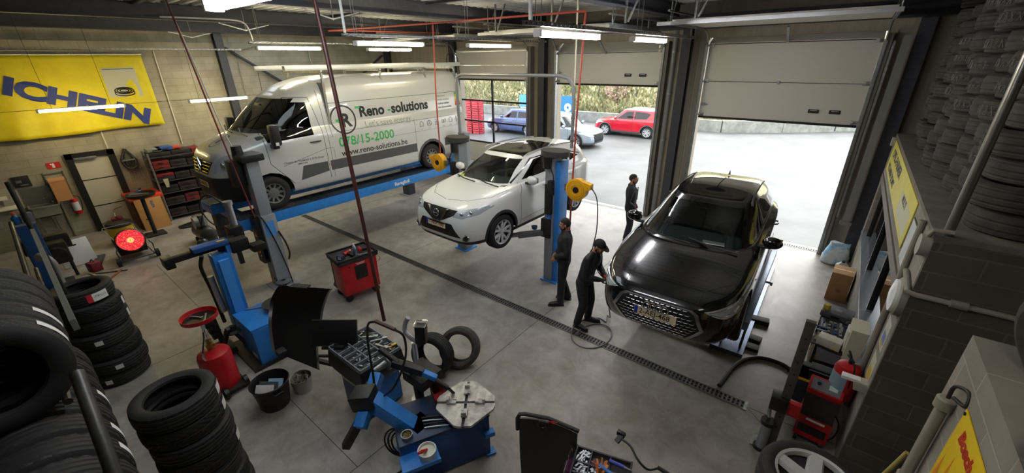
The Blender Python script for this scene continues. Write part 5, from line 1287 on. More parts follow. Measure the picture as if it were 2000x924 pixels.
mb = MB().tube([(-.02, .03, 1.16), (-.06, .06, 1.06), (-.03, .08, 1.0), (.02, .06, 1.07)], .007, 6, smooth=5); mb.build('drain_hose', M_black, g)
for x, y in ((.18, .22), (.26, -.06), (-.16, .1), (-.14, -.14)): MB().cyl((x-.0, y-.026, .08), (x, y+.026, .08), .08, n=18).build('caster', M_black, g)
MB().box(-.15, -.15, .06, .27, .22, .09).build('undercarriage', M_blackm, g)
for k, (x, y, a) in enumerate(((-.07, -.03, 30), (.03, .06, -20))):
    one('spanner', ('steel spanner lying in the red drainer dish, left one', 'steel spanner lying in the red drainer dish, right one')[k], 'tool', (lambda m: (setattr(m, 'M', T(-6.24+x, .93+y, 1.232) @ RZ(a)), m.box(-.09, -.008, 0, .09, .008, .008).cyl((.1, 0, 0), (.1, 0, .009), .018, n=10))[1])(MB()), M_sock)
# ---- wheel balancer in the middle, hood open
g = thing('wheel_balancer', 'blue and black wheel balancer with black monitor and raised curved hood', 'wheel balancer', (-4.3, 2.15, 0))
mb = MB(); mb.M = T(-.0, 0, 0); mb.box(-.22, -.28, .02, .30, .28, .56, .02); mb.build('cabinet', M_dblue, g)
mb = MB(); mb.box(.285, -.10, .05, .305, .25, .60); mb.build('side_panel', M_blue, g)
mb = MB(); mb.loft([[(-.36, -.30, .56), (.36, -.30, .56), (.36, .30, .56), (-.36, .30, .56)], [(-.40, -.33, .66), (.40, -.33, .66), (.40, .33, .66), (-.40, .33, .66)], [(-.38, -.31, .86), (.38, -.31, .86), (.38, .31, .86), (-.38, .31, .86)]]); mb.build('upper_housing', M_black, g)
tr = MB().box(-.38, -.31, .86, .38, .31, .875, .004).build('weight_tray', M_tray, g)
mb = MB()
for x in (-.38, -.14, -.02, .10, .22, .37): mb.box(x, -.30, .875, x+.012, .30, .92)
for y in (-.30, -.10, .08, .29): mb.box(-.38, y, .875, .38, y+.012, .92)
mb.build('divider', mat('divider_grey', '#7e8388', .45), tr)
bm_ = MB(); random.seed(3)
for k in range(46):
    x, y = random.uniform(-.35, .35), random.uniform(-.28, .28); bm_.M = T(x, y, .885) @ RZ(random.uniform(0, 180)); bm_.box(-.03, -.008, 0, .03, .008, .012)
tag(bm_.build('balance_weights', M_sock, tr), kind='stuff')
mb = MB(); mb.M = T(.42, .05, .84) @ RX(90); mb.lathe([(0, -.02), (.10, -.02), (.10, .02), (.05, .03), (.035, .20), (0, .2)], 22); mb.build('flange', M_steel, g)
mb = MB(); mb.M = T(.30, -.33, .60) @ RY(0); mb.tube([(-.36, .0, .0), (.1, .0, .04), (.14, .06, .16)], .012, 8); mb.build('trim_bar', M_steel, g)
s_ = thing('monitor', None, None, M=T(-.42, -.16, 1.03) @ RZ(38) @ RX(-22)); s_.parent = g
MB().box(-.31, -.02, -.17, .31, .025, .19, .012).build('screen_case', M_black, s_); MB().add([(-.25, .0255, -.15), (.25, .0255, -.15), (.25, .0255, .16), (-.25, .0255, .16)], [(0, 1, 2, 3)]).build('display', mat('display_dark', '#15191d', .1), s_)
mb = MB().box(-.06, -.03, -.34, .06, .03, -.12, .01).box(-.15, -.08, -.20, .15, .08, -.15, .02); mb.build('stand', M_black, s_)
# hood: curved shell of the wheel guard, open
secs = [((-5.86, 1.90, 1.42), (-5.12, 2.28, 1.45)), ((-5.92, 1.86, 1.36), (-5.15, 2.23, 1.39)), ((-5.98, 1.78, 1.20), (-5.20, 2.14, 1.19)), ((-5.90, 1.66, 1.0), (-5.10, 1.99, .97)), ((-5.74, 1.56, .84), (-4.94, 1.83, .80)), ((-5.50, 1.46, .68), (-4.66, 1.67, .66))]
L_ = catmull([V(a) for a, b in secs], 5); R_ = catmull([V(b) for a, b in secs], 5); mb = W(g); n = len(L_); mid = V((-5.0, 1.9, 1.1))
rows = []
for a, b in zip(L_, R_): rows.append([a.lerp(b, t) for t in (0, .04, .25, .5, .75, .96, 1)])
m = len(rows[0]); out = [p for r in rows for p in r]; inn = []
for i, r in enumerate(rows):
    t = (rows[min(i+1, n-1)][3]-rows[max(i-1, 0)][3]).normalized(); ax = (r[-1]-r[0]).normalized(); nn = t.cross(ax).normalized()
    if nn.dot(mid-r[3]) < 0: nn = -nn
    for j, p in enumerate(r): inn.append(p+nn*(.02 if 0 < j < m-1 else .05))
N_ = len(out); fs = []
for i in range(n-1):
    for j in range(m-1):
        q = (i*m+j, i*m+j+1, (i+1)*m+j+1, (i+1)*m+j); fs += [q, tuple(N_+k for k in reversed(q))]
for i in range(n-1):
    for j in (0, m-1): q = (i*m+j, (i+1)*m+j, N_+(i+1)*m+j, N_+i*m+j); fs.append(q)
for i in (0, n-1):
    for j in range(m-1): fs.append((i*m+j, i*m+j+1, N_+i*m+j+1, N_+i*m+j))
mb.add(out+inn, fs); hd_ = mb.build('hood', mat('hood_black_gloss', '#111112', .28), g, sharp=40)
mb = W(g); c = V((-5.60, 2.03, 1.43)); beam(mb, c-V((.13, .06, .0)), c+V((.13, .07, .01)), .10, .02); mb.build('hood_handle', M_blackm, hd_)
mb = W(g); beam(mb, (-5.35, 1.52, .70), (-4.55, 1.98, .55), .05, .05); beam(mb, (-4.9, 1.75, .72), (-4.55, 2.02, .72), .03, .03); mb.box(-5.42, 1.44, .66, -5.28, 1.56, .76, .02); mb.build('hood_arm', M_blackm, g)
mb = MB().lathe([(0, 0), (.10, 0), (.105, .02), (.03, .035), (.03, .05), (0, .05)], 24, T(-6.17, 1.98, 1.28)); 
one('centring_cone', 'dark flat centring cone hanging behind the curved black hood', 'cone', (lambda m: m.lathe([(.03, 0), (.10, 0), (.105, .02), (.045, .04), (.03, .04)], 24, T(-6.05, 2.0, 1.36), closed=True).cyl((-6.05, 2.0, 1.30), (-6.05, 2.0, 1.36), .03, n=10).cyl((-5.95, 1.95, 1.32), (-6.05, 2.0, 1.32), .02, n=8))(MB()), M_dark)
# tools lying on the balancer top
for k, (x, y, a, c) in enumerate(((-.10, .16, 40, M_sock), (.05, .2, 60, M_sock), (.20, .14, 15, M_steel), (.30, .18, 80, M_brass))):
    mb = MB(); mb.M = T(-4.3+x, 2.15+y, .925) @ RZ(a); mb.box(-.11, -.012, 0, .05, .012, .014); mb.box(.04, -.022, 0, .11, .022, .03, .005)
    one('balancing_pliers', ('steel weight pliers on the balancer, nearest the monitor', 'steel weight pliers on the balancer, second from the monitor', 'steel weight pliers on the balancer, third from the monitor', 'brass coloured pliers at the far end of the balancer tray')[k], 'pliers', mb, c)
# ---- chrome stand with a small black instrument
g = thing('gauge_stand', 'bent chrome tube stand with a small black instrument box beside the loose tyres', 'stand', (-3.76, 2.56, 0))
mb = MB().tube([(0, 0, .02), (0, 0, .78), (0, 0, .98)], .036, 14); mb.lathe([(0, 0), (.14, 0), (.14, .02), (.03, .03), (0, .03)], 20); mb.build('tube', mat('bright_tube', '#d4d6d8', .2, .7), g)
mb = MB().tube([(.02, .02, 1.0), (-.05, -.02, 1.07), (-.12, -.03, 1.14), (-.13, .0, 1.24), (-.10, .03, 1.32)], .032, 12, smooth=5); mb.build('bent_handle', MATS['bright_tube'], g)
mb = MB(); mb.M = T(.09, .07, 1.17) @ RZ(35) @ RX(-8); mb.box(-.07, -.07, -.16, .07, .07, .09, .015); mb.build('instrument', M_black, g)
mb = MB(); mb.M = T(.09, .07, 1.27) @ RZ(35) @ RX(-8); mb.tube([(-.075, -.07, 0), (.075, -.07, 0), (.075, .08, .02), (-.075, .08, .02)], .006, 6, closed=True); mb.build('wire_tray', M_chrome, g)
# ---- tyre changer in the foreground
A2 = -26.8
g = thing('tyre_changer', 'blue tyre changer with steel turntable and tilted column in the foreground', 'tyre changer', (-2.85, 2.26, 0), A2)
mb = MB().box(-.29, -.60, .02, .29, .42, .64, .02); mb.build('cabinet', M_dblue, g)
mb = MB().box(-.295, -.605, .62, .295, .425, .66, .012); mb.build('cabinet_top', mat('top_dark_blue', '#223c63', .4, col2='#2b2f35', ns=5), g)
mb = MB()
for x in (-.24, .26): mb.box(x-.05, .36, 0, x+.05, .48, .03).box(x-.05, -.62, 0, x+.05, -.5, .03)
mb.build('foot', M_blue, g)
MB().box(.27, .34, .36, .35, .46, .42).build('pedal_bracket', M_blue, g)
mb = MB().cyl((.13, .2, .66), (.13, .2, .76), .12, n=22); mb.build('turntable_hub', M_black, g)
t_ = thing('turntable', None, None, M=T(.13, .2, .76) @ RZ(-A2+38.5)); t_.parent = g
M_tt = mat('worn_turntable_steel', '#c9c7c2', .42, .35, col2='#94918c', ns=11, nd=8)
for k in range(4):
    mb = MB(); mb.M = RZ(90*k); mb.prism([(.016, .016), (.33, .016), (.33, .09), (.10, .32), (.05, .335), (.016, .335)], 0, .03)
    mb.build('plate', M_tt, t_)
mb = MB().box(-.02, -.02, -.02, .02, .02, .025)
for k in range(4): mb.M = RZ(90*k); mb.box(.02, -.016, -.03, .32, .016, .006)
mb.build('slide_rail', M_dark, t_)
for k in range(4):
    mb = MB(); mb.M = RZ(90*k) @ T(.17, 0, .0); mb.box(-.06, -.035, .03, .05, .035, .055, .006).box(.02, -.03, .05, .05, .03, .10, .006).cyl((-.06, -.02, .055), (-.02, -.02, .055), .012, n=8); mb.build('clamp_jaw', M_tt, t_)
mb = W(g); P0, P1 = V((-2.95, 1.93, .52)), V((-3.38, 1.63, 1.0)); beam(mb, P0, P1, .17, .16, .012); mb.build('column', M_blue, g)
mb = W(g).box(-3.08, 1.80, .40, -2.82, 2.06, .66, .02); mb.build('tilt_bracket', M_dblue, g)
mb = W(g); beam(mb, (-3.52, 1.86, 1.10), (-3.28, 1.42, .80), .12, .13, .01); mb.build('slide_arm', M_blue, g)
mb = W(g); beam(mb, (-3.50, 1.52, 1.0), (-3.30, 1.66, 1.04), .22, .20, .02); mb.build('slide_housing', M_black, g)
mb = W(g); beam(mb, (-3.36, 1.50, .84), (-3.46, 1.30, .50), .085, .085, .006); mb.build('tool_shaft', M_blackm, g)
mb = W(g); beam(mb, (-3.30, 2.25, .02), (-3.32, 2.22, .98), .08, .09, .01); beam(mb, (-3.15, 2.38, .02), (-3.17, 2.35, .98), .08, .09, .01); mb.box(-3.45, 2.12, .86, -3.08, 2.44, 1.0, .02); mb.build('helper_post', M_blackm, g)
mb = W(g); beam(mb, (-3.42, 2.0, 1.22), (-3.12, 2.2, 1.10), .09, .09, .015); mb.cyl((-3.60, 1.98, 1.33), (-3.36, 2.04, 1.22), .035, n=12); beam(mb, (-3.36, 2.12, 1.14), (-3.26, 2.3, .98), .08, .08, .01); mb.cyl((-3.0, 2.26, 1.0), (-2.86, 2.32, .92), .032, n=12); mb.build('helper_arm', M_black, g)
mb = W(g); beam(mb, (-3.17, 2.16, 1.13), (-2.99, 2.27, 1.03), .07, .06, .01); mb.build('helper_sleeve', M_blue, g)
mb = W(g); beam(mb, (-3.05, 2.55, .60), (-2.80, 2.70, .66), .07, .05, .01); mb.build('bead_shovel_arm', mat('rib_blue_light', '#4a9be8', .4), g)
mb = W(g); beam(mb, (-2.86, 2.32, .92), (-2.86, 2.42, .74), .03, .03); mb.cyl((-2.86, 2.42, .74), (-2.84, 2.44, .70), .05, n=14); mb.build('press_roller', M_blackm, g)
mb = W(g)
for k in range(3):
    c = V((-3.02-.04*k, 1.78-.02*k, .42)); pts = [c+V((.17*math.cos(a)*.8, .17*math.cos(a)*.6, .22*math.sin(a))) for a in [2*PI*i/16 for i in range(17)]]; mb.tube(pts, .011, 6, smooth=3)
mb.tube([(-3.02, 1.75, .2), (-3.05, 1.7, .05), (-3.1, 1.55, .012), (-2.9, 1.45, .012)], .011, 6, smooth=5); mb.build('air_hose', M_black, g)
mb = W(g); beam(mb, (-3.25, 1.86, .44), (-2.98, 1.98, .40), .10, .12, .01); mb.cyl((-3.1, 1.84, .0), (-3.1, 1.84, .42), .022, n=8); mb.build('pedal_box', M_blackm, g)
# front tray holding pots
mb = MB().box(.29, -.62, .50, .52, -.22, .52).box(.50, -.62, .52, .52, -.22, .55).box(.29, -.62, .30, .31, -.22, .50); mb.build('side_shelf', M_blue, g)
F2 = Matrix.LocRotScale(V((-2.85, 2.26, 0)), Euler((0, 0, math.radians(A2))), None)
def on2(x, y, z): p = F2 @ V((x, y, z)); return (p.x, p.y, p.z)
lube('white tub of mounting paste with a red brush in front of the steel turntable', on2(.42, -.34, .52), M_white, .12, .095, False)
one('paste', 'pale mounting paste with a red handled brush in the white tub', 'paste', MB().lathe([(0, .0), (.086, .0)], 22, T(*on2(.42, -.34, .612)), cap=False), mat('paste_cream', '#c9cdb6', .3))
one('paste_brush', 'red handled brush standing in the white paste tub', 'brush', (lambda m: m.tube([on2(.40, -.34, .61), on2(.46, -.40, .68), on2(.50, -.44, .72)], [.016, .02, .012], 10))(MB()), M_red)
q = thing('valve_tin', 'round tin of small brass valves beside the white paste tub', 'tin', on2(.20, -.50, .66))
MB().lathe([(0, 0), (.06, 0), (.062, .05), (.055, .05), (.053, .012), (0, .012)], 24).build('tin', M_steel, q)
bm_ = MB(); random.seed(5)
for k in range(24):
    a, r_ = random.uniform(0, 6.3), .046*math.sqrt(random.random()); bm_.M = T(r_*math.cos(a), r_*math.sin(a), .018+.012*random.random()) @ RZ(random.uniform(0, 360)) @ RY(80); bm_.cyl((0, 0, -.016), (0, 0, .016), .006, .003, 7)
tag(bm_.build('valves', M_brass, q), kind='stuff')
for k in range(4):
    mb = MB(); a, b = V(on2(.02+.05*k, -.30, .672)), V(on2(.10+.045*k, -.06-.03*(k % 2), .675)); mb.tube([a, a.lerp(b, .5)+V((0, 0, .006)), b], [.012, .009, .008], 8); mb.cyl(b, b+(b-a).normalized()*.05, .010, .006, 8)
    one('mounting_lever', ('steel mounting lever on the blue changer top, leftmost of the four', 'steel mounting lever on the blue changer top, second from left', 'steel mounting lever on the blue changer top, third from left', 'steel mounting lever on the blue changer top, nearest the turntable')[k], 'lever', mb, M_sock if k % 2 else M_blackm)
q = thing('parts_box', 'red open plastic box on the rear of the foreground tyre changer', 'box', on2(-.20, -.02, .66), A2)
mb = MB().box(-.11, -.08, 0, .11, .08, .008)
for x in (-.11, .104): mb.box(x, -.08, 0, x+.006, .08, .08)
for y in (-.08, .074): mb.box(-.11, y, 0, .11, y+.006, .08)
mb.build('box', mat('box_red', '#a31a22', .45), q)
one('small_box', 'small yellow box lying behind the red parts box', 'box', (lambda m: (setattr(m, 'M', T(*on2(-.22, .17, .66)) @ RZ(20)), m.box(-.05, -.035, 0, .05, .035, .03))[1])(MB()), mat('pale_yellow', '#e2d94a', .6))
# ---- supply hose dropping from the roof to the changer
g = thing('drop_hose', 'dark red air pipe dropping from the roof to a forked coupling over the changer', 'air pipe', (-3.225, 1.878, 1.9))
mb = W(g).tube([(-3.53, 1.88, 5.6), (-3.45, 1.88, 4.85), (-3.33, 1.88, 3.3), (-3.225, 1.878, 1.95)], .018, 10, smooth=4); mb.build('pipe', M_rust, g)
mb = W(g).cyl((-3.32, 1.84, 1.92), (-3.12, 1.92, 1.86), .02, n=10); mb.build('coupling', M_rust, g)
mb = W(g).tube([(-3.32, 1.84, 1.92), (-3.42, 1.80, 1.86), (-3.46, 1.78, 1.6), (-3.44, 1.76, 1.2), (-3.40, 1.72, .95), (-3.30, 1.72, .8)], .013, 8, smooth=6); mb.tube([(-3.12, 1.92, 1.86), (-3.04, 1.96, 1.78), (-3.06, 1.95, 1.5), (-3.2, 1.85, 1.1), (-3.35, 1.72, .92)], .013, 8, smooth=6); mb.build('hose', M_black, g)
# ---- buckets on the floor
q = thing('bucket', 'black bucket with papers and bottles inside, standing on the floor', 'bucket', (-5.33, 1.25, 0))
MB().lathe([(0, 0), (.18, 0), (.235, .38), (.25, .40), (.24, .41), (.225, .385), (.17, .015), (0, .015)], 32).build('tub', M_black, q)
for s in (1, -1): MB().box(s*.23, -.06, .30, s*.28, .06, .34, .01).build('handle', M_black, q)
for k, (x, y, a, c, w) in enumerate(((.02, .05, 15, '#9fc3dd', .10), (.0, -.04, 12, '#4d5054', .13), (.03, -.10, 14, '#d8d3cc', .12))):
    mb = MB(); mb.M = T(-5.33+x, 1.25+y, .30) @ RZ(a+25) @ RX(50); mb.box(-w, -.05, -.01, w, .09, .012, .006)
    one('waste_packet', ('pale blue packet poking out of the black bucket', 'dark grey packet in the middle of the black bucket', 'white packet nearest the rim of the black bucket')[k], 'packet', mb, mat('packet_%d' % k, c, .5))
q = thing('bucket', 'small grey bucket of scrap weights behind the black bucket', 'bucket', (-5.28, 1.62, 0))
MB().lathe([(0, 0), (.12, 0), (.145, .23), (.15, .24), (.14, .235), (.11, .015), (0, .015)], 26).build('tub', mat('bucket_grey', '#9d9a93', .5), q)
bm_ = MB(); random.seed(8)
for k in range(40):
    a, r_ = random.uniform(0, 6.3), .11*math.sqrt(random.random()); bm_.M = T(r_*math.cos(a), r_*math.sin(a), .17+.04*random.random()) @ RZ(random.uniform(0, 360)) @ RY(random.uniform(-40, 40)); bm_.box(-.035, -.009, 0, .035, .009, .012)
bm_.M = Matrix(); bm_.lathe([(0, .16), (.13, .175)], 20); tag(bm_.build('scrap_weights', mat('scrap_grey', '#77736c', .5, .4), q), kind='stuff')
MB().tube([(-.148, 0, .2), (-.12, .05, .25), (0, .08, .27), (.12, .05, .25), (.148, 0, .2)], .004, 6, smooth=4).build('wire_handle', M_steel, q)
# ---- red tool trolley
g = thing('tool_trolley', 'red workshop tool trolley with black top on castors in the middle of the floor', 'trolley', (-7.05, 3.66, 0), -8)
MB().box(-.20, -.36, .16, .27, .36, .86, .012).build('cabinet', M_red, g)
mb = MB().box(-.27, -.36, .16, -.19, .36, .86, .01); mb.build('drawer_front', M_blackm, g)
MB().box(-.31, -.40, .84, .30, .40, .90, .02).build('worktop', mat('trolley_top', '#2f2f33', .6), g)
mb = MB()
for x in (-.31, .275): mb.box(x, -.40, .90, x+.025, .40, .94)
for y in (-.40, .375): mb.box(-.31, y, .90, .30, y+.025, .94)
mb.build('top_rim', M_black, g)
mb = MB(); mb.prism([(-.46, .13), (-.26, .13), (-.26, .34)], -.34, .34, RX(90) @ Matrix.Diagonal((1, 1, -1, 1))); mb.build('side_tray', M_blackm, g)
for x in (-.2, .2):
    for y in (-.28, .28): MB().cyl((x-.02, y, .075), (x+.02, y, .075), .075, n=18).box(x-.03, y-.03, .07, x+.03, y+.03, .17).build('castor', M_black, g)
MB().box(.27, -.10, .45, .285, .14, .74, .006).build('magnetic_pouch', M_black, g)
mb = MB().box(.2701, -.06, .785, .272, .12, .797).box(.2701, -.04, .762, .272, .10, .772); mb.build('pouch_print', M_white, g)
MB().cyl((.27, -.2, .76), (.275, -.2, .76), .018, n=12).build('lock', M_black, g)
mb = MB(); torus(mb, .06, .012, T(.15, .42, .70) @ RY(90) @ RX(20)); mb.build('tape_roll', mat('tape_cream', '#cdb088', .6), g)
F3 = Matrix.LocRotScale(V((-7.05, 3.66, 0)), Euler((0, 0, math.radians(-8))), None)
def on3(x, y, z=.90): p = F3 @ V((x, y, z)); return (p.x, p.y, p.z)
q = thing('spray_can', 'tall silver spray can standing on the red tool trolley', 'spray can', on3(.10, .02))
MB().lathe([(0, 0), (.033, 0), (.033, .17), (.026, .19), (.012, .20), (0, .20)], 18).build('can', mat('can_silver', '#b8bcc2', .3, .6), q); MB().lathe([(0, .20), (.02, .20), (.018, .235), (0, .24)], 14).build('cap', M_white, q)
MB().lathe([(.0335, .05), (.0335, .13)], 18, cap=False).build('print_band', mat('can_print', '#5a6b7a', .4), q)
q = thing('impact_wrench', 'red and black impact wrench lying on the red tool trolley', 'impact wrench', on3(-.03, -.08), 25)
MB().cyl((0, -.11, .04), (0, .05, .04), .036, n=16).build('motor_housing', M_red, q); MB().cyl((0, .05, .04), (0, .10, .04), .022, n=14).build('anvil', M_sock, q); mb = MB(); beam(mb, (0, -.03, .035), (.15, -.06, .03), .045, .05, .012); mb.box(.13, -.11, .0, .19, -.01, .06, .01); mb.build('grip', M_black, q)
q = thing('impact_wrench', 'second red wrench lying behind the spray can on the trolley', 'impact wrench', on3(-.02, .17), 70)
MB().cyl((0, -.09, .035), (0, .05, .035), .032, n=16).build('motor_housing', M_red, q); MB().cyl((0, .05, .035), (0, .10, .035), .02, n=14).build('anvil', M_sock, q); mb = MB(); beam(mb, (0, -.03, .03), (.13, -.05, .03), .04, .045, .012); mb.build('grip', M_black, q)
q = thing('parts_carton', 'small white and navy carton on the near corner of the trolley', 'carton', on3(.12, -.27), 20)
MB().box(-.06, -.045, 0, .06, .045, .09, .002).build('carton', mat('navy_card', '#252c48', .6), q); MB().box(-.03, -.047, .02, .045, -.045, .075).build('print', M_label, q)
for k in range(4):
    mb = MB(); mb.M = Matrix.LocRotScale(V(on3(.2, .08+.07*k, .905)), Euler((0, 0, .4+.5*k)), None); mb.box(-.06, -.009, 0, .04, .009, .01).cyl((.05, 0, 0), (.05, 0, .012), .016, n=10)
    one('spanner', 'steel spanner at the far end of the red trolley, %s from the spray can' % ORD[k], 'tool', mb, M_sock, 'loose spanners on the trolley')
# ================================================================ tyres
def tyre_mesh(name, R, Wd, rr, n=72, tread='road', m=None):
    """tyre about local z, tread cut into real grooves"""
    h = Wd/2; prof = [(rr, -h*.72), (rr+.006, -h*.86), (rr+.02, -h*.92), ((rr+R)/2, -h), (R-.028, -h*.93), (R-.008, -h*.80)]
    k = 21 if n > 60 else 13
    tr = [(R, -h*.76+h*1.52*i/(k-1)) for i in range(k)]
    prof2 = [(R-.008, h*.80), (R-.028, h*.93), ((rr+R)/2, h), (rr+.02, h*.92), (rr+.006, h*.86), (rr, h*.72), (rr-.002, h*.6), (rr+.03, h*.5), (R-.05, h*.62), (R-.03, 0), (R-.05, -h*.62), (rr+.03, -h*.5), (rr-.002, -h*.6)]
    P = prof+tr+prof2; n0 = len(prof); vs = []; m_ = len(P)
    for j in range(n):
        a = 2*PI*j/n
        for i, (r, z) in enumerate(P):
            if n0 <= i < n0+k:
                u = (i-n0)/(k-1)
                r -= .010*(abs(u-.5)*2)**3
                if tread == 'road': g = (i-n0) % 5 == 2 or ((j % 3 == 0) and (u < .2 or u > .8))
                elif tread == 'winter': g = (int(j+abs(u-.5)*14) % 4 == 0) or (i-n0) in (k//2,)
                else: g = (i-n0) % 4 == 2
                if g: r -= .008
            vs.append((r*math.cos(a), r*math.sin(a), z))
    fs = [(j*m_+i, ((j+1) % n)*m_+i, ((j+1) % n)*m_+(i+1) % m_, j*m_+(i+1) % m_) for j in range(n) for i in range(m_)]
    mb = MB().add(vs, fs); o = mb.build(name, m or M_rubber, sharp=28); me = o.data; bpy.data.objects.remove(o); return me
ME_road = tyre_mesh('tyre', .33, .215, .215, 96, 'road'); ME_wint = tyre_mesh('tyre', .33, .225, .21, 120, 'winter')
ME_old = tyre_mesh('tyre', .325, .205, .20, 44, 'rib', M_rubberold); ME_old2 = tyre_mesh('tyre', .325, .225, .215, 44, 'road', M_rubberold)
def tyre(me, M, label, group=None, s=1.0, sw=1.0, nm='tyre'):
    o = bpy.data.objects.new(nm, me); COL.objects.link(o); o.matrix_basis = M @ Matrix.Diagonal((s, s, sw, 1)); return tag(o, label, 'tyre', group)
def sticker(parent, a0, a1, z0, z1, R=.3315, m=None, name='paper_label', red=False):
    n = 10; vs = []
    for i in range(n+1):
        a = math.radians(a0+(a1-a0)*i/n); vs += [(R*math.cos(a), R*math.sin(a), z0), (R*math.cos(a), R*math.sin(a), z1)]
    mb = MB().add(vs, [(2*i, 2*i+2, 2*i+3, 2*i+1) for i in range(n)]); o = mb.build(name, m or M_label, parent, fix=False); return o
def ticks(parent, a0, a1, z0, z1, R=.3325):
    mb = MB(); random.seed(int(a0*7+z0*100)); a = a0+3
    while a < a1-3:
        q = math.radians(a); z = z0+(z1-z0)*random.uniform(.2, .5); e = math.radians(random.uniform(.4, 1.4)); zz = z+(z1-z0)*random.uniform(.15, .4)
        mb.add([(R*math.cos(q), R*math.sin(q), z), (R*math.cos(q+e), R*math.sin(q+e), z), (R*math.cos(q+e), R*math.sin(q+e), zz), (R*math.cos(q), R*math.sin(q), zz)], [(0, 1, 2, 3)]); a += 2.2
    return mb.build('label_print', mat('print_grey', '#55565a', .7), parent, fix=False)
RED_L = mat('label_red', '#c3222c', .6)
# ---- stack behind the oil drainer
NA = ('lowest', 'second', 'third', 'fourth', 'fifth', 'sixth')
z = .0
for k in range(7):
    x, y = -7.86-.022*k+(.03 if k % 2 else -.015), .06+(.012 if k % 3 else -.02); s = 1.09-.006*k; h = .225*.97
    t = tyre(ME_wint if k in (2, 5) else ME_road, T(x, y, z+h/2) @ RZ(23*k), ('new black tyre on top of the tall stack, with red and white paper label' if k == 6 else 'new black tyre in the tall stack behind the oil drainer, %s from the floor' % NA[k]), 'tall stack of new tyres', s, 1.0)
    a = -23*k
    if k == 6: L1 = sticker(t, a+12, a+42, -.07, .05); L2 = sticker(t, a+2, a+12, -.07, .05, m=RED_L); lab(L2, 'red end of the paper label'); ticks(L1, a+12, a+42, -.05, .04)
    elif k in (1, 0, 3): sticker(t, a+(-35, -12, 0, -20)[k], a+(-22, 2, 0, -6)[k], -.03, .04)
    elif k in (5, 4): sticker(t, a+62, a+72, -.06, .06)
    z += h
# ---- stack in the foreground
z = 0
for k in range(7):
    x, y = -4.43+.012*math.sin(k*2.1), .27+.012*math.cos(k*1.7); s = 1.04
    t = tyre(ME_wint if k % 2 else ME_road, T(x, y, z+.1095) @ RZ(31*k), ('new black tyre on top of the foreground stack beside the rack' if k == 6 else 'new black tyre in the foreground stack beside the rack, %s from the floor' % NA[k]), 'foreground stack of new tyres', s, 1.0)
    a = -31*k
    if k in (6, 5, 3): L1 = sticker(t, a+58, a+84, -.05, .06)
    z += .219
# ---- tyre rack along the left edge of the view
g = thing('tyre_rack', 'dark steel tyre rack with two rows of upright new tyres at lower left', 'rack', (-5, -.45, 0))
RAILS = mat('rack_steel_dark', '#3a3a37', .45, .5, col2='#2a2a28', ns=10)
mb_ = [((-7.9, -.10, 0), (-7.9, -.10, 3.1)), ((-7.9, -.82, 0), (-7.9, -.82, 3.1)), ((-2.55, -.86, 0), (-2.55, -.86, 3.1))]
for a, b in mb_: W(g).cyl(a, b, .025, n=10).build('upright', RAILS, g)
W(g).tube([(-1.70, -.16, 0), (-1.70, -.16, 2.68), (-1.73, -.158, 2.74), (-2.397, -.115, 3.154)], .026, 12).build('upright', RAILS, g)
for zz in (2.58, 1.92):
    for y in (-.24, -.66): W(g).cyl((-8, y, zz), (-3.2 if zz > 2 else -2.4, y, zz), .022, n=10).build('rail', RAILS, g)
mb = W(g); beam(mb, (-7.2, -.09, 2.60), (-4.2, -.09, 2.60), .035, .09); mb.build('edge_beam', mat('edge_beam_grey', '#6f706a', .5, .4), g)
QX = RY(90)
for row, (zc, x0, nn) in enumerate(((2.86, -3.2, 5), (2.20, -2.36, 9))):
    for k in range(nn):
        w = .225; x = x0-w/2-k*(w+.004); a = (37*k) % 360; q = ('upper', 'lower')[row]
        lb = 'new black tyre standing in the %s rack row, %s from the near end' % (q, ORD[k])
        t = tyre(ME_wint if row == 0 and k < 6 else ME_road, T(x, -.45, zc) @ QX @ RZ(a), lb, 'tyres in the %s rack row' % q, 1.0 if row == 0 else 1.03)
        if k in ((0, 1), (2, 3, 5))[row]:
            # paper strip over the top of the tread, towards the aisle
            aa = 180-a+(52 if row == 0 else 62)-90+90; sticker(t, (98, 80)[row]-a, (130, 112)[row]-a, -.03, .03)
# ---- two loose tyres on the floor
t = tyre(ME_road, T(-4.03, 3.04, .335) @ RZ(17) @ RX(78), 'worn tyre standing upright on the floor leaning on another tyre', None, 1.0, 1.05)
t = tyre(ME_old2, T(-3.86, 3.44, .30) @ RZ(30) @ RX(64), 'second loose tyre lying tilted behind the upright one', None, .98)
# ---- worn tyres piled on the booth roof
mbk = []
def chalk(kind):
    mb = MB(); random.seed(kind*11+2); R = .333
    a = 150.
    for c in range(5):
        st = [[(0, 0), (0, 1)], [(0, 0), (.8, 1), (.8, 0)], [(0, 1), (.8, 1), (0, 0), (.8, 0)], [(0, 0), (.8, 1)], [(.8, 0), (0, 1)], [(0, .5), (.8, .5)]]
        for s in random.sample(st, 2):
            pts = [(R*math.cos(math.radians(a+8*u)), R*math.sin(math.radians(a+8*u)), -.04+.08*v) for u, v in s]; mb.tube(pts, .0028, 4)
        a += 12
    o = mb.build('chalk_mark', mat('chalk_white', '#8f8b84', .9), None, smooth=False); me = o.data; bpy.data.objects.remove(o); return me
CH = [chalk(k) for k in range(4)]
ROW = ('nearest the camera', 'second from the camera', 'third from the camera', 'fourth from the camera', 'fifth from the camera', 'sixth from the camera', 'seventh from the camera', 'eighth from the camera')
random.seed(21)
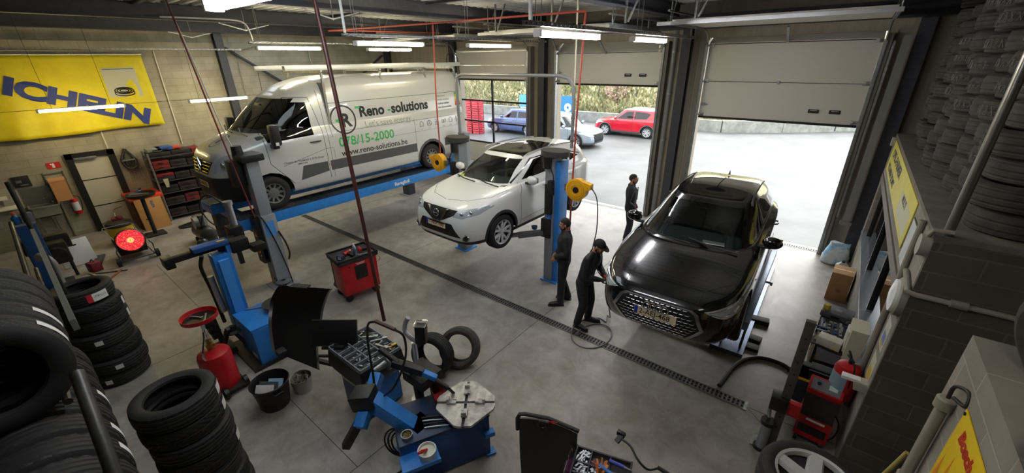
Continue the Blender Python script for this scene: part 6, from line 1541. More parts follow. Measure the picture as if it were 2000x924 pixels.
for c in range(8):
    y = 5.32+.70*c; z = 2.93; k = 0; big = 1.06 if c == 0 else 1.0
    while z < 5.34 - (.45 if c in (3, 6) else 0):
        s = random.uniform(.93, 1.03)*big; w = random.uniform(.92, 1.08); me = random.choice((ME_old, ME_old, ME_old2)); wd = (.205 if me is ME_old else .225)*w
        a = random.uniform(0, 360); x = 1.34+random.uniform(-.055, .055)
        lb = 'worn tyre in the front roof stack %s, %s from its foot' % (ROW[c], ORD[k])
        t = tyre(me, T(x, y+random.uniform(-.02, .02), z+wd/2) @ RZ(a), lb, 'worn tyres in the roof stack %s' % ROW[c], s, w)
        if c < 6 and k > 1 and random.random() < .45:
            ch = bpy.data.objects.new('chalk_mark', CH[k % 4]); COL.objects.link(ch); ch.parent = t; ch.rotation_euler.z = math.radians(-a+25)
        z += wd; k += 1
for c in range(7):
    y = 5.66+.70*c; z = 2.93; k = 0
    while z < 5.2:
        s = random.uniform(.93, 1.02); w = random.uniform(.95, 1.08); wd = .205*w
        tyre(ME_old, T(2.0+random.uniform(-.03, .03), y, z+wd/2) @ RZ(random.uniform(0, 360)), 'worn tyre in the rear roof stack %s, %s from its foot' % (ROW[c], ORD[k]), 'worn tyres in the rear rank on the booth roof', s, w); z += wd; k += 1
# two tyres on the parapet at the right edge
tyre(ME_old2, T(1.10, 2.62, 3.16) @ RZ(20) @ RY(70), 'worn tyre leaning on top of the parapet wall at the right edge', None, 1.0)
tyre(ME_old2, T(1.14, 2.02, 3.06) @ RY(20), 'worn tyre lying at the lower right corner beyond the yellow sign', None, 1.0)
# ================================================================ things on and before the left wall
XW = -16.2
# banner: hung cloth with real waves
M_ban = mat('banner_yellow', '#d8c90e', .6, col2='#cdbb0c', ns=3)
mb = MB(); ny, nz = 60, 20; P = []
def bx(y, v): return XW+.06+.10*v+.03*math.sin(y*5.1)*v+.02*math.sin(y*11+v*3)*v+.04*v*v*math.sin(y*1.3+1)
y0, y1, zt, zb = -1.9, 3.30, 4.655, 2.73
for j in range(nz+1):
    for i in range(ny+1):
        u, v = i/ny, j/nz; y = y0+(y1-y0)*u; P.append((bx(y, v), y, zt+(zb-zt)*v+.05*math.sin(u*9)*v*.5))
mb.add(P, [(j*(ny+1)+i, j*(ny+1)+i+1, (j+1)*(ny+1)+i+1, (j+1)*(ny+1)+i) for j in range(nz) for i in range(ny)])
g = mb.build('banner', M_ban, sharp=80); tag(g, 'large yellow banner with slanting blue capital letters high on the left wall', 'banner')
md = g.modifiers.new('t', 'SOLIDIFY'); md.thickness = .004; bake(g)
def onban(name, mb, m):
    out = []
    for x, y, d in mb.v: v = (zt-y)/(zt-zb); out.append((bx(x, max(0, min(1, v)))+.02+d, x, y))
    mb.v = out; return mb.build(name, m, g, smooth=False)
M_bl = mat('banner_blue', '#22357e', .6)
mb = MB().text('ICHELIN', .60, Matrix(), .002, bold=.034, shear=.12)
w_ = max(q[0] for q in mb.v)-min(q[0] for q in mb.v); lo_ = min(q[0] for q in mb.v); c_, s_ = math.cos(math.radians(-21.8)), math.sin(math.radians(-21.8)); kx = 2.78/w_
mb.v = [(.42+(x-lo_)*kx*c_-y*s_*.6, 3.82+(x-lo_)*kx*s_+y*c_, d) for x, y, d in mb.v]; onban('banner_lettering', mb, M_bl)
mb = MB().add([(2.33, 4.33, 0), (3.05, 4.34, 0), (3.04, 3.57, 0), (2.31, 3.57, 0)], [(0, 1, 2, 3)]); onban('banner_square', mb, mat('banner_pale', '#b9b8a4', .6))
mb = MB()
for r in (.20, .15, .09): mb.tube([(2.66+r*math.cos(2*PI*i/30), 3.74+r*.42*math.sin(2*PI*i/30), .004) for i in range(30)], .012, 4, closed=True)
mb.tube([(2.46, 3.72, .004), (2.47, 3.64, .004), (2.66, 3.60, .004), (2.85, 3.64, .004), (2.86, 3.72, .004)], .012, 4, smooth=3); mb.add([(2.36, 4.30, .003), (3.02, 4.31, .003), (3.02, 4.295, .003), (2.36, 4.285, .003)], [(0, 1, 2, 3)]); onban('tyre_drawing', mb, mat('banner_ink', '#2a2a2a', .6))
mb = MB().cyl((XW+.07, -1.9, 4.665), (XW+.07, 3.32, 4.665), .012, n=6); one('cord', 'thin cord along the top edge of the yellow banner', 'cord', mb, M_white)
# small black service door with pale panels
root = bpy.data.objects.new('door_4', None); COL.objects.link(root); root['kind'] = 'structure'; X0 = XW+.001
mb = MB().box(X0, .95, 0, X0+.09, 1.09, 2.22).box(X0, 1.80, 0, X0+.09, 1.95, 2.22).box(X0, .95, 2.08, X0+.09, 1.95, 2.22); mb.build('frame', M_black, root)
MB().box(X0, 1.09, .02, X0+.04, 1.80, 2.08).build('panel', mat('service_door_pale', '#b9b5a4', .6, bump=.15, bs=90, stretch=(1, .1, 4)), root)
mb = MB()
for z in (.72, 1.47): mb.box(X0+.035, 1.09, z-.012, X0+.046, 1.80, z+.012)
mb.build('panel_joint', M_black, root)
mb = MB().box(X0+.03, 1.10, 2.03, X0+.12, 1.55, 2.10, .01); mb.build('closer', M_steel, root)
def wall(name, label, cat, y, z, group=None): return thing(name, label, cat, (XW, y, z), 0, group)
q = wall('safety_sign', 'small red fire extinguisher sign on the left wall beside the black door', 'sign', .70, 1.98)
MB().box(.001, -.13, -.08, .012, .13, .08).build('plate', mat('sign_red', '#c02a28', .5), q); mb = MB().box(.012, -.03, -.06, .014, .02, .035).box(.012, -.015, .035, .014, .01, .06).box(.012, -.06, .02, .014, -.03, .05); mb.build('symbol', M_white, q)
def extinguisher(label, loc, rz, h=.48, r=.075, lab_col='#c9c9d2'):
    q = thing('fire_extinguisher', label, 'fire extinguisher', loc, rz)
    MB().lathe([(0, 0), (r*.9, 0), (r, .02), (r, h*.80), (r*.85, h*.90), (r*.4, h*.96), (0, h*.96)], 26).build('cylinder', M_red, q)
    mb = MB().cyl((0, 0, h*.95), (0, 0, h*1.05), .022, n=12).box(-.015, -.09, h*1.05, .015, .05, h*1.08, .004); beam(mb, (0, -.02, h*1.09), (0, -.10, h*1.16), .02, .012); mb.build('valve', M_black, q)
    mb = MB().tube([(0, .04, h*1.05), (0, .12, h*.95), (0, .12, h*.5), (0, .085, h*.15)], .010, 8, smooth=5); mb.build('hose', M_black, q)
    n = 12; vs = []
    for i in range(n+1):
        a = math.radians(-75+150*i/n); vs += [((r+.001)*math.cos(a), (r+.001)*math.sin(a), h*.22), ((r+.001)*math.cos(a), (r+.001)*math.sin(a), h*.72)]
    MB().add(vs, [(2*i, 2*i+2, 2*i+3, 2*i+1) for i in range(n)]).build('label_band', mat('ext_label'+lab_col[1:], lab_col, .6), q, fix=False)
    return q
q = extinguisher('red fire extinguisher hung on the left wall beside the black door', (XW+.10, .76, .62), 0)
MB().box(-.10, -.04, .3, -.07, .04, .42).build('wall_bracket', M_black, q)
q = wall('paper_roll_holder', 'wall rack holding a wide roll of tan paper beside the fire extinguisher', 'paper holder', .60, 1.40)
mb = MB()
for y in (-.16, .20): mb.box(.0, y-.012, -.25, .03, y+.012, .42).box(.0, y-.012, .20, .22, y+.012, .235)
mb.box(.0, -.17, .36, .02, .21, .39); mb.build('bracket', mat('holder_grey', '#6d6b60', .5, .4), q)
MB().cyl((.12, -.14, .20), (.12, .18, .20), .085, n=20).build('roll', mat('paper_tan', '#b88454', .8), q)
MB().box(.195, -.135, -.34, .199, .175, .20).build('hanging_sheet', MATS['paper_tan'], q)
q = wall('sink', 'stainless steel wash basin with backsplash and tap on the left wall', 'sink', .20, .78)
mb = MB().box(.0, -.30, .28, .012, .28, .72); mb.build('backsplash', mat('stainless_dull', '#8f8f88', .35, .8), q)
mb = MB().box(.012, -.27, .26, .46, .27, .275).box(.012, -.27, .0, .03, .27, .26).box(.44, -.27, 0, .46, .27, .27)
for y in (-.27, .255): mb.box(.02, y, 0, .46, y+.015, .27)
mb.box(.02, -.27, 0, .46, .27, .015); bm0 = mb; mb2 = MB().box(.44, -.29, .25, .48, .29, .285, .006).box(.0, -.29, .25, .48, -.26, .285, .006).box(.0, .26, .25, .48, .29, .285, .006)
mb3 = MB().box(.02, -.27, .0, .46, .27, .02).box(.02, -.27, .0, .035, .27, .26).box(.445, -.27, .0, .46, .27, .26).box(.02, -.27, .0, .46, -.255, .26).box(.02, .255, .0, .46, .27, .26); mb3.build('basin', mat('stainless', '#b5b4a8', .3, .8), q)
mb2.build('rim', MATS['stainless'], q); mb = MB().tube([(.05, .12, .27), (.05, .12, .42), (.10, .10, .47), (.18, .06, .44)], .011, 8, smooth=4).cyl((.05, .18, .27), (.05, .18, .33), .02, n=10); mb.build('tap', M_chrome, q)
mb = MB().cyl((.22, .05, .0), (.22, .05, -.35), .03, n=10).cyl((.22, .05, -.35), (.04, .05, -.40), .025, n=10); mb.build('waste_pipe', M_steel, q)
mb = MB()
for y in (-.2, .22): beam(mb, (.02, y, -.5), (.40, y, .0), .03, .03)
mb.build('bracket', M_steel, q)
q = wall('fuse_box', 'square dark fuse box on the left wall above the wash basin', 'box', .03, 1.69)
MB().box(.0, -.15, -.14, .05, .15, .14, .004).build('case', M_blackm, q); mb = MB().box(.05, -.10, -.02, .055, .0, .04).box(.05, -.05, -.1, .055, .09, -.07); mb.build('switches', M_steel, q)
for k, z in enumerate((1.36, 1.10)):
    q = thing('wall_shelf', ('pale wall shelf at the left edge, upper of the two', 'pale wall shelf at the left edge, lower of the two')[k], 'shelf', (XW, -.55, z)); MB().box(0, -.4, 0, .35, .22+.12*k, .04, .005).build('board', M_offwhite, q); MB().box(0, .1, -.18, .03, .13, 0).box(0, -.3, -.18, .03, -.27, 0).build('bracket', M_steel, q)
def pipe(label, pts, r, m, nm='wall_pipe', cat='pipe', sm=0): return one(nm, label, cat, MB().tube(pts, r, 8, smooth=sm), m)
pipe('thin pale conduit running down to the black service door', [(XW+.03, 1.86, 4.7), (XW+.03, 1.86, 2.23)], .016, M_offwhite)
pipe('thin pale conduit running down the wall right of the yellow banner', [(XW+.03, 3.62, 4.75), (XW+.03, 3.58, 2.1)], .016, M_offwhite)
pipe('thin grey conduit beside the dark column on the left wall', [(XW+.03, 5.75, 4.8), (XW+.03, 5.75, 1.6)], .014, M_steel)
pipe('pale waste pipe on the left wall under the paper roll', [(XW+.05, .52, 1.35), (XW+.05, .50, .05)], .03, mat('pipe_dirty', '#7c7663', .7))
pipe('pair of thin pipes standing on the wall under the basin', [(XW+.06, .30, .74), (XW+.06, .30, .08)], .018, M_steel)
struct('baseboard_left', MB().box(XW+.001, -2, 0, XW+.03, .95, .12).box(XW+.001, 1.95, 0, XW+.03, 11, .12), mat('base_grey', '#8a8470', .8))
q = wall('cable_bundle', 'hank of cables and clamps hanging on a hook beside the tool shelves', 'cable bundle', 2.18, 1.78)
mb = MB(); random.seed(4)
for k in range(9):
    w = random.uniform(.08, .17); o = random.uniform(-.03, .03); mb.tube([(.05+.01*k, o, .40), (.06+.008*k, o-w, .10), (.05+.01*k, o-w*.6, -.14), (.06+.008*k, o+w*.6, -.14), (.05+.01*k, o+w, .08), (.05+.01*k, o, .40)], .014, 6, smooth=5)
mb.build('cables', mat('cable_mix', '#5c5a50', .5, .3, col2='#2b2926', ns=22), q); MB().cyl((0, 0, .40), (.16, 0, .42), .012, n=8).build('hook', M_steel, q)
mb = MB().box(.02, -.14, .06, .16, .14, .10, .01); mb.build('strap', M_steel, q)
for k in range(6): one('hanging_tool', 'thin steel hook tool on the wall rail, %s from the left' % ORD[k], 'tool', MB().cyl((XW+.06, 2.12+.06*k, 1.58), (XW+.06, 2.12+.06*k, 1.30), .008, n=6).ball((XW+.06, 2.12+.06*k, 1.60), .02, 8), M_steel, 'hook tools on the wall rail')
pipe('narrow steel rail on the wall holding hook tools', [(XW+.05, 2.08, 1.605), (XW+.05, 2.5, 1.605)], .010, M_steel, 'tool_rail', 'rail')
# ---- shelf rack with cased tools
g = thing('shelf_rack', 'grey steel shelf rack crammed with dark tool cases beside the van nose', 'shelves', (XW+.45, 3.15, 0))
for x in (-.36, .30):
    for y in (-.62, .72): MB().box(x-.02, y-.02, 0, x+.02, y+.02, 2.05).build('upright', M_steel, g)
SH = (.12, .48, .84, 1.20, 1.56, 1.92)
for z in SH: MB().box(-.37, -.63, z-.02, .31, .73, z, .003).build('shelf', mat('shelf_grey', '#56544d', .5, .3), g)
random.seed(12); CC = ['#241f1e', '#5a1a1c', '#2a2324', '#761d20', '#1d1b1b', '#332222']
WHERE = ('bottom shelf', 'second shelf', 'third shelf', 'fourth shelf', 'fifth shelf', 'top shelf')
for s_, z in enumerate(SH):
    y = -.58; k = 0
    while y < .45:
        w = random.uniform(.34, .5); n = 2 if s_ < 5 else 1; zz = z+.002
        k += 1
        for q_ in range(n):
            h = random.uniform(.09, .13); col = random.choice(CC); d = random.uniform(.5, .6)
            c = thing('tool_case', 'dark tool case on the %s of the rack, %s column from the left%s' % (WHERE[s_], ORD[k-1], (', lower', ', upper')[q_] if n > 1 else ''), 'tool case', (XW+.45, 3.15, 0), 0, 'tool cases on the %s' % WHERE[s_])
            MB().box(.28-d, y, zz, .30, min(y+w, .70), zz+h, .012).build('case', mat('case'+col[1:], col, .5), c)
            MB().box(.30, y+w*.3, zz+h*.35, .318, min(y+w*.62, .68), zz+h*.6, .006).build('handle', M_black, c)
            zz += h+.004
        y += w+.02
for k, (y, z, c, w, h, lb) in enumerate(((3.0, 2.06, '#2b4d94', .40, .09, 'blue tool case on top of the shelf rack'), (2.75, 2.05, '#7c8578', .34, .10, 'grey green rolled sheet on top of the shelf rack'), (3.28, 2.055, '#c0442a', .22, .07, 'orange red case on top of the shelf rack'))):
    q = thing('tool_case', lb, 'tool case', (XW+.42, y, z)); MB().box(-.2, -w/2, 0, .2, w/2, h, .015).build('case', mat('topcase%d' % k, c, .5), q); MB().box(.2, -.06, h*.3, .215, .06, h*.6, .004).build('handle', M_black, q)
q = thing('rag', 'pale cloth hanging from the front of the shelf rack', 'cloth', (XW+.80, 2.72, 1.28)); MB().loft([[(0, -.06, .0), (.02, -.06, 0), (.02, .06, 0), (0, .06, 0)], [(.01, -.05, -.12), (.03, -.05, -.12), (.03, .055, -.12), (.01, .055, -.12)], [(.0, -.035, -.25), (.02, -.035, -.25), (.02, .03, -.25), (0, .03, -.25)]]).build('cloth', mat('rag_pale', '#b5ad8c', .9), q)
# red bench cabinet, tan board, dark basin on a stand
g = thing('tool_cabinet', 'low cabinet with red top standing beside the black service door', 'cabinet', (-15.75, 2.06, 0))
MB().box(-.4, -.30, .04, .55, .42, .84, .01).build('carcass', mat('cabinet_brown', '#5b3418', .6), g); MB().box(-.42, -.33, .84, .58, .45, .94, .03).build('top', mat('cabinet_red', '#cf3b22', .45), g)
MB().box(.55, -.25, .70, .57, .38, .82, .006).build('drawer', M_blackm, g)
q = thing('small_machine', 'small blue machine standing on the red cabinet top', 'tool', (-15.45, 2.05, .94)); MB().cyl((0, 0, 0), (0, 0, .06), .07, n=14).ball((0, 0, .11), .06, 12).build('body', mat('gun_blue', '#2a4fa0', .4), q); MB().cyl((0, 0, .16), (.03, .06, .2), .02, n=8).build('nozzle', M_black, q)
mb = MB(); mb.M = T(-14.97, 2.12, 0) @ RZ(4) @ RY(-10); mb.box(-.015, -.31, .0, .015, .31, .90, .004); q = one('leaning_board', 'tan cupboard door panel leaning against the red topped cabinet', 'panel', mb, mat('board_tan', '#bd8a4c', .6, col2='#b17f43', ns=3))
o = MB().cyl((.02, -.19, .33), (.035, -.19, .33), .022, n=12).build('lock', M_blackm, None); o.parent = q; o.matrix_basis = T(-14.97, 2.12, 0) @ RZ(4) @ RY(-10)
mb = MB().text('KETE', .09, T(.017, .10, .62) @ RX(90) @ RY(90) @ RZ(90), .001, bold=.003); o = mb.build('print', mat('print_violet', '#4a4a80', .6), None, smooth=False); o.parent = q; o.matrix_basis = T(-14.97, 2.12, 0) @ RZ(4) @ RY(-10)
q = thing('rubber_mat', 'black crumpled rubber mat on the floor before the tan panel', 'mat', (-14.5, 2.75, 0)); mb = MB(); mb.loft([[(.25*math.cos(a)*(1+.2*math.sin(3*a))*k, .34*math.sin(a)*(1+.15*math.cos(2*a))*k, z) for a in [2*PI*i/18 for i in range(18)]] for k, z in ((1, 0), (.95, .03), (.6, .06), (.2, .07))]); mb.build('rubber', M_black, q)
g = thing('parts_washer', 'black shallow parts basin on a stand before the service door', 'parts washer', (-14.5, 1.93, .0))
mb = MB().lathe([(.10, .0), (.30, .06), (.33, .14), (.31, .14), (.28, .08), (0, .05)], 28, T(0, 0, 1.06)); mb.build('basin', M_black, g); mb = MB().cyl((0, 0, .03), (0, 0, 1.08), .05, n=14).box(-.22, -.22, 0, .22, .22, .04, .01); mb.build('stand', M_blackm, g)
for k in range(3): one('loose_tool', 'steel tool lying in the black parts basin, %s of three' % ORD[k], 'tool', beam(MB(), (-14.6+.06*k, 1.76+.05*k, 1.19), (-14.4+.03*k, 2.0+.04*k, 1.20), .03, .02, .004), M_sock, 'tools in the black parts basin')
# yellow vacuum
g = thing('vacuum_cleaner', 'yellow wet vacuum drum with black head behind the red heater', 'vacuum cleaner', (-14.5, 1.28, 0))
MB().lathe([(0, .10), (.24, .10), (.26, .14), (.27, .50), (0, .50)], 28).build('drum', mat('vac_yellow', '#d9b422', .45), g); MB().lathe([(.275, .48), (.285, .52), (.26, .58), (.12, .64), (0, .64)], 28).build('head', M_blackm, g)
mb = MB().ball((.02, .05, .68), .08, 12).box(-.1, -.1, .62, .1, .02, .70, .02); mb.build('motor', mat('motor_dark_red', '#6d1f1c', .5), g)
mb = MB().tube([(-.05, 0, .68), (-.2, .05, .86), (.0, .18, .95), (.1, .2, 1.0)], .012, 6, smooth=4); mb.tube([(-.27, .05, .50), (-.42, -.12, .55), (-.45, -.22, .50)], .018, 8); mb.tube([(-.25, -.1, .5), (-.4, -.25, .52)], .016, 8); mb.build('lance', M_steel, g)
MB().cyl((.27, .1, .42), (.34, .12, .42), .05, n=12).build('inlet', MATS['vac_yellow'], g)
for a in range(4): MB().cyl((.22*math.cos(a*1.57+.7)-.015, .22*math.sin(a*1.57+.7), .05), (.22*math.cos(a*1.57+.7)+.015, .22*math.sin(a*1.57+.7), .05), .05, n=12).build('castor', M_black, g)
# red glowing heater, facing the room
g = thing('space_heater', 'round oil heater with glowing red disc on a wheeled black frame', 'heater', (-13.0, 1.22, 0), 0)
HQ = T(.10, 0, .50) @ RZ(-8) @ RY(68)
mb = MB(); mb.M = HQ; mb.lathe([(.20, -.32), (.27, -.25), (.285, .03), (.265, .05), (.255, .0), (.25, -.2), (0, -.3)], 32); mb.build('housing', M_black, g)
mb = MB(); mb.M = HQ; mb.lathe([(.25, -.03), (.16, .0), (.05, .005), (0, .005)], 36)
m_h = bpy.data.materials.new('glowing_mesh'); m_h.use_nodes = True; nt = m_h.node_tree; b_ = nt.nodes['Principled BSDF']; tc_ = nt.nodes.new('ShaderNodeTexCoord'); vo = nt.nodes.new('ShaderNodeTexVoronoi'); vo.inputs['Scale'].default_value = 30; rp_ = nt.nodes.new('ShaderNodeValToRGB')
nt.links.new(tc_.outputs['Object'], vo.inputs['Vector']); nt.links.new(vo.outputs['Distance'], rp_.inputs[0]); rp_.color_ramp.elements[0].color = lin('#ff6a50'); rp_.color_ramp.elements[1].color = lin('#c01828'); rp_.color_ramp.elements[1].position = .5
nt.links.new(rp_.outputs[0], b_.inputs['Emission Color']); b_.inputs['Emission Strength'].default_value = 1.3; b_.inputs['Base Color'].default_value = lin('#401010')
mb.build('burner_disc', m_h, g)
mb = MB(); mb.M = HQ; mb.lathe([(0, .03), (.06, .03), (.065, .01)], 20); mb.build('burner_core', mat('burner_hot', '#ffb070', .5, emit='#ff9a50', es=1.8), g)
mb = MB()
for k in range(5):
    mb.M = HQ; R = .05+.05*k; mb.tube([(R*math.cos(2*PI*i/24), R*math.sin(2*PI*i/24), .055) for i in range(24)], .003, 4, closed=True)
for k in range(8): mb.tube([(0, 0, .055), (.26*math.cos(k*PI/4), .26*math.sin(k*PI/4), .05)], .003, 4)
mb.build('guard', M_steel, g)
mb = MB(); mb.loft([[(-.42, -.26, .12), (-.02, -.26, .12), (-.02, .26, .12), (-.42, .26, .12)], [(-.50, -.28, .42), (-.05, -.28, .36), (-.05, .28, .36), (-.50, .28, .42)], [(-.52, -.24, .48), (-.10, -.24, .42), (-.10, .24, .42), (-.52, .24, .48)]]); mb.build('fuel_tank', M_blackm, g)
mb = MB()
mb.tube([(.34, -.32, .10), (.34, .32, .10), (.30, .34, .34), (.22, .30, .42)], .014, 8); mb.tube([(.34, -.32, .10), (.30, -.34, .34), (.22, -.30, .42)], .014, 8); mb.tube([(-.3, -.30, .11), (.34, -.30, .11)], .014, 8); mb.tube([(-.3, .30, .11), (.34, .30, .11)], .014, 8); mb.build('frame', M_dark, g)
mb = MB().tube([(-.35, -.24, .45), (-.75, -.34, .66), (-.80, -.32, .68), (-.78, .2, .68), (-.72, .24, .66), (-.35, .24, .45)], .012, 8); mb.build('push_bar', M_steel, g)
for s in (1, -1): MB().cyl((.30, s*.33, .095), (.30, s*.40, .095), .095, n=20).cyl((.30, s*.32, .095), (.30, s*.41, .095), .03, n=12).build('wheel', M_rubber, g)
# ---- compressor and clutter behind the tyre changer
g = thing('compressor', 'old grey air compressor with two tanks below the van nose', 'compressor', (-12.7, 2.65, 0))
MB().cyl((-.35, 0, .28), (.35, 0, .28), .2, n=22).ball((-.35, 0, .28), .2, 16, (.5, 1, 1)).ball((.35, 0, .28), .2, 16, (.5, 1, 1)).build('tank', mat('compressor_grey', '#5c5d58', .4, .4, col2='#3c3b37', ns=7), g)
mb = MB().box(-.25, -.12, .50, .02, .12, .72, .02).cyl((.16, 0, .52), (.16, 0, .80), .09, n=16).cyl((.16, -.1, .62), (.16, -.2, .62), .16, n=20); mb.build('pump', M_steel, g)
mb = MB().tube([(-.2, .1, .7), (-.1, .2, .95), (.15, .1, 1.05), (.3, 0, .8), (.25, -.1, .5)], .014, 8, smooth=5); mb.build('hose', M_black, g)
for x in (-.25, .25): MB().box(x-.03, -.18, 0, x+.03, .18, .12).build('foot', M_blackm, g)
q = thing('globe_lamp', 'round dark glass globe lying on the floor beside the compressor', 'lamp', (-12.25, 2.45, 0)); MB().ball((0, 0, .14), .14, 16).build('globe', mat('grey_globe', '#3c4144', .15), q); MB().cyl((0, 0, .26), (0, 0, .31), .05, n=12).build('neck', M_black, q)
# ---- clutter at the far left behind the rack
g = thing('machine_post', 'upright blue machine post at the far left beside the tall tyre stack', 'machine', (-12.4, -.22, 0))
MB().box(-.12, -.14, 0, .12, .14, 1.50, .012).build('column', M_dblue, g); MB().box(-.3, -.35, 0, .5, .3, .10, .01).build('base', M_blackm, g)
MB().box(-.14, -.16, 1.5, .14, .16, 1.53).build('top_plate', M_grey, g)
q = thing('bottle', 'blue plastic bottle with orange top on the blue machine post', 'bottle', (-12.40, -.29, 1.53)); MB().lathe([(0, 0), (.06, 0), (.065, .02), (.065, .13), (.03, .17), (.025, .19), (0, .19)], 18).build('body', mat('bottle_blue', '#2565a8', .35), q); MB().cyl((0, 0, .19), (0, 0, .24), .03, n=12).build('cap', mat('cap_orange', '#d9572a', .5), q)
q = thing('carton', 'grey carton standing beside the blue bottle on the machine post', 'carton', (-12.38, -.13, 1.53), 12); MB().box(-.07, -.07, 0, .07, .07, .19, .004).build('carton', mat('carton_grey', '#6d7078', .7), q)
g = thing('exhaust_pipes', 'pair of bent grey exhaust pipes standing behind the tall tyre stack', 'pipe', (-11.6, -.2, 0))
for k in range(2): MB().tube([(.0+.16*k, .0+.05*k, 0), (.0+.16*k, .03+.05*k, .5), (-.02+.16*k, .05+.05*k, .85), (-.1+.16*k, -.02+.05*k, 1.0), (-.22+.16*k, -.06, .95)], .055, 12, smooth=4).build('pipe', mat('pipe_grey_dull', '#8d8f8c', .45, .4), g)
g = thing('engine_block', 'dark greasy engine block on a stand behind the exhaust pipes', 'engine', (-13.2, -.1, 0))
mb = MB().box(-.3, -.3, .35, .3, .3, .85, .05).cyl((-.1, -.1, .85), (-.1, -.1, 1.0), .14, n=16).box(-.2, -.35, .6, .0, .4, .95, .04).cyl((.3, .1, .6), (.42, .1, .6), .16, n=18); mb.build('block', mat('greasy_black', '#1f1d1a', .4, .3, col2='#35322c', ns=9), g); mb = MB()
for x in (-.25, .25):
    for y in (-.25, .25): mb.cyl((x, y, 0), (x, y, .4), .03, n=8)
mb.build('stand', M_blackm, g)
q = thing('jerry_can', 'white plastic sheet panel leaning behind the tall tyre stack', 'panel', (-13.6, .30, 0), 10); mb = MB(); mb.M = RY(-15); mb.box(-.02, -.3, 0, .02, .3, .62, .015); mb.build('sheet', M_white, q)
q.name = 'plastic_sheet'
MB().box(.005, -.05, .50, .03, .05, .53).build('grip', M_black, q)
q = thing('plank', 'dark plank lying on the floor between the white panel and the heater', 'plank', (-13.35, .55, 0), -15); MB().box(-.5, -.08, 0, .3, .08, .05, .006).build('plank', M_dark, q)
q = thing('jump_pack', 'small red power pack on the floor near the white panel', 'power pack', (-12.9, .45, 0), 20); MB().box(-.12, -.10, 0, .12, .10, .22, .03).build('case', mat('pack_red', '#7e1a26', .5), q); MB().tube([(-.08, 0, .22), (0, 0, .28), (.08, 0, .22)], .012, 8, smooth=4).build('handle', M_black, q)
for k, (x, y, a, l, c) in enumerate(((-12.3, .45, 15, .5, '#b9a77a'), (-12.1, .6, -35, .4, '#8a4a2c'), (-12.5, .62, 55, .35, '#6b6558'))):
    q = thing('scrap_bar', ('pale wooden handle lying on the floor beyond the tall tyre stack', 'rusty bar lying on the floor beyond the tall tyre stack', 'grey bar lying on the floor beyond the tall tyre stack')[k], 'bar', (x, y, 0), a); MB().box(-l, -.02, 0, l, .02, .03, .006).build('bar', mat('bar%d' % k, c, .7), q)
# ================================================================ right-hand side: booth wall, parapet, trolleys
XB = .85
g = thing('wall_sign', 'long yellow lettered sign screwed to the booth wall above its window', 'sign', (XB-.012, 8.4, 2.59))
MB().box(-.003, -2.3, -.27, .010, 2.3, .28, .004).build('board', mat('sign_yellow', '#d9cf55', .5, col2='#cfc44a', ns=2), g)
def onx_text(g, txt, size, y, z, m, name='sign_lettering', bold=.004, sx=1.0, x=-.0045):
    mb = MB().text(txt, size, T(x, y, z) @ RZ(-90) @ RX(90), .001, bold=bold, sx=sx); return mb.build(name, m, g, smooth=False)
INK2 = mat('sign_ink', '#3a3836', .6); WHT2 = mat('sign_pale', '#c9c6a8', .6)
onx_text(g, 'OPEL-FARMER', .20, 1.9, .05, INK2, sx=1.6, bold=.008); onx_text(g, 'VITAMIN BOMY', .17, 2.0, -.20, INK2, sx=1.45, bold=.006)
MB().box(-.0042, -2.15, -.2, -.0038, -.95, .10).build('pale_field', WHT2, g); onx_text(g, 'MULTI', .13, -1.15, .0, INK2, sx=1.3, x=-.0052)
q = thing('poster', 'white framed poster on the booth wall beside the yellow sign', 'poster', (XB-.008, 5.78, 2.5))
MB().box(0, -.24, -.26, .006, .24, .24).build('frame', M_blackm, q); MB().box(-.002, -.225, -.245, 0, .225, .225).build('sheet', mat('poster_sheet', '#b9bdb8', .4, col2='#9fa8a6', ns=5), q)
q = thing('bulkhead_lamp', 'round white bulkhead lamp on the near corner of the booth wall', 'lamp', (XB, 4.99, 2.22)); Q = RY(-90) @ Matrix.Diagonal((1, 1, .75, 1))
MB().lathe([(.19, 0), (.19, .07), (.17, .09), (0, .09)], 32, Q).build('base', mat('lamp_base', '#8f8b80', .6), q); MB().lathe([(.165, .09), (.16, .12), (.08, .145), (0, .15)], 32, Q).build('diffuser', mat('opal_glass', '#dfe3e0', .25), q)
pp = mat('old_conduit', '#8d877a', .6)
one('wall_pipe', 'grey conduit running down the booth wall corner past the round lamp', 'pipe', MB().tube([(XB-.03, 5.36, 2.9), (XB-.03, 5.36, .5)], .028, 10), pp)
one('wall_pipe', 'grey conduit with tee crossing the dark end face of the booth', 'pipe', MB().tube([(XB-.03, 5.2, 2.42), (XB-.03, 4.78, 2.38), (XB+.02, 4.765, 2.37), (2.6, 4.765, 2.37)], .024, 10).cyl((XB+.25, 4.765, 2.37), (XB+.36, 4.765, 2.37), .036, n=12), pp)
one('wall_pipe', 'bright steel pipe standing in front of the roof tyre stacks', 'pipe', MB().tube([(.93, 4.90, 2.93), (.93, 4.90, 5.6)], .035, 12), mat('pipe_bright', '#8f8e88', .3, .8))
q = thing('junction_box', 'round grey junction box on the top corner of the booth', 'junction box', (XB, 4.92, 2.80)); MB().cyl((0, 0, 0), (-.07, 0, 0), .10, n=20).build('box', mat('jbox', '#a7a294', .6), q); MB().tube([(-.03, -.02, .1), (-.02, -.1, .18), (.1, -.12, .19)], .02, 8).build('elbow', pp, q)
q = thing('junction_box', 'small pale box at the far top end of the yellow sign', 'junction box', (XB, 10.95, 2.80)); MB().box(-.06, -.07, -.08, 0, .07, .08, .01).build('box', MATS['jbox'], q)
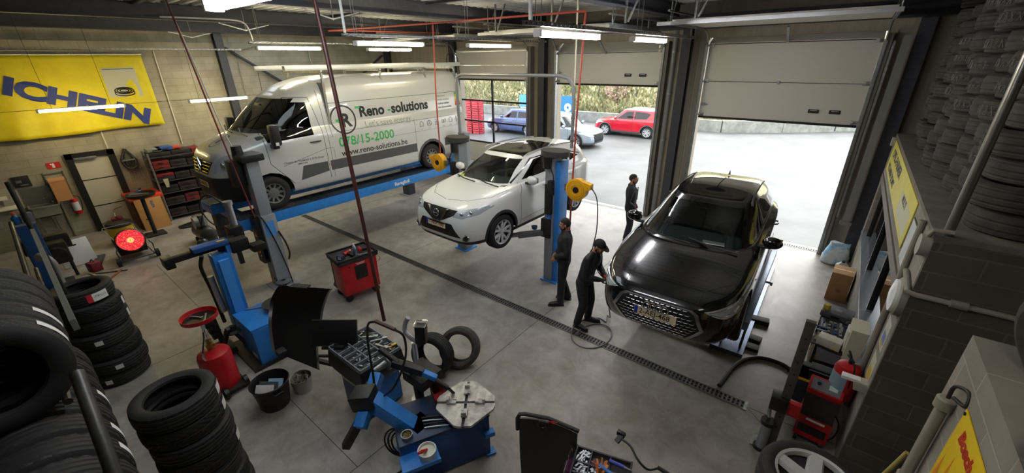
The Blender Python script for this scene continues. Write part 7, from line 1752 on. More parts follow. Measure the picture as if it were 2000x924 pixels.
for k, (y, z, h, c1, c2, lb) in enumerate(((5.10, 1.72, .34, '#c8c4b8', '#6a7fae', 'coloured leaflet on the booth wall, upper of the two below the round lamp'), (5.08, 1.28, .34, '#c4bfa8', '#c9a92c', 'coloured leaflet on the booth wall, lower of the two below the round lamp'))):
    q = thing('leaflet', lb, 'leaflet', (XB-.003, y, z)); MB().box(0, -.13, -h/2, .003, .13, h/2).build('sheet', mat('leaf%d' % k, c1, .6), q); MB().box(-.001, -.09, -.10, 0, .08, .02).build('print', mat('leafp%d' % k, c2, .6), q); MB().box(-.001, -.05, -.15, 0, .10, -.11).build('print', mat('leafy', '#c9a92c', .6), q)
q = thing('control_cabinet', 'cream control cabinet on the booth wall under the window sill', 'control box', (XB, 6.0, .70))
mb = MB(); mb.loft([[(-.02, -.17, .02), (-.17, -.17, .10), (-.17, .17, .10), (-.02, .17, .02)], [(-.0, -.17, .56), (-.17, -.17, .56), (-.17, .17, .56), (0, .17, .56)]]); mb.build('case', mat('cream_case', '#d2cdb2', .5), q); MB().box(-.19, -.10, .18, -.17, .12, .48, .006).build('front_panel', M_offwhite, q)
q = thing('emergency_light', 'small white emergency light box on the wall above the red extinguisher', 'lamp', (XB, 4.95, 1.12)); MB().box(-.10, -.06, -.05, 0, .06, .06, .006).build('base', mat('el_base', '#b8b5a8', .5), q); MB().box(-.22, -.04, .03, -.06, .04, .07, .006).build('diffuser', M_white, q)
extinguisher('large red fire extinguisher hanging on the booth wall beside the red charger', (.705, 5.27, .66), 200, .50, .125, '#8fa9b6')
# ---- cartons and sack by the pier
g = thing('cardboard_box', 'closed brown cardboard box standing on the floor against the booth wall', 'box', (.66, 9.32, 0), -3)
MB().box(-.16, -.22, 0, .16, .22, .585, .004).build('carton', M_card, g); MB().box(-.16, -.03, .583, .16, .03, .588).build('tape', mat('tape_pale', '#d3b98c', .5), g); MB().box(-.03, -.222, .2, .05, -.219, .26).build('print', mat('card_print', '#8a6a44', .8), g)
q = thing('plastic_sack', 'white and blue plastic sack slumped at the foot of the pier', 'sack', (.53, 11.0, 0))
mb = MB(); n = 22; random.seed(6); rings = []
for z, w, d in ((0, .20, .11), (.05, .235, .15), (.2, .23, .15), (.36, .20, .12), (.46, .19, .07), (.52, .20, .04)):
    rings.append([(w*abs(math.cos(a))**.7*(1 if math.cos(a) > 0 else -1)+.02*math.sin(3*a+z*9)+z*.06, d*abs(math.sin(a))**.7*(1 if math.sin(a) > 0 else -1)+.012*math.sin(5*a+z*20), z+.015*math.sin(4*a)) for a in [2*PI*i/n for i in range(n)]])
mb.loft(rings); mb.build('sack', mat('sack_print', '#c8d3d8', .4, col2='#6fa9cf', ns=5, lo=.48, hi=.6), q)
q = thing('canister', 'pale plastic canister beside the white and blue sack', 'canister', (.68, 10.42, 0)); MB().loft([[(-.10, -.08, 0), (.10, -.08, 0), (.10, .08, 0), (-.10, .08, 0)], [(-.11, -.09, .02), (.11, -.09, .02), (.11, .09, .02), (-.11, .09, .02)], [(-.11, -.09, .22), (.11, -.09, .22), (.11, .09, .22), (-.11, .09, .22)], [(-.04, -.04, .30), (.04, -.04, .30), (.04, .04, .30), (-.04, .04, .30)]]).build('body', mat('canister_grey', '#a9aba6', .4), q); MB().cyl((0, 0, .30), (0, 0, .335), .03, n=14).build('cap', M_black, q)
# ---- steel post with clamp and bottle jack
g = thing('measuring_post', 'drilled grey steel post on a foot plate beside the red charger', 'post', (.22, 4.69, 0))
MB().box(-.045, -.03, .01, .045, .03, 1.84, .004).build('post', mat('post_grey', '#5e5f56', .5, .4, col2='#4f5048', ns=6), g); MB().box(-.2, -.12, 0, .2, .12, .015).build('foot', M_steel, g)
MB().box(-.13, -.10, .62, .04, .08, .80, .012).build('clamp', M_black, g); MB().box(.04, -.06, .60, .16, .02, .78, .006).build('clamp_arm', M_red, g)
mb = MB()
for k in range(9): mb.cyl((.0, -.0305, .35+.16*k), (.0, -.032, .35+.16*k), .010, n=10)
mb.build('hole', M_gap, g)
q = thing('bottle_jack', 'grey cylinder jack standing at the foot of the drilled post', 'jack', (.13, 4.60, 0)); MB().cyl((0, 0, .03), (0, 0, .42), .055, n=18).build('cylinder', M_grey, q); MB().cyl((0, 0, 0), (0, 0, .03), .08, n=18).cyl((0, 0, .40), (0, 0, .45), .075, n=18).build('flange', M_blackm, q); MB().tube([(0, .05, .43), (-.02, .12, .55), (.03, .14, .62)], .02, 8, smooth=4).build('handle', M_steel, q)
# ---- red battery charger on castors
g = thing('battery_charger', 'red and black charger cabinet on castors between the drilled post and the wall', 'charger', (.57, 5.10, 0), -4); g.scale = (.82, .82, .95)
mb = MB(); mb.loft([[(-.20, -.16, .12), (.20, -.16, .12), (.20, .18, .12), (-.20, .18, .12)], [(-.20, -.18, .40), (.20, -.18, .40), (.20, .18, .40), (-.20, .18, .40)]]); mb.box(-.205, -.185, .40, .205, .19, .46, .01); mb.build('lower_case', M_red, g)
MB().box(-.17, -.175, .20, .17, -.155, .36, .006).build('grille', M_black, g)
mb = MB(); mb.loft([[(-.195, -.17, .46), (.195, -.17, .46), (.195, .18, .46), (-.195, .18, .46)], [(-.195, .0, .74), (.195, .0, .74), (.195, .18, .74), (-.195, .18, .74)]]); mb.build('tray', M_black, g)
mb = MB(); mb.M = T(0, .06, .74) @ RX(18); mb.box(-.205, -.10, 0, .205, .16, .10, .02); mb.build('top_case', M_red, g)
mb = MB(); mb.M = T(0, .06, .74) @ RX(18); mb.box(-.17, -.08, .10, .17, .12, .106, .004); pn = mb.build('control_panel', mat('panel_grey', '#6d6f73', .4), g)
mb = MB(); mb.M = T(0, .06, .74) @ RX(18); mb.box(.03, -.01, .106, .13, .07, .108); mb.build('display', mat('lcd', '#b9c7bd', .3), pn); mb = MB(); mb.M = T(0, .06, .74) @ RX(18); mb.cyl((-.09, .03, .106), (-.09, .03, .118), .025, n=16); mb.build('knob', M_black, pn)
MB().box(-.10, -.19, .415, .12, -.186, .445).build('name_strip', M_white, g)
for x in (-.15, .15):
    for y in (-.12, .14): MB().cyl((x-.02, y, .06), (x+.02, y, .06), .06, n=16).build('castor', M_black, g)
MB().box(-.17, -.14, .08, .17, .16, .12).build('chassis', M_blackm, g)
MB().tube([(.2, .05, .5), (.27, -.05, .42), (.25, -.1, .25), (.15, .0, .05)], .010, 6, smooth=5).build('mains_cable', M_black, g)
# ---- yellow and black tool trolley crammed with cases
g = thing('service_trolley', 'narrow service trolley piled with tool cases against the booth wall', 'trolley', (.60, 6.5, 0))
for x in (-.18, .20):
    for y in (-.38, .42): MB().box(x-.015, y-.015, .08, x+.015, y+.015, .86).build('upright', M_blackm, g)
for z in (.14, .48, .84): MB().box(-.20, -.40, z-.02, .22, .44, z).build('shelf', M_blackm, g)
for x in (-.16, .18):
    for y in (-.34, .38): MB().cyl((x-.015, y, .045), (x+.015, y, .045), .045, n=14).build('castor', M_black, g)
MB().tube([(-.20, -.42, .30), (-.23, -.46, .70), (-.20, -.42, .95)], .014, 8, smooth=4).build('push_bar', mat('bar_cream', '#c9bf9d', .5), g)
sk = thing('socket_set', 'open black case of sockets and spanners on the service trolley', 'socket set', (.60, 6.38, .84))
MB().box(-.19, -.26, 0, .20, .28, .05, .006).build('case', M_black, sk); MB().box(-.19, -.29, .0, .20, -.26, .035).build('yellow_edge', M_yellow, sk)
random.seed(9)
for k in range(30):
    x, y = -.16+.065*(k % 6)+random.uniform(-.01, .01), -.22+.09*(k//6); mb = MB(); mb.M = T(x, y, .052) @ RZ(random.choice((0, 0, 90)))
    if k % 3: mb.cyl((0, 0, 0), (0, 0, .03), .016, n=12)
    else: mb.box(-.012, -.07, 0, .012, .07, .014)
    o = mb.build('socket' if k % 3 else 'spanner', M_sock if k % 4 else mat('socket_blue', '#30408e', .4), sk)
q = thing('tool_case', 'closed grey tool case lying on the far end of the service trolley', 'tool case', (.58, 6.88, .85), -10); mb = MB().box(-.18, -.15, 0, .18, .16, .09, .012); mb.build('case', mat('case_grey', '#55575b', .5), q); MB().box(-.05, -.04, .09, .04, .05, .093).build('badge_plate', M_steel, q); MB().box(-.05, -.17, .03, .05, -.15, .06).build('handle', M_black, q)
q = thing('glove_pile', 'crumpled dark work gloves beside the grey case on the trolley', 'gloves', (.74, 6.68, .90)); mb = MB(); random.seed(2)
for k in range(5): mb.ball((random.uniform(-.05, .05), random.uniform(-.08, .08), .02+.01*k), .05, 10, (1, 1.4, .5), RZ(random.uniform(0, 180)))
mb.build('gloves', mat('glove_brown', '#3a2f28', .9), q)
q = thing('tin', 'yellow tin standing at the corner of the service trolley', 'tin', (.44, 6.86, .84)); MB().lathe([(0, 0), (.045, 0), (.045, .16), (.04, .17), (0, .17)], 18).build('can', mat('tin_yellow', '#c8a92a', .4), q)
q = thing('tin_box', 'cream tin box on the near end of the service trolley', 'box', (.53, 6.0, .88), -12); MB().box(-.13, -.08, -.03, .13, .08, .09, .008).build('case', mat('cream_tin', '#cfcbb8', .4, col2='#c2bca6', ns=6), q); MB().box(.06, -.082, -.01, .10, -.079, .02).build('sticker', mat('stick_y', '#c9c04a', .5), q)
MB().box(-.2, -.1, -.04, .2, .1, -.03).build('bracket', M_blackm, q)
q = thing('bin', 'grey plastic bin hanging below the trolley top', 'bin', (.58, 6.06, .60)); MB().loft([[(-.13, -.09, 0), (.13, -.09, 0), (.13, .09, 0), (-.13, .09, 0)], [(-.16, -.11, .18), (.16, -.11, .18), (.16, .11, .18), (-.16, .11, .18)]]).build('bin', mat('bin_grey', '#85878c', .5), q)
q = thing('tool_box', 'yellow ribbed tool box on the middle shelf of the service trolley', 'tool box', (.58, 6.42, .485)); mb = MB().box(-.16, -.30, 0, .16, .28, .26, .02); mb.build('box', mat('toolbox_yellow', '#cdae1c', .5), q); mb = MB()
for k in range(5): mb.box(-.165, -.26+.12*k, .02, .165, -.23+.12*k, .24)
mb.build('rib', mat('toolbox_rib', '#a98c12', .5), q); MB().box(-.03, -.22, .26, .03, .2, .29, .01).build('handle', M_black, q)
q = thing('open_case', 'large grey plastic case lid propped open behind the red charger', 'case', (.47, 5.62, .30)); mb = MB(); mb.M = RY(0) @ RX(-38); mb.box(-.24, -.16, .30, .24, .18, .36, .015); mb.build('lid', mat('lid_grey', '#6a7074', .45), q); MB().box(-.22, -.02, -.30, .22, .26, .16, .01).build('base', mat('base_dark', '#2c2d30', .5), q); MB().box(-.22, -.03, .16, .22, -.02, .19).build('yellow_edge', M_yellow, q)
for k, c in enumerate(('#1f4fb0', '#18a05a', '#c9492a')): one('marker_pen', ('blue marker pen beside the grey lid', 'green marker pen beside the grey lid', 'orange marker pen beside the grey lid')[k], 'pen', MB().cyl((.24+.03*k*0, 5.92-.10*k, .52), (.26, 5.92-.10*k, .66), .02, n=10).box(.22, 5.88-.10*k, .46, .30, 5.96-.10*k, .52), mat('pen%d' % k, c, .4))
one('pen_shelf', 'narrow black shelf bracket carrying the marker pens', 'shelf', MB().box(.22, 5.66, .44, .42, 5.98, .46).box(.38, 5.66, 0, .42, 5.70, .44).box(.38, 5.94, 0, .42, 5.98, .44), M_blackm)
# ---- parapet: sign, conduit, broom
g = thing('wall_sign', 'yellow sign with red slanted letters and orange flames on the near parapet', 'sign', (XB-.008, 2.27, 2.38))
mb = MB().box(0, -.40, -.33, .006, .40, .33, .001); mb.build('board', mat('sign_bright_yellow', '#e3c312', .45), g)
mb = MB().text('Bosch', .10, T(-.0012, .31, .20) @ RZ(-90) @ RX(90), .001, bold=.006, shear=.25, sx=1.05); mb.build('sign_lettering', mat('sign_red_ink', '#b8321c', .5), g, smooth=False)
mb = MB()
for k in range(7): y = .34-.105*k; h = (.38, .46, .42, .36, .44, .34, .40)[k]; mb.add([(-.001, y+.045, -.325), (-.001, y-.045, -.325), (-.001, y-.02, -.325+h*.55), (-.001, y+.005, -.325+h), (-.001, y+.03, -.325+h*.5)], [(0, 1, 2, 3, 4)])
mb.build('flame', mat('flame_orange', '#e2801c', .5), g, smooth=False)
mb = MB()
for y, z in ((.38, .31), (-.38, .31), (.38, -.31), (-.38, -.31)): mb.cyl((0, y, z), (-.006, y, z), .010, n=8)
mb.build('screw', M_black, g)
g = thing('wall_pipe', 'thick grey conduit with clip on the near parapet left of the flame sign', 'pipe', (XB-.035, 2.84, 0)); MB().cyl((0, 0, 0), (0, 0, 2.62), .026, n=14).build('pipe', pp, g); mb = MB().lathe([(.034, 0), (.045, .01), (.045, .07), (.034, .08)], 14, T(0, 0, 2.55)).lathe([(.034, 0), (.042, .01), (.042, .05), (.034, .06)], 14, T(0, 0, 1.95)); mb.build('collar', pp, g); mb = MB().tube([(0, 0, 2.62), (.0, -.01, 2.72), (.03, -.10, 2.76), (.03, -.14, 2.70), (.0, -.06, 2.68)], .010, 8, smooth=4); mb.build('wire_loop', M_blackm, g)
one('broom_handle', 'yellowish broom handle leaning in the gap before the parapet', 'broom handle', MB().cyl((.62, 3.45, .02), (.86, 3.15, 1.92), .014, n=10), mat('broom_wood', '#b9a860', .6))
# ---- pile of wheels at the bottom edge, topped by an alloy wheel
for k in range(7): tyre(ME_old2, T(.42+.01*(k % 2), 2.75, .112+.216*k) @ RZ(40*k), 'worn tyre in the pile under the silver alloy wheel, %s from the floor' % ORD[k], 'pile of tyres under the alloy wheel', 1.0, .96)
g = thing('alloy_wheel', 'silver five-spoke alloy wheel lying on top of a tyre pile at the bottom edge', 'wheel', (.42, 2.75, 1.515+.11))
w_ = wheel(g, RY(-90), .33, .22, .235, 5, False, mat('rim_silver', '#d6d8da', .25, .35), mat('rim_shadow', '#2a2a2c', .6), .06, .10, nm='rim_and_tyre')
# ---- balancer at the bottom edge with tool tray, hood panel and feeler arm
g = thing('wheel_balancer', 'dark wheel balancer with full tool tray at the bottom edge of the view', 'wheel balancer', (-.98, 2.42, 0), 17)
MB().box(-.26, -.26, .02, .26, .26, .78, .03).build('cabinet', M_blackm, g)
tr = MB().box(-.27, -.30, .78, .27, .28, .84, .02).build('weight_tray', mat('tray_dark_grey', '#343438', .5), g); mb = MB()
for x in (-.27, .25): mb.box(x, -.30, .84, x+.02, .28, .89, .006)
for y in (-.30, -.02, .10, .26): mb.box(-.27, y, .84, .27, y+.015, .885)
for x in (-.12, .06): mb.box(x, -.02, .84, x+.012, .26, .88)
mb.build('divider', mat('tray_wall', '#3c3c40', .5), tr)
mb = MB().tube([(-.29, .20, .88), (-.31, .20, .93), (-.31, -.08, .93), (-.29, -.08, .88)], .008, 6); mb.build('carry_handle', M_chrome, g)
random.seed(15); mb = MB()
for k in range(30): mb.M = T(random.uniform(-.24, -.14), random.uniform(0, .24), .85+random.uniform(0, .02)) @ RZ(random.uniform(0, 180)); mb.box(-.03, -.008, 0, .03, .008, .012)
for k in range(24): mb.M = T(random.uniform(-.1, .05), random.uniform(-.0, .10), .85+random.uniform(0, .02)) @ RZ(random.uniform(0, 180)); mb.box(-.02, -.007, 0, .02, .007, .012)
tag(mb.build('balance_weights', M_sock, tr), kind='stuff')
mb = MB(); mb.M = T(0, 0, .86)
for k in range(7): a = k*.9; mb.loft([[(.02*math.cos(a+j), .02*math.sin(a+j), 0) for j in (0, 2.1, 4.2)], [(.05*math.cos(a)+.015*math.cos(a+j*1.3), .14+.05*math.sin(a)+.015*math.sin(a+j*1.3), .05) for j in (0, 2.1, 4.2)]])
mb.build('copper_clips', mat('copper', '#b0663a', .35, .7), tr)
F4 = Matrix.LocRotScale(V((-.98, 2.42, 0)), Euler((0, 0, math.radians(17))), None)
def on4(x, y, z): p = F4 @ V((x, y, z)); return (p.x, p.y, p.z)
for k, (a, b, c, r_) in enumerate((((.06, .20), (.20, .18), '#3b46a8', .018), ((-.02, .12), (.14, .05), '#2f6fc0', .018))):
    q = one('pliers', ('violet handled weight pliers in the tray at the bottom edge', 'blue handled weight pliers in the tray at the bottom edge')[k], 'pliers', MB().cyl(on4(*a, .90), on4(*b, .90), r_, n=10), mat('grip%d' % k, c, .4)); mb = MB(); b2 = V(on4(*b, .90)); a2 = V(on4(*a, .90)); mb.cyl(b2, b2+(b2-a2).normalized()*.08, .012, .005, n=8); o = mb.build('jaw', M_sock); o.parent = q
one('adhesive_roll', 'white ring of adhesive weights in the tray at the bottom edge', 'tape roll', MB().lathe([(.03, 0), (.05, 0), (.05, .035), (.03, .035)], 24, T(*on4(.06, -.12, .845)), closed=True), M_white)
one('marker_pen', 'thin red marker lying across the tray at the bottom edge', 'pen', MB().cyl(on4(-.10, .14, .892), on4(-.0, .10, .892), .007, n=8), M_red)
hp = thing('hood', None, None, M=F4.inverted()); hp.parent = g
P0, P1 = V((-1.86, 2.34, 1.15)), V((-1.28, 2.55, 1.15)); d = (P1-P0).normalized(); nn = V((0, 0, 1)).cross(d)
def pt(u, z, o=0): return P0.lerp(P1, u)+V((0, 0, z-1.15))+nn*(o+.05*(1-((u-.5)*2)**2)+.10*(1.15-z)**2)
n = 10; zs = [1.10, 1.0, .85, .65, .45, .25, .10]; vs = []
for o in (0, .018):
    for z in zs: vs += [pt(.03+i/n*.95-.02*(1.1-z)*(1 if i == 0 else 0), z, o) for i in range(n+1)]
m = n+1; K = len(zs)*m; fs = []
for j in range(len(zs)-1):
    for i in range(n): q_ = (j*m+i, j*m+i+1, (j+1)*m+i+1, (j+1)*m+i); fs += [q_, tuple(K+k for k in reversed(q_))]
for i in range(n): fs += [(i, i+1, K+i+1, K+i), ((len(zs)-1)*m+i, (len(zs)-1)*m+i+1, K+(len(zs)-1)*m+i+1, K+(len(zs)-1)*m+i)]
for j in range(len(zs)-1): fs += [(j*m, (j+1)*m, K+(j+1)*m, K+j*m), (j*m+n, (j+1)*m+n, K+(j+1)*m+n, K+j*m+n)]
mb = MB().add(vs, fs); mb.build('hood_panel', mat('hood_dark', '#201f1d', .5), hp)
mb = MB().tube([pt(0, .95), pt(-.0, 1.10), pt(.04, 1.16), pt(.12, 1.165), pt(.5, 1.155), pt(1.0, 1.145)], .020, 10); mb.build('grab_rail', M_blackm, hp)
c = pt(.42, 1.08, -.03); mb = MB(); torus(mb, .040, .018, Matrix.Translation(c) @ nn.to_track_quat('Z', 'Y').to_matrix().to_4x4(), 24, 8); mb.build('cup_ring', M_black, hp)
mb = MB().tube([pt(.5, 1.12, -.02), pt(.56, 1.15, -.03), pt(.66, 1.16, -.02)], .008, 6, smooth=4); mb.build('red_strap', M_red, hp)
mb = MB(); beam(mb, P1+V((-.05, 0, -.30)), V(on4(-.2, .1, .60)), .04, .04); mb.build('hood_arm', M_blackm, g) if False else None
mb = W(g); beam(mb, P1+V((-.08, .02, -.25)), (-1.1, 2.5, .70), .04, .04); mb.build('hood_arm', M_blackm, g)
mb = W(g); mb.tube([(-.97, 2.84, 1.0), (-.86, 2.80, 1.02), (-.76, 2.74, .98), (-.66, 2.74, .93), (-.58, 2.80, .95)], .011, 8, smooth=5); mb.build('feeler_cable', M_black, g)
mb = W(g); beam(mb, (-1.0, 2.80, .97), (-.97, 2.90, 1.02), .05, .03, .006); mb.box(-1.03, 2.86, .99, -.95, 2.90, 1.04, .006); mb.build('feeler_head', M_black, g)
mb = W(g); mb.cyl((-.59, 2.80, .95), (-.42, 2.80, .94), .018, n=10); beam(mb, (-.42, 2.80, .94), (-.72, 2.55, .74), .07, .03, .006); mb.box(-.42, 2.74, .88, -.34, 2.84, .99, .01); mb.build('feeler_arm', M_blackm, g)
q = thing('cloth', 'purple cloth hanging between the hood panel and the tool tray', 'cloth', (-1.27, 2.42, .80)); mb = MB(); mb.loft([[(.07*math.cos(a)*k+dx, .09*math.sin(a)*k, z) for a in [2*PI*i/14 for i in range(14)]] for k, dx, z in ((.5, .0, .06), (.9, .0, .03), (1.05, .01, -.05), (.8, .02, -.25))]); mb.build('cloth', mat('purple_cloth', '#5a2348', .9), q)
# ================================================================ yard behind the doors
M_bank = mat('bank_soil', '#a9a382', .95, col2='#bfb68e', ns=1.4, nd=8, bump=.6, bs=6)
mb = MB(); nx, ny = 70, 14; P = []; random.seed(31)
for j in range(ny+1):
    for i in range(nx+1):
        x = -60+i*1.5; v = j/ny; y = 29.2+v*22+(0 if x < -6 else (x+6)*.6); P.append((x, y, .5+7.5*v**.8*(1 if x < 0 else max(.35, 1-x*.05))+random.uniform(-.12, .12)*(v > 0)))
mb.add(P, [(j*(nx+1)+i, j*(nx+1)+i+1, (j+1)*(nx+1)+i+1, (j+1)*(nx+1)+i) for j in range(ny) for i in range(nx)])
struct('bank_ground', mb, M_bank)
wl = [(-60, 28.3), (-16, 28.2), (-6, 28.4), (-3, 30.2), (1, 33.6), (20, 45)]
mb = MB()
for (a, b), (c, d) in zip(wl, wl[1:]): beam(mb, (a, b, .32), (c, d, .32), .3, .72)
struct('wall_yard', mb, mat('yard_wall_concrete', '#a2a39c', .9, col2='#83857d', ns=3, bump=.3, bs=10))
# dry grass and scrub: tufts that nobody could count
mb = MB(); random.seed(77)
def bank_z(x, y):
    v = (y-29.2-(0 if x < -6 else (x+6)*.6))/22; return .5+7.5*max(0, v)**.8*(1 if x < 0 else max(.35, 1-x*.05))
cols = []
for k in range(16000):
    x = random.uniform(-34, 4); v = random.random()**1.6*.62; y = 29.3+v*22+(0 if x < -6 else (x+6)*.6); z = bank_z(x, y); mb.k = random.choice((0, 0, 1, 2, 2))
    h = random.uniform(.12, .38); a = random.uniform(0, 6.3); w = random.uniform(.04, .13); dx, dy = math.cos(a)*w, math.sin(a)*w; lx, ly = random.uniform(-.15, .15), random.uniform(-.2, .1)
    mb.add([(x-dx, y-dy, z-.05), (x+dx, y+dy, z-.05), (x+dx*.7+lx, y+dy*.7+ly, z+h), (x-dx*.5+lx, y-dy*.5+ly, z+h*.8)], [(0, 1, 2, 3)])
o = mb.build('bank_scrub', [mat('scrub_green', '#93986f', .9), mat('scrub_dry', '#b8ad84', .9), mat('scrub_olive', '#918c68', .9)], smooth=False, fix=False); tag(o, 'dry green and tan scrub covering the bank beyond the yard', 'scrub', None, 'stuff')
for k in range(7):
    x = -19+3.1*k; y = 31.0; one('fence_post', 'thin dark fence post on the scrubby bank, %s from the left' % ORD[k], 'fence post', MB().cyl((x, y, bank_z(x, y)-.3), (x, y, bank_z(x, y)+2.3), .035, n=8), M_dark, 'fence posts on the bank')
random.seed(3)
def bush(name, label, x, y, z, r, col, n=420):
    mb = MB()
    for k in range(n):
        d = V((random.gauss(0, 1), random.gauss(0, 1), random.gauss(0, 1))).normalized()*r*random.uniform(.6, 1.0); c = V((x, y, z+r*.8))+V((d.x, d.y, d.z*.85)); s = random.uniform(.05, .13)
        u = V((random.gauss(0, 1), random.gauss(0, 1), random.gauss(0, 1))).normalized()*s; w = u.cross(V((random.gauss(0, 1), random.gauss(0, 1), 1))).normalized()*s*.7
        mb.add([c-u, c+w, c+u, c-w], [(0, 1, 2, 3)])
    g = thing(name, label, 'bush', (0, 0, 0)); mb.build('foliage', col, g, smooth=False, fix=False); MB().cyl((x, y, z-.3), (x, y, z+r), .05, .02, 8).build('stem', mat('twig', '#5c4b38', .9), g)
bush('bush', 'bare reddish shrub on the bank above the red car', -14.2, 30.6, bank_z(-14.2, 30.6), 1.0, mat('twig_leaf', '#a08a78', .9))
bush('bush', 'green shrub on the bank left of the red car', -18.2, 31.2, bank_z(-18.2, 31.2), 1.1, mat('leaf_green', '#7f8c54', .9))
bush('bush', 'grey green shrub seen through the glazed door beyond the parked cars', -22.5, 31.5, bank_z(-22.5, 31.5), 1.3, mat('leaf_grey', '#97a184', .9))
# banner on the fence, crates
g = thing('fence_banner', 'blue fence banner with white letters beyond the parked cars', 'banner', (-15.4, 25.6, 0))
mb = MB().box(-1.6, -.01, .25, .45, .01, 1.98); mb.build('cloth', mat('banner_sky_blue', '#2f7fc4', .5), g); mb = MB().text('o', 1.0, T(-.35, -.012, .98) @ RX(90), .004, bold=.05).text('ES', .45, T(-.32, -.012, .45) @ RX(90), .004, bold=.02); mb.build('banner_lettering', M_white, g, smooth=False)
for x in (-1.6, .45): MB().cyl((x, .03, 0), (x, .03, 2.1), .03, n=8).build('post', M_dark, g)
g = thing('fence_banner', 'pale blue fence banner seen through the right panes of the glazed door', 'banner', (-18.9, 25.8, 0)); MB().box(-1.0, -.01, 1.05, 1.6, .01, 1.9).build('cloth', mat('banner_pale_blue', '#62b4d8', .5), g)
for x in (-1.0, 1.6): MB().cyl((x, .03, 0), (x, .03, 2.0), .03, n=8).build('post', M_dark, g)
for i in range(2):
    for k in range(5):
        q = thing('crate', 'red plastic crate in the %s pile seen through the glazed door, %s from the ground' % (('left', 'right')[i], ORD[k]), 'crate', (-19.1+.62*i, 19.6, .0+.42*k), 0, 'red crates piled in the yard'); mb = MB().box(-.29, -.25, 0, .29, .25, .03)
        for z in (.03, .16, .30): mb.box(-.29, -.25, z, .29, -.23, z+.09).box(-.29, .23, z, .29, .25, z+.09).box(-.29, -.25, z, -.27, .25, z+.09).box(.27, -.25, z, .29, .25, z+.09)
        for x in (-.29, .26): mb.box(x, -.25, 0, x+.03, -.22, .41).box(x, .22, 0, x+.03, .25, .41)
        mb.build('crate', mat('crate_red', '#c9404a', .5), q)
# ================================================================ pipes, hoses and bars under the roof
def ov(name, label, cat, pts, r, m, sm=0): return one(name, label, cat, MB().tube(pts, r, 8, smooth=sm), m)
ov('air_pipe', 'thin red air pipe crossing below the roof and dropping to the near hose reel', 'pipe', [(-10.9, 6.16, 5.12), (-7.40, 6.6, 5.12), (-3.72, 6.6, 5.09), (-3.70, 6.55, 5.0), (-3.74, 6.5, 3.4), (-3.78, 6.5, 1.2)], .018, M_redpipe)
ov('air_pipe', 'thin red air pipe dropping to the far hose reel', 'pipe', [(-7.42, 6.6, 5.10), (-7.40, 6.5, 3.6), (-7.36, 6.45, 2.35)], .016, M_redpipe)
ov('air_pipe', 'red air pipe rising along the roof towards the skylight', 'pipe', [(-10.9, 6.16, 5.12), (-11.6, 7.5, 5.2), (-11.8, 10.8, 5.25)], .018, M_redpipe)
g = thing('conduit_arch', 'grey conduit arch linking the heads of the two-post lift', 'conduit', (-5.5, 6.6, 0)); MB().tube([(-1.30, 0, 2.86), (-1.32, 0, 3.9), (-1.28, 0, 4.06), (-1.15, 0, 4.11), (1.32, 0, 4.11), (1.50, 0, 4.07), (1.60, 0, 3.95), (1.63, 0, 3.7), (1.63, 0, 2.86)], .032, 10).build('pipe', mat('conduit_grey', '#9a9c9d', .4, .4), g)
mb = MB()
for z in (3.0, 3.4): mb.cyl((1.63, 0, z-.02), (1.63, 0, z+.02), .040, n=12)
mb.build('clip', M_steel, g)
ov('support_wire', 'pale cord dropping from the roof to the conduit arch', 'cord', [(-3.88, 6.6, 5.56), (-3.87, 6.6, 3.95)], .014, mat('cord_cream', '#d8d3b4', .6))
# hoses falling at the left post
ov('air_hose', 'dark red hose falling from the roof to the left lift post', 'hose', [(-8.9, 2.35, 5.6), (-8.80, 2.42, 4.6), (-8.66, 2.52, 3.0), (-8.52, 2.62, 1.65)], .014, mat('hose_dark_red', '#6e2426', .5), 4)
ov('support_wire', 'white cable falling from the roof beside the dark red hose', 'cable', [(-9.1, 2.38, 5.6), (-9.0, 2.5, 4.6), (-8.86, 2.62, 3.3), (-8.80, 2.70, 2.84)], .012, mat('cable_white', '#c9c5b8', .5), 4)
ov('conduit', 'white conduit elbow hanging from the beam to the tray over the van', 'conduit', [(-11.6, 2.9, 5.30), (-11.2, 3.7, 5.28), (-11.0, 4.2, 5.24), (-11, 4.32, 5.05), (-11, 4.34, 4.84)], .016, M_white, 4)
for k, (x, y, z, lb) in enumerate(((-7.0, 4.25, 4.84, 'white hanger post holding the near end of the middle tray'), (-3.0, 4.1, 4.78, 'white hanger post holding the near end of the right tray'))):
    ov('hanger_post', lb, 'hanger', [(x, y, z), (x, y, 5.56)], .022, M_white)
g = thing('lattice_truss', 'grey lattice hanger bars standing on the door track bars', 'truss', (-5.7, 8.3, 0))
for x in (-1.4, .2, 1.9, 3.2):
    mb = MB(); beam(mb, (x, 0, 5.0), (x, 0, 5.6), .035, .035); beam(mb, (x+.05, .0, 5.02), (x+.30, 0, 5.56), .03, .03); mb.build('hanger_bar', M_steel, g)
for k, (x, lb) in enumerate(((-15.9, 'triangular brace under the beam nearest the left wall'), (-7.9, 'triangular brace under the beam over the middle bay'), (-11.9, 'triangular brace under the beam over the van'))):
    g = thing('beam_brace', lb, 'brace', (x, 4.6, 5.26)); mb = MB(); beam(mb, (0, -.55, 0), (0, 0, -.14), .02, .02); beam(mb, (0, .55, 0), (0, 0, -.14), .02, .02); mb.cyl((0, 0, -.16), (0, 0, .3), .012, n=8); mb.build('bar', M_steel, g)
ov('conduit', 'bent grey conduit along the left wall behind the van', 'conduit', [(-16.12, 5.9, 4.80), (-16.1, 6.9, 5.0), (-16.1, 7.9, 5.08), (-16.1, 8.15, 4.95), (-16.1, 8.2, 3.6)], .016, M_steel, 4)
g = thing('cable_loops', 'loops of black cable on the corner column behind the van rack', 'cable', (-11.9, 11.28, 4.2)); mb = MB()
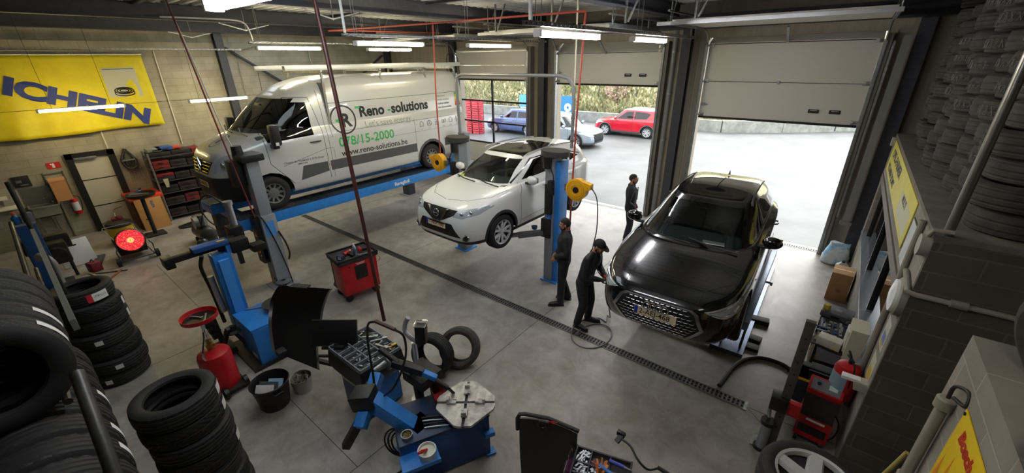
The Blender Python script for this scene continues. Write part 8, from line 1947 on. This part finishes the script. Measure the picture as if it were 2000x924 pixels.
for k in range(3): mb.tube([(-.2+.15*k, 0, -.3), (-.15+.15*k, -.03, .25), (.0+.15*k, -.04, .4), (.12+.15*k, -.03, .2), (.15+.15*k, 0, -.3)], .013, 6, smooth=5)
mb.build('cable', M_blackm, g); MB().box(.05, -.02, -.25, .25, .08, .05, .01).build('box', M_blackm, g)
# air hose down the right side of the roof: angled track bars at top right
g = thing('wall_rail', 'grey vertical steel guard rail with brackets right of the open door', 'rail', (.36, 11.3, 0))
mb = MB().box(-.02, -.02, 1.0, .02, .02, 4.6); mb.build('rail', M_steel, g)
# ================================================================ camera, sky, lamps
cd = bpy.data.cameras.new('camera'); cam = bpy.data.objects.new('camera', cd); COL.objects.link(cam)
cd.sensor_width = 36; cd.lens = 36*792.724/2000; cd.clip_start = .05; cd.clip_end = 300
r, u, f = V((.782, .623, -.015)), V((-.24, .322, .916)), V((-.576, .713, -.401))
YAW, PIT, ROL = -.67948, .41294, -.01602
f = V((math.sin(YAW)*math.cos(PIT), math.cos(YAW)*math.cos(PIT), -math.sin(PIT)))
r0 = V((math.cos(YAW), -math.sin(YAW), 0)); u0 = r0.cross(f)
r = r0*math.cos(ROL)+u0*math.sin(ROL); u = r.cross(f)
cam.matrix_world = Matrix(((r.x, u.x, -f.x, 0), (r.y, u.y, -f.y, 0), (r.z, u.z, -f.z, 4.4), (0, 0, 0, 1)))
SC.camera = cam
w = bpy.data.worlds.new('sky'); SC.world = w; w.use_nodes = True; nt = w.node_tree; bg = nt.nodes['Background']
tc = nt.nodes.new('ShaderNodeTexCoord'); sp = nt.nodes.new('ShaderNodeSeparateXYZ'); rp = nt.nodes.new('ShaderNodeValToRGB')
nt.links.new(tc.outputs['Generated'], sp.inputs[0]); nt.links.new(sp.outputs['Z'], rp.inputs[0]); nt.links.new(rp.outputs[0], bg.inputs['Color'])
rp.color_ramp.elements[0].position = 0; rp.color_ramp.elements[0].color = (.98, .99, 1, 1)
rp.color_ramp.elements[1].position = .8; rp.color_ramp.elements[1].color = (.90, .95, 1, 1)
bg.inputs['Strength'].default_value = 2.6
sd = bpy.data.lights.new('sun', 'SUN'); so = bpy.data.objects.new('sun', sd); COL.objects.link(so)
sd.energy = 2.4; sd.angle = 1.0; sd.color = (1, .98, .95); so.rotation_euler = (math.radians(-50), math.radians(8), 0)
SC.view_settings.view_transform = 'Standard'; SC.view_settings.look = 'None'; SC.view_settings.gamma = 1; SC.view_settings.exposure = .66
SC.view_settings.use_curve_mapping = False
SC.cycles.use_denoising = True
SC.cycles.max_bounces = 8; SC.cycles.transparent_max_bounces = 12; SC.cycles.caustics_reflective = False; SC.cycles.caustics_refractive = False
SC.cycles.sample_clamp_indirect = 6
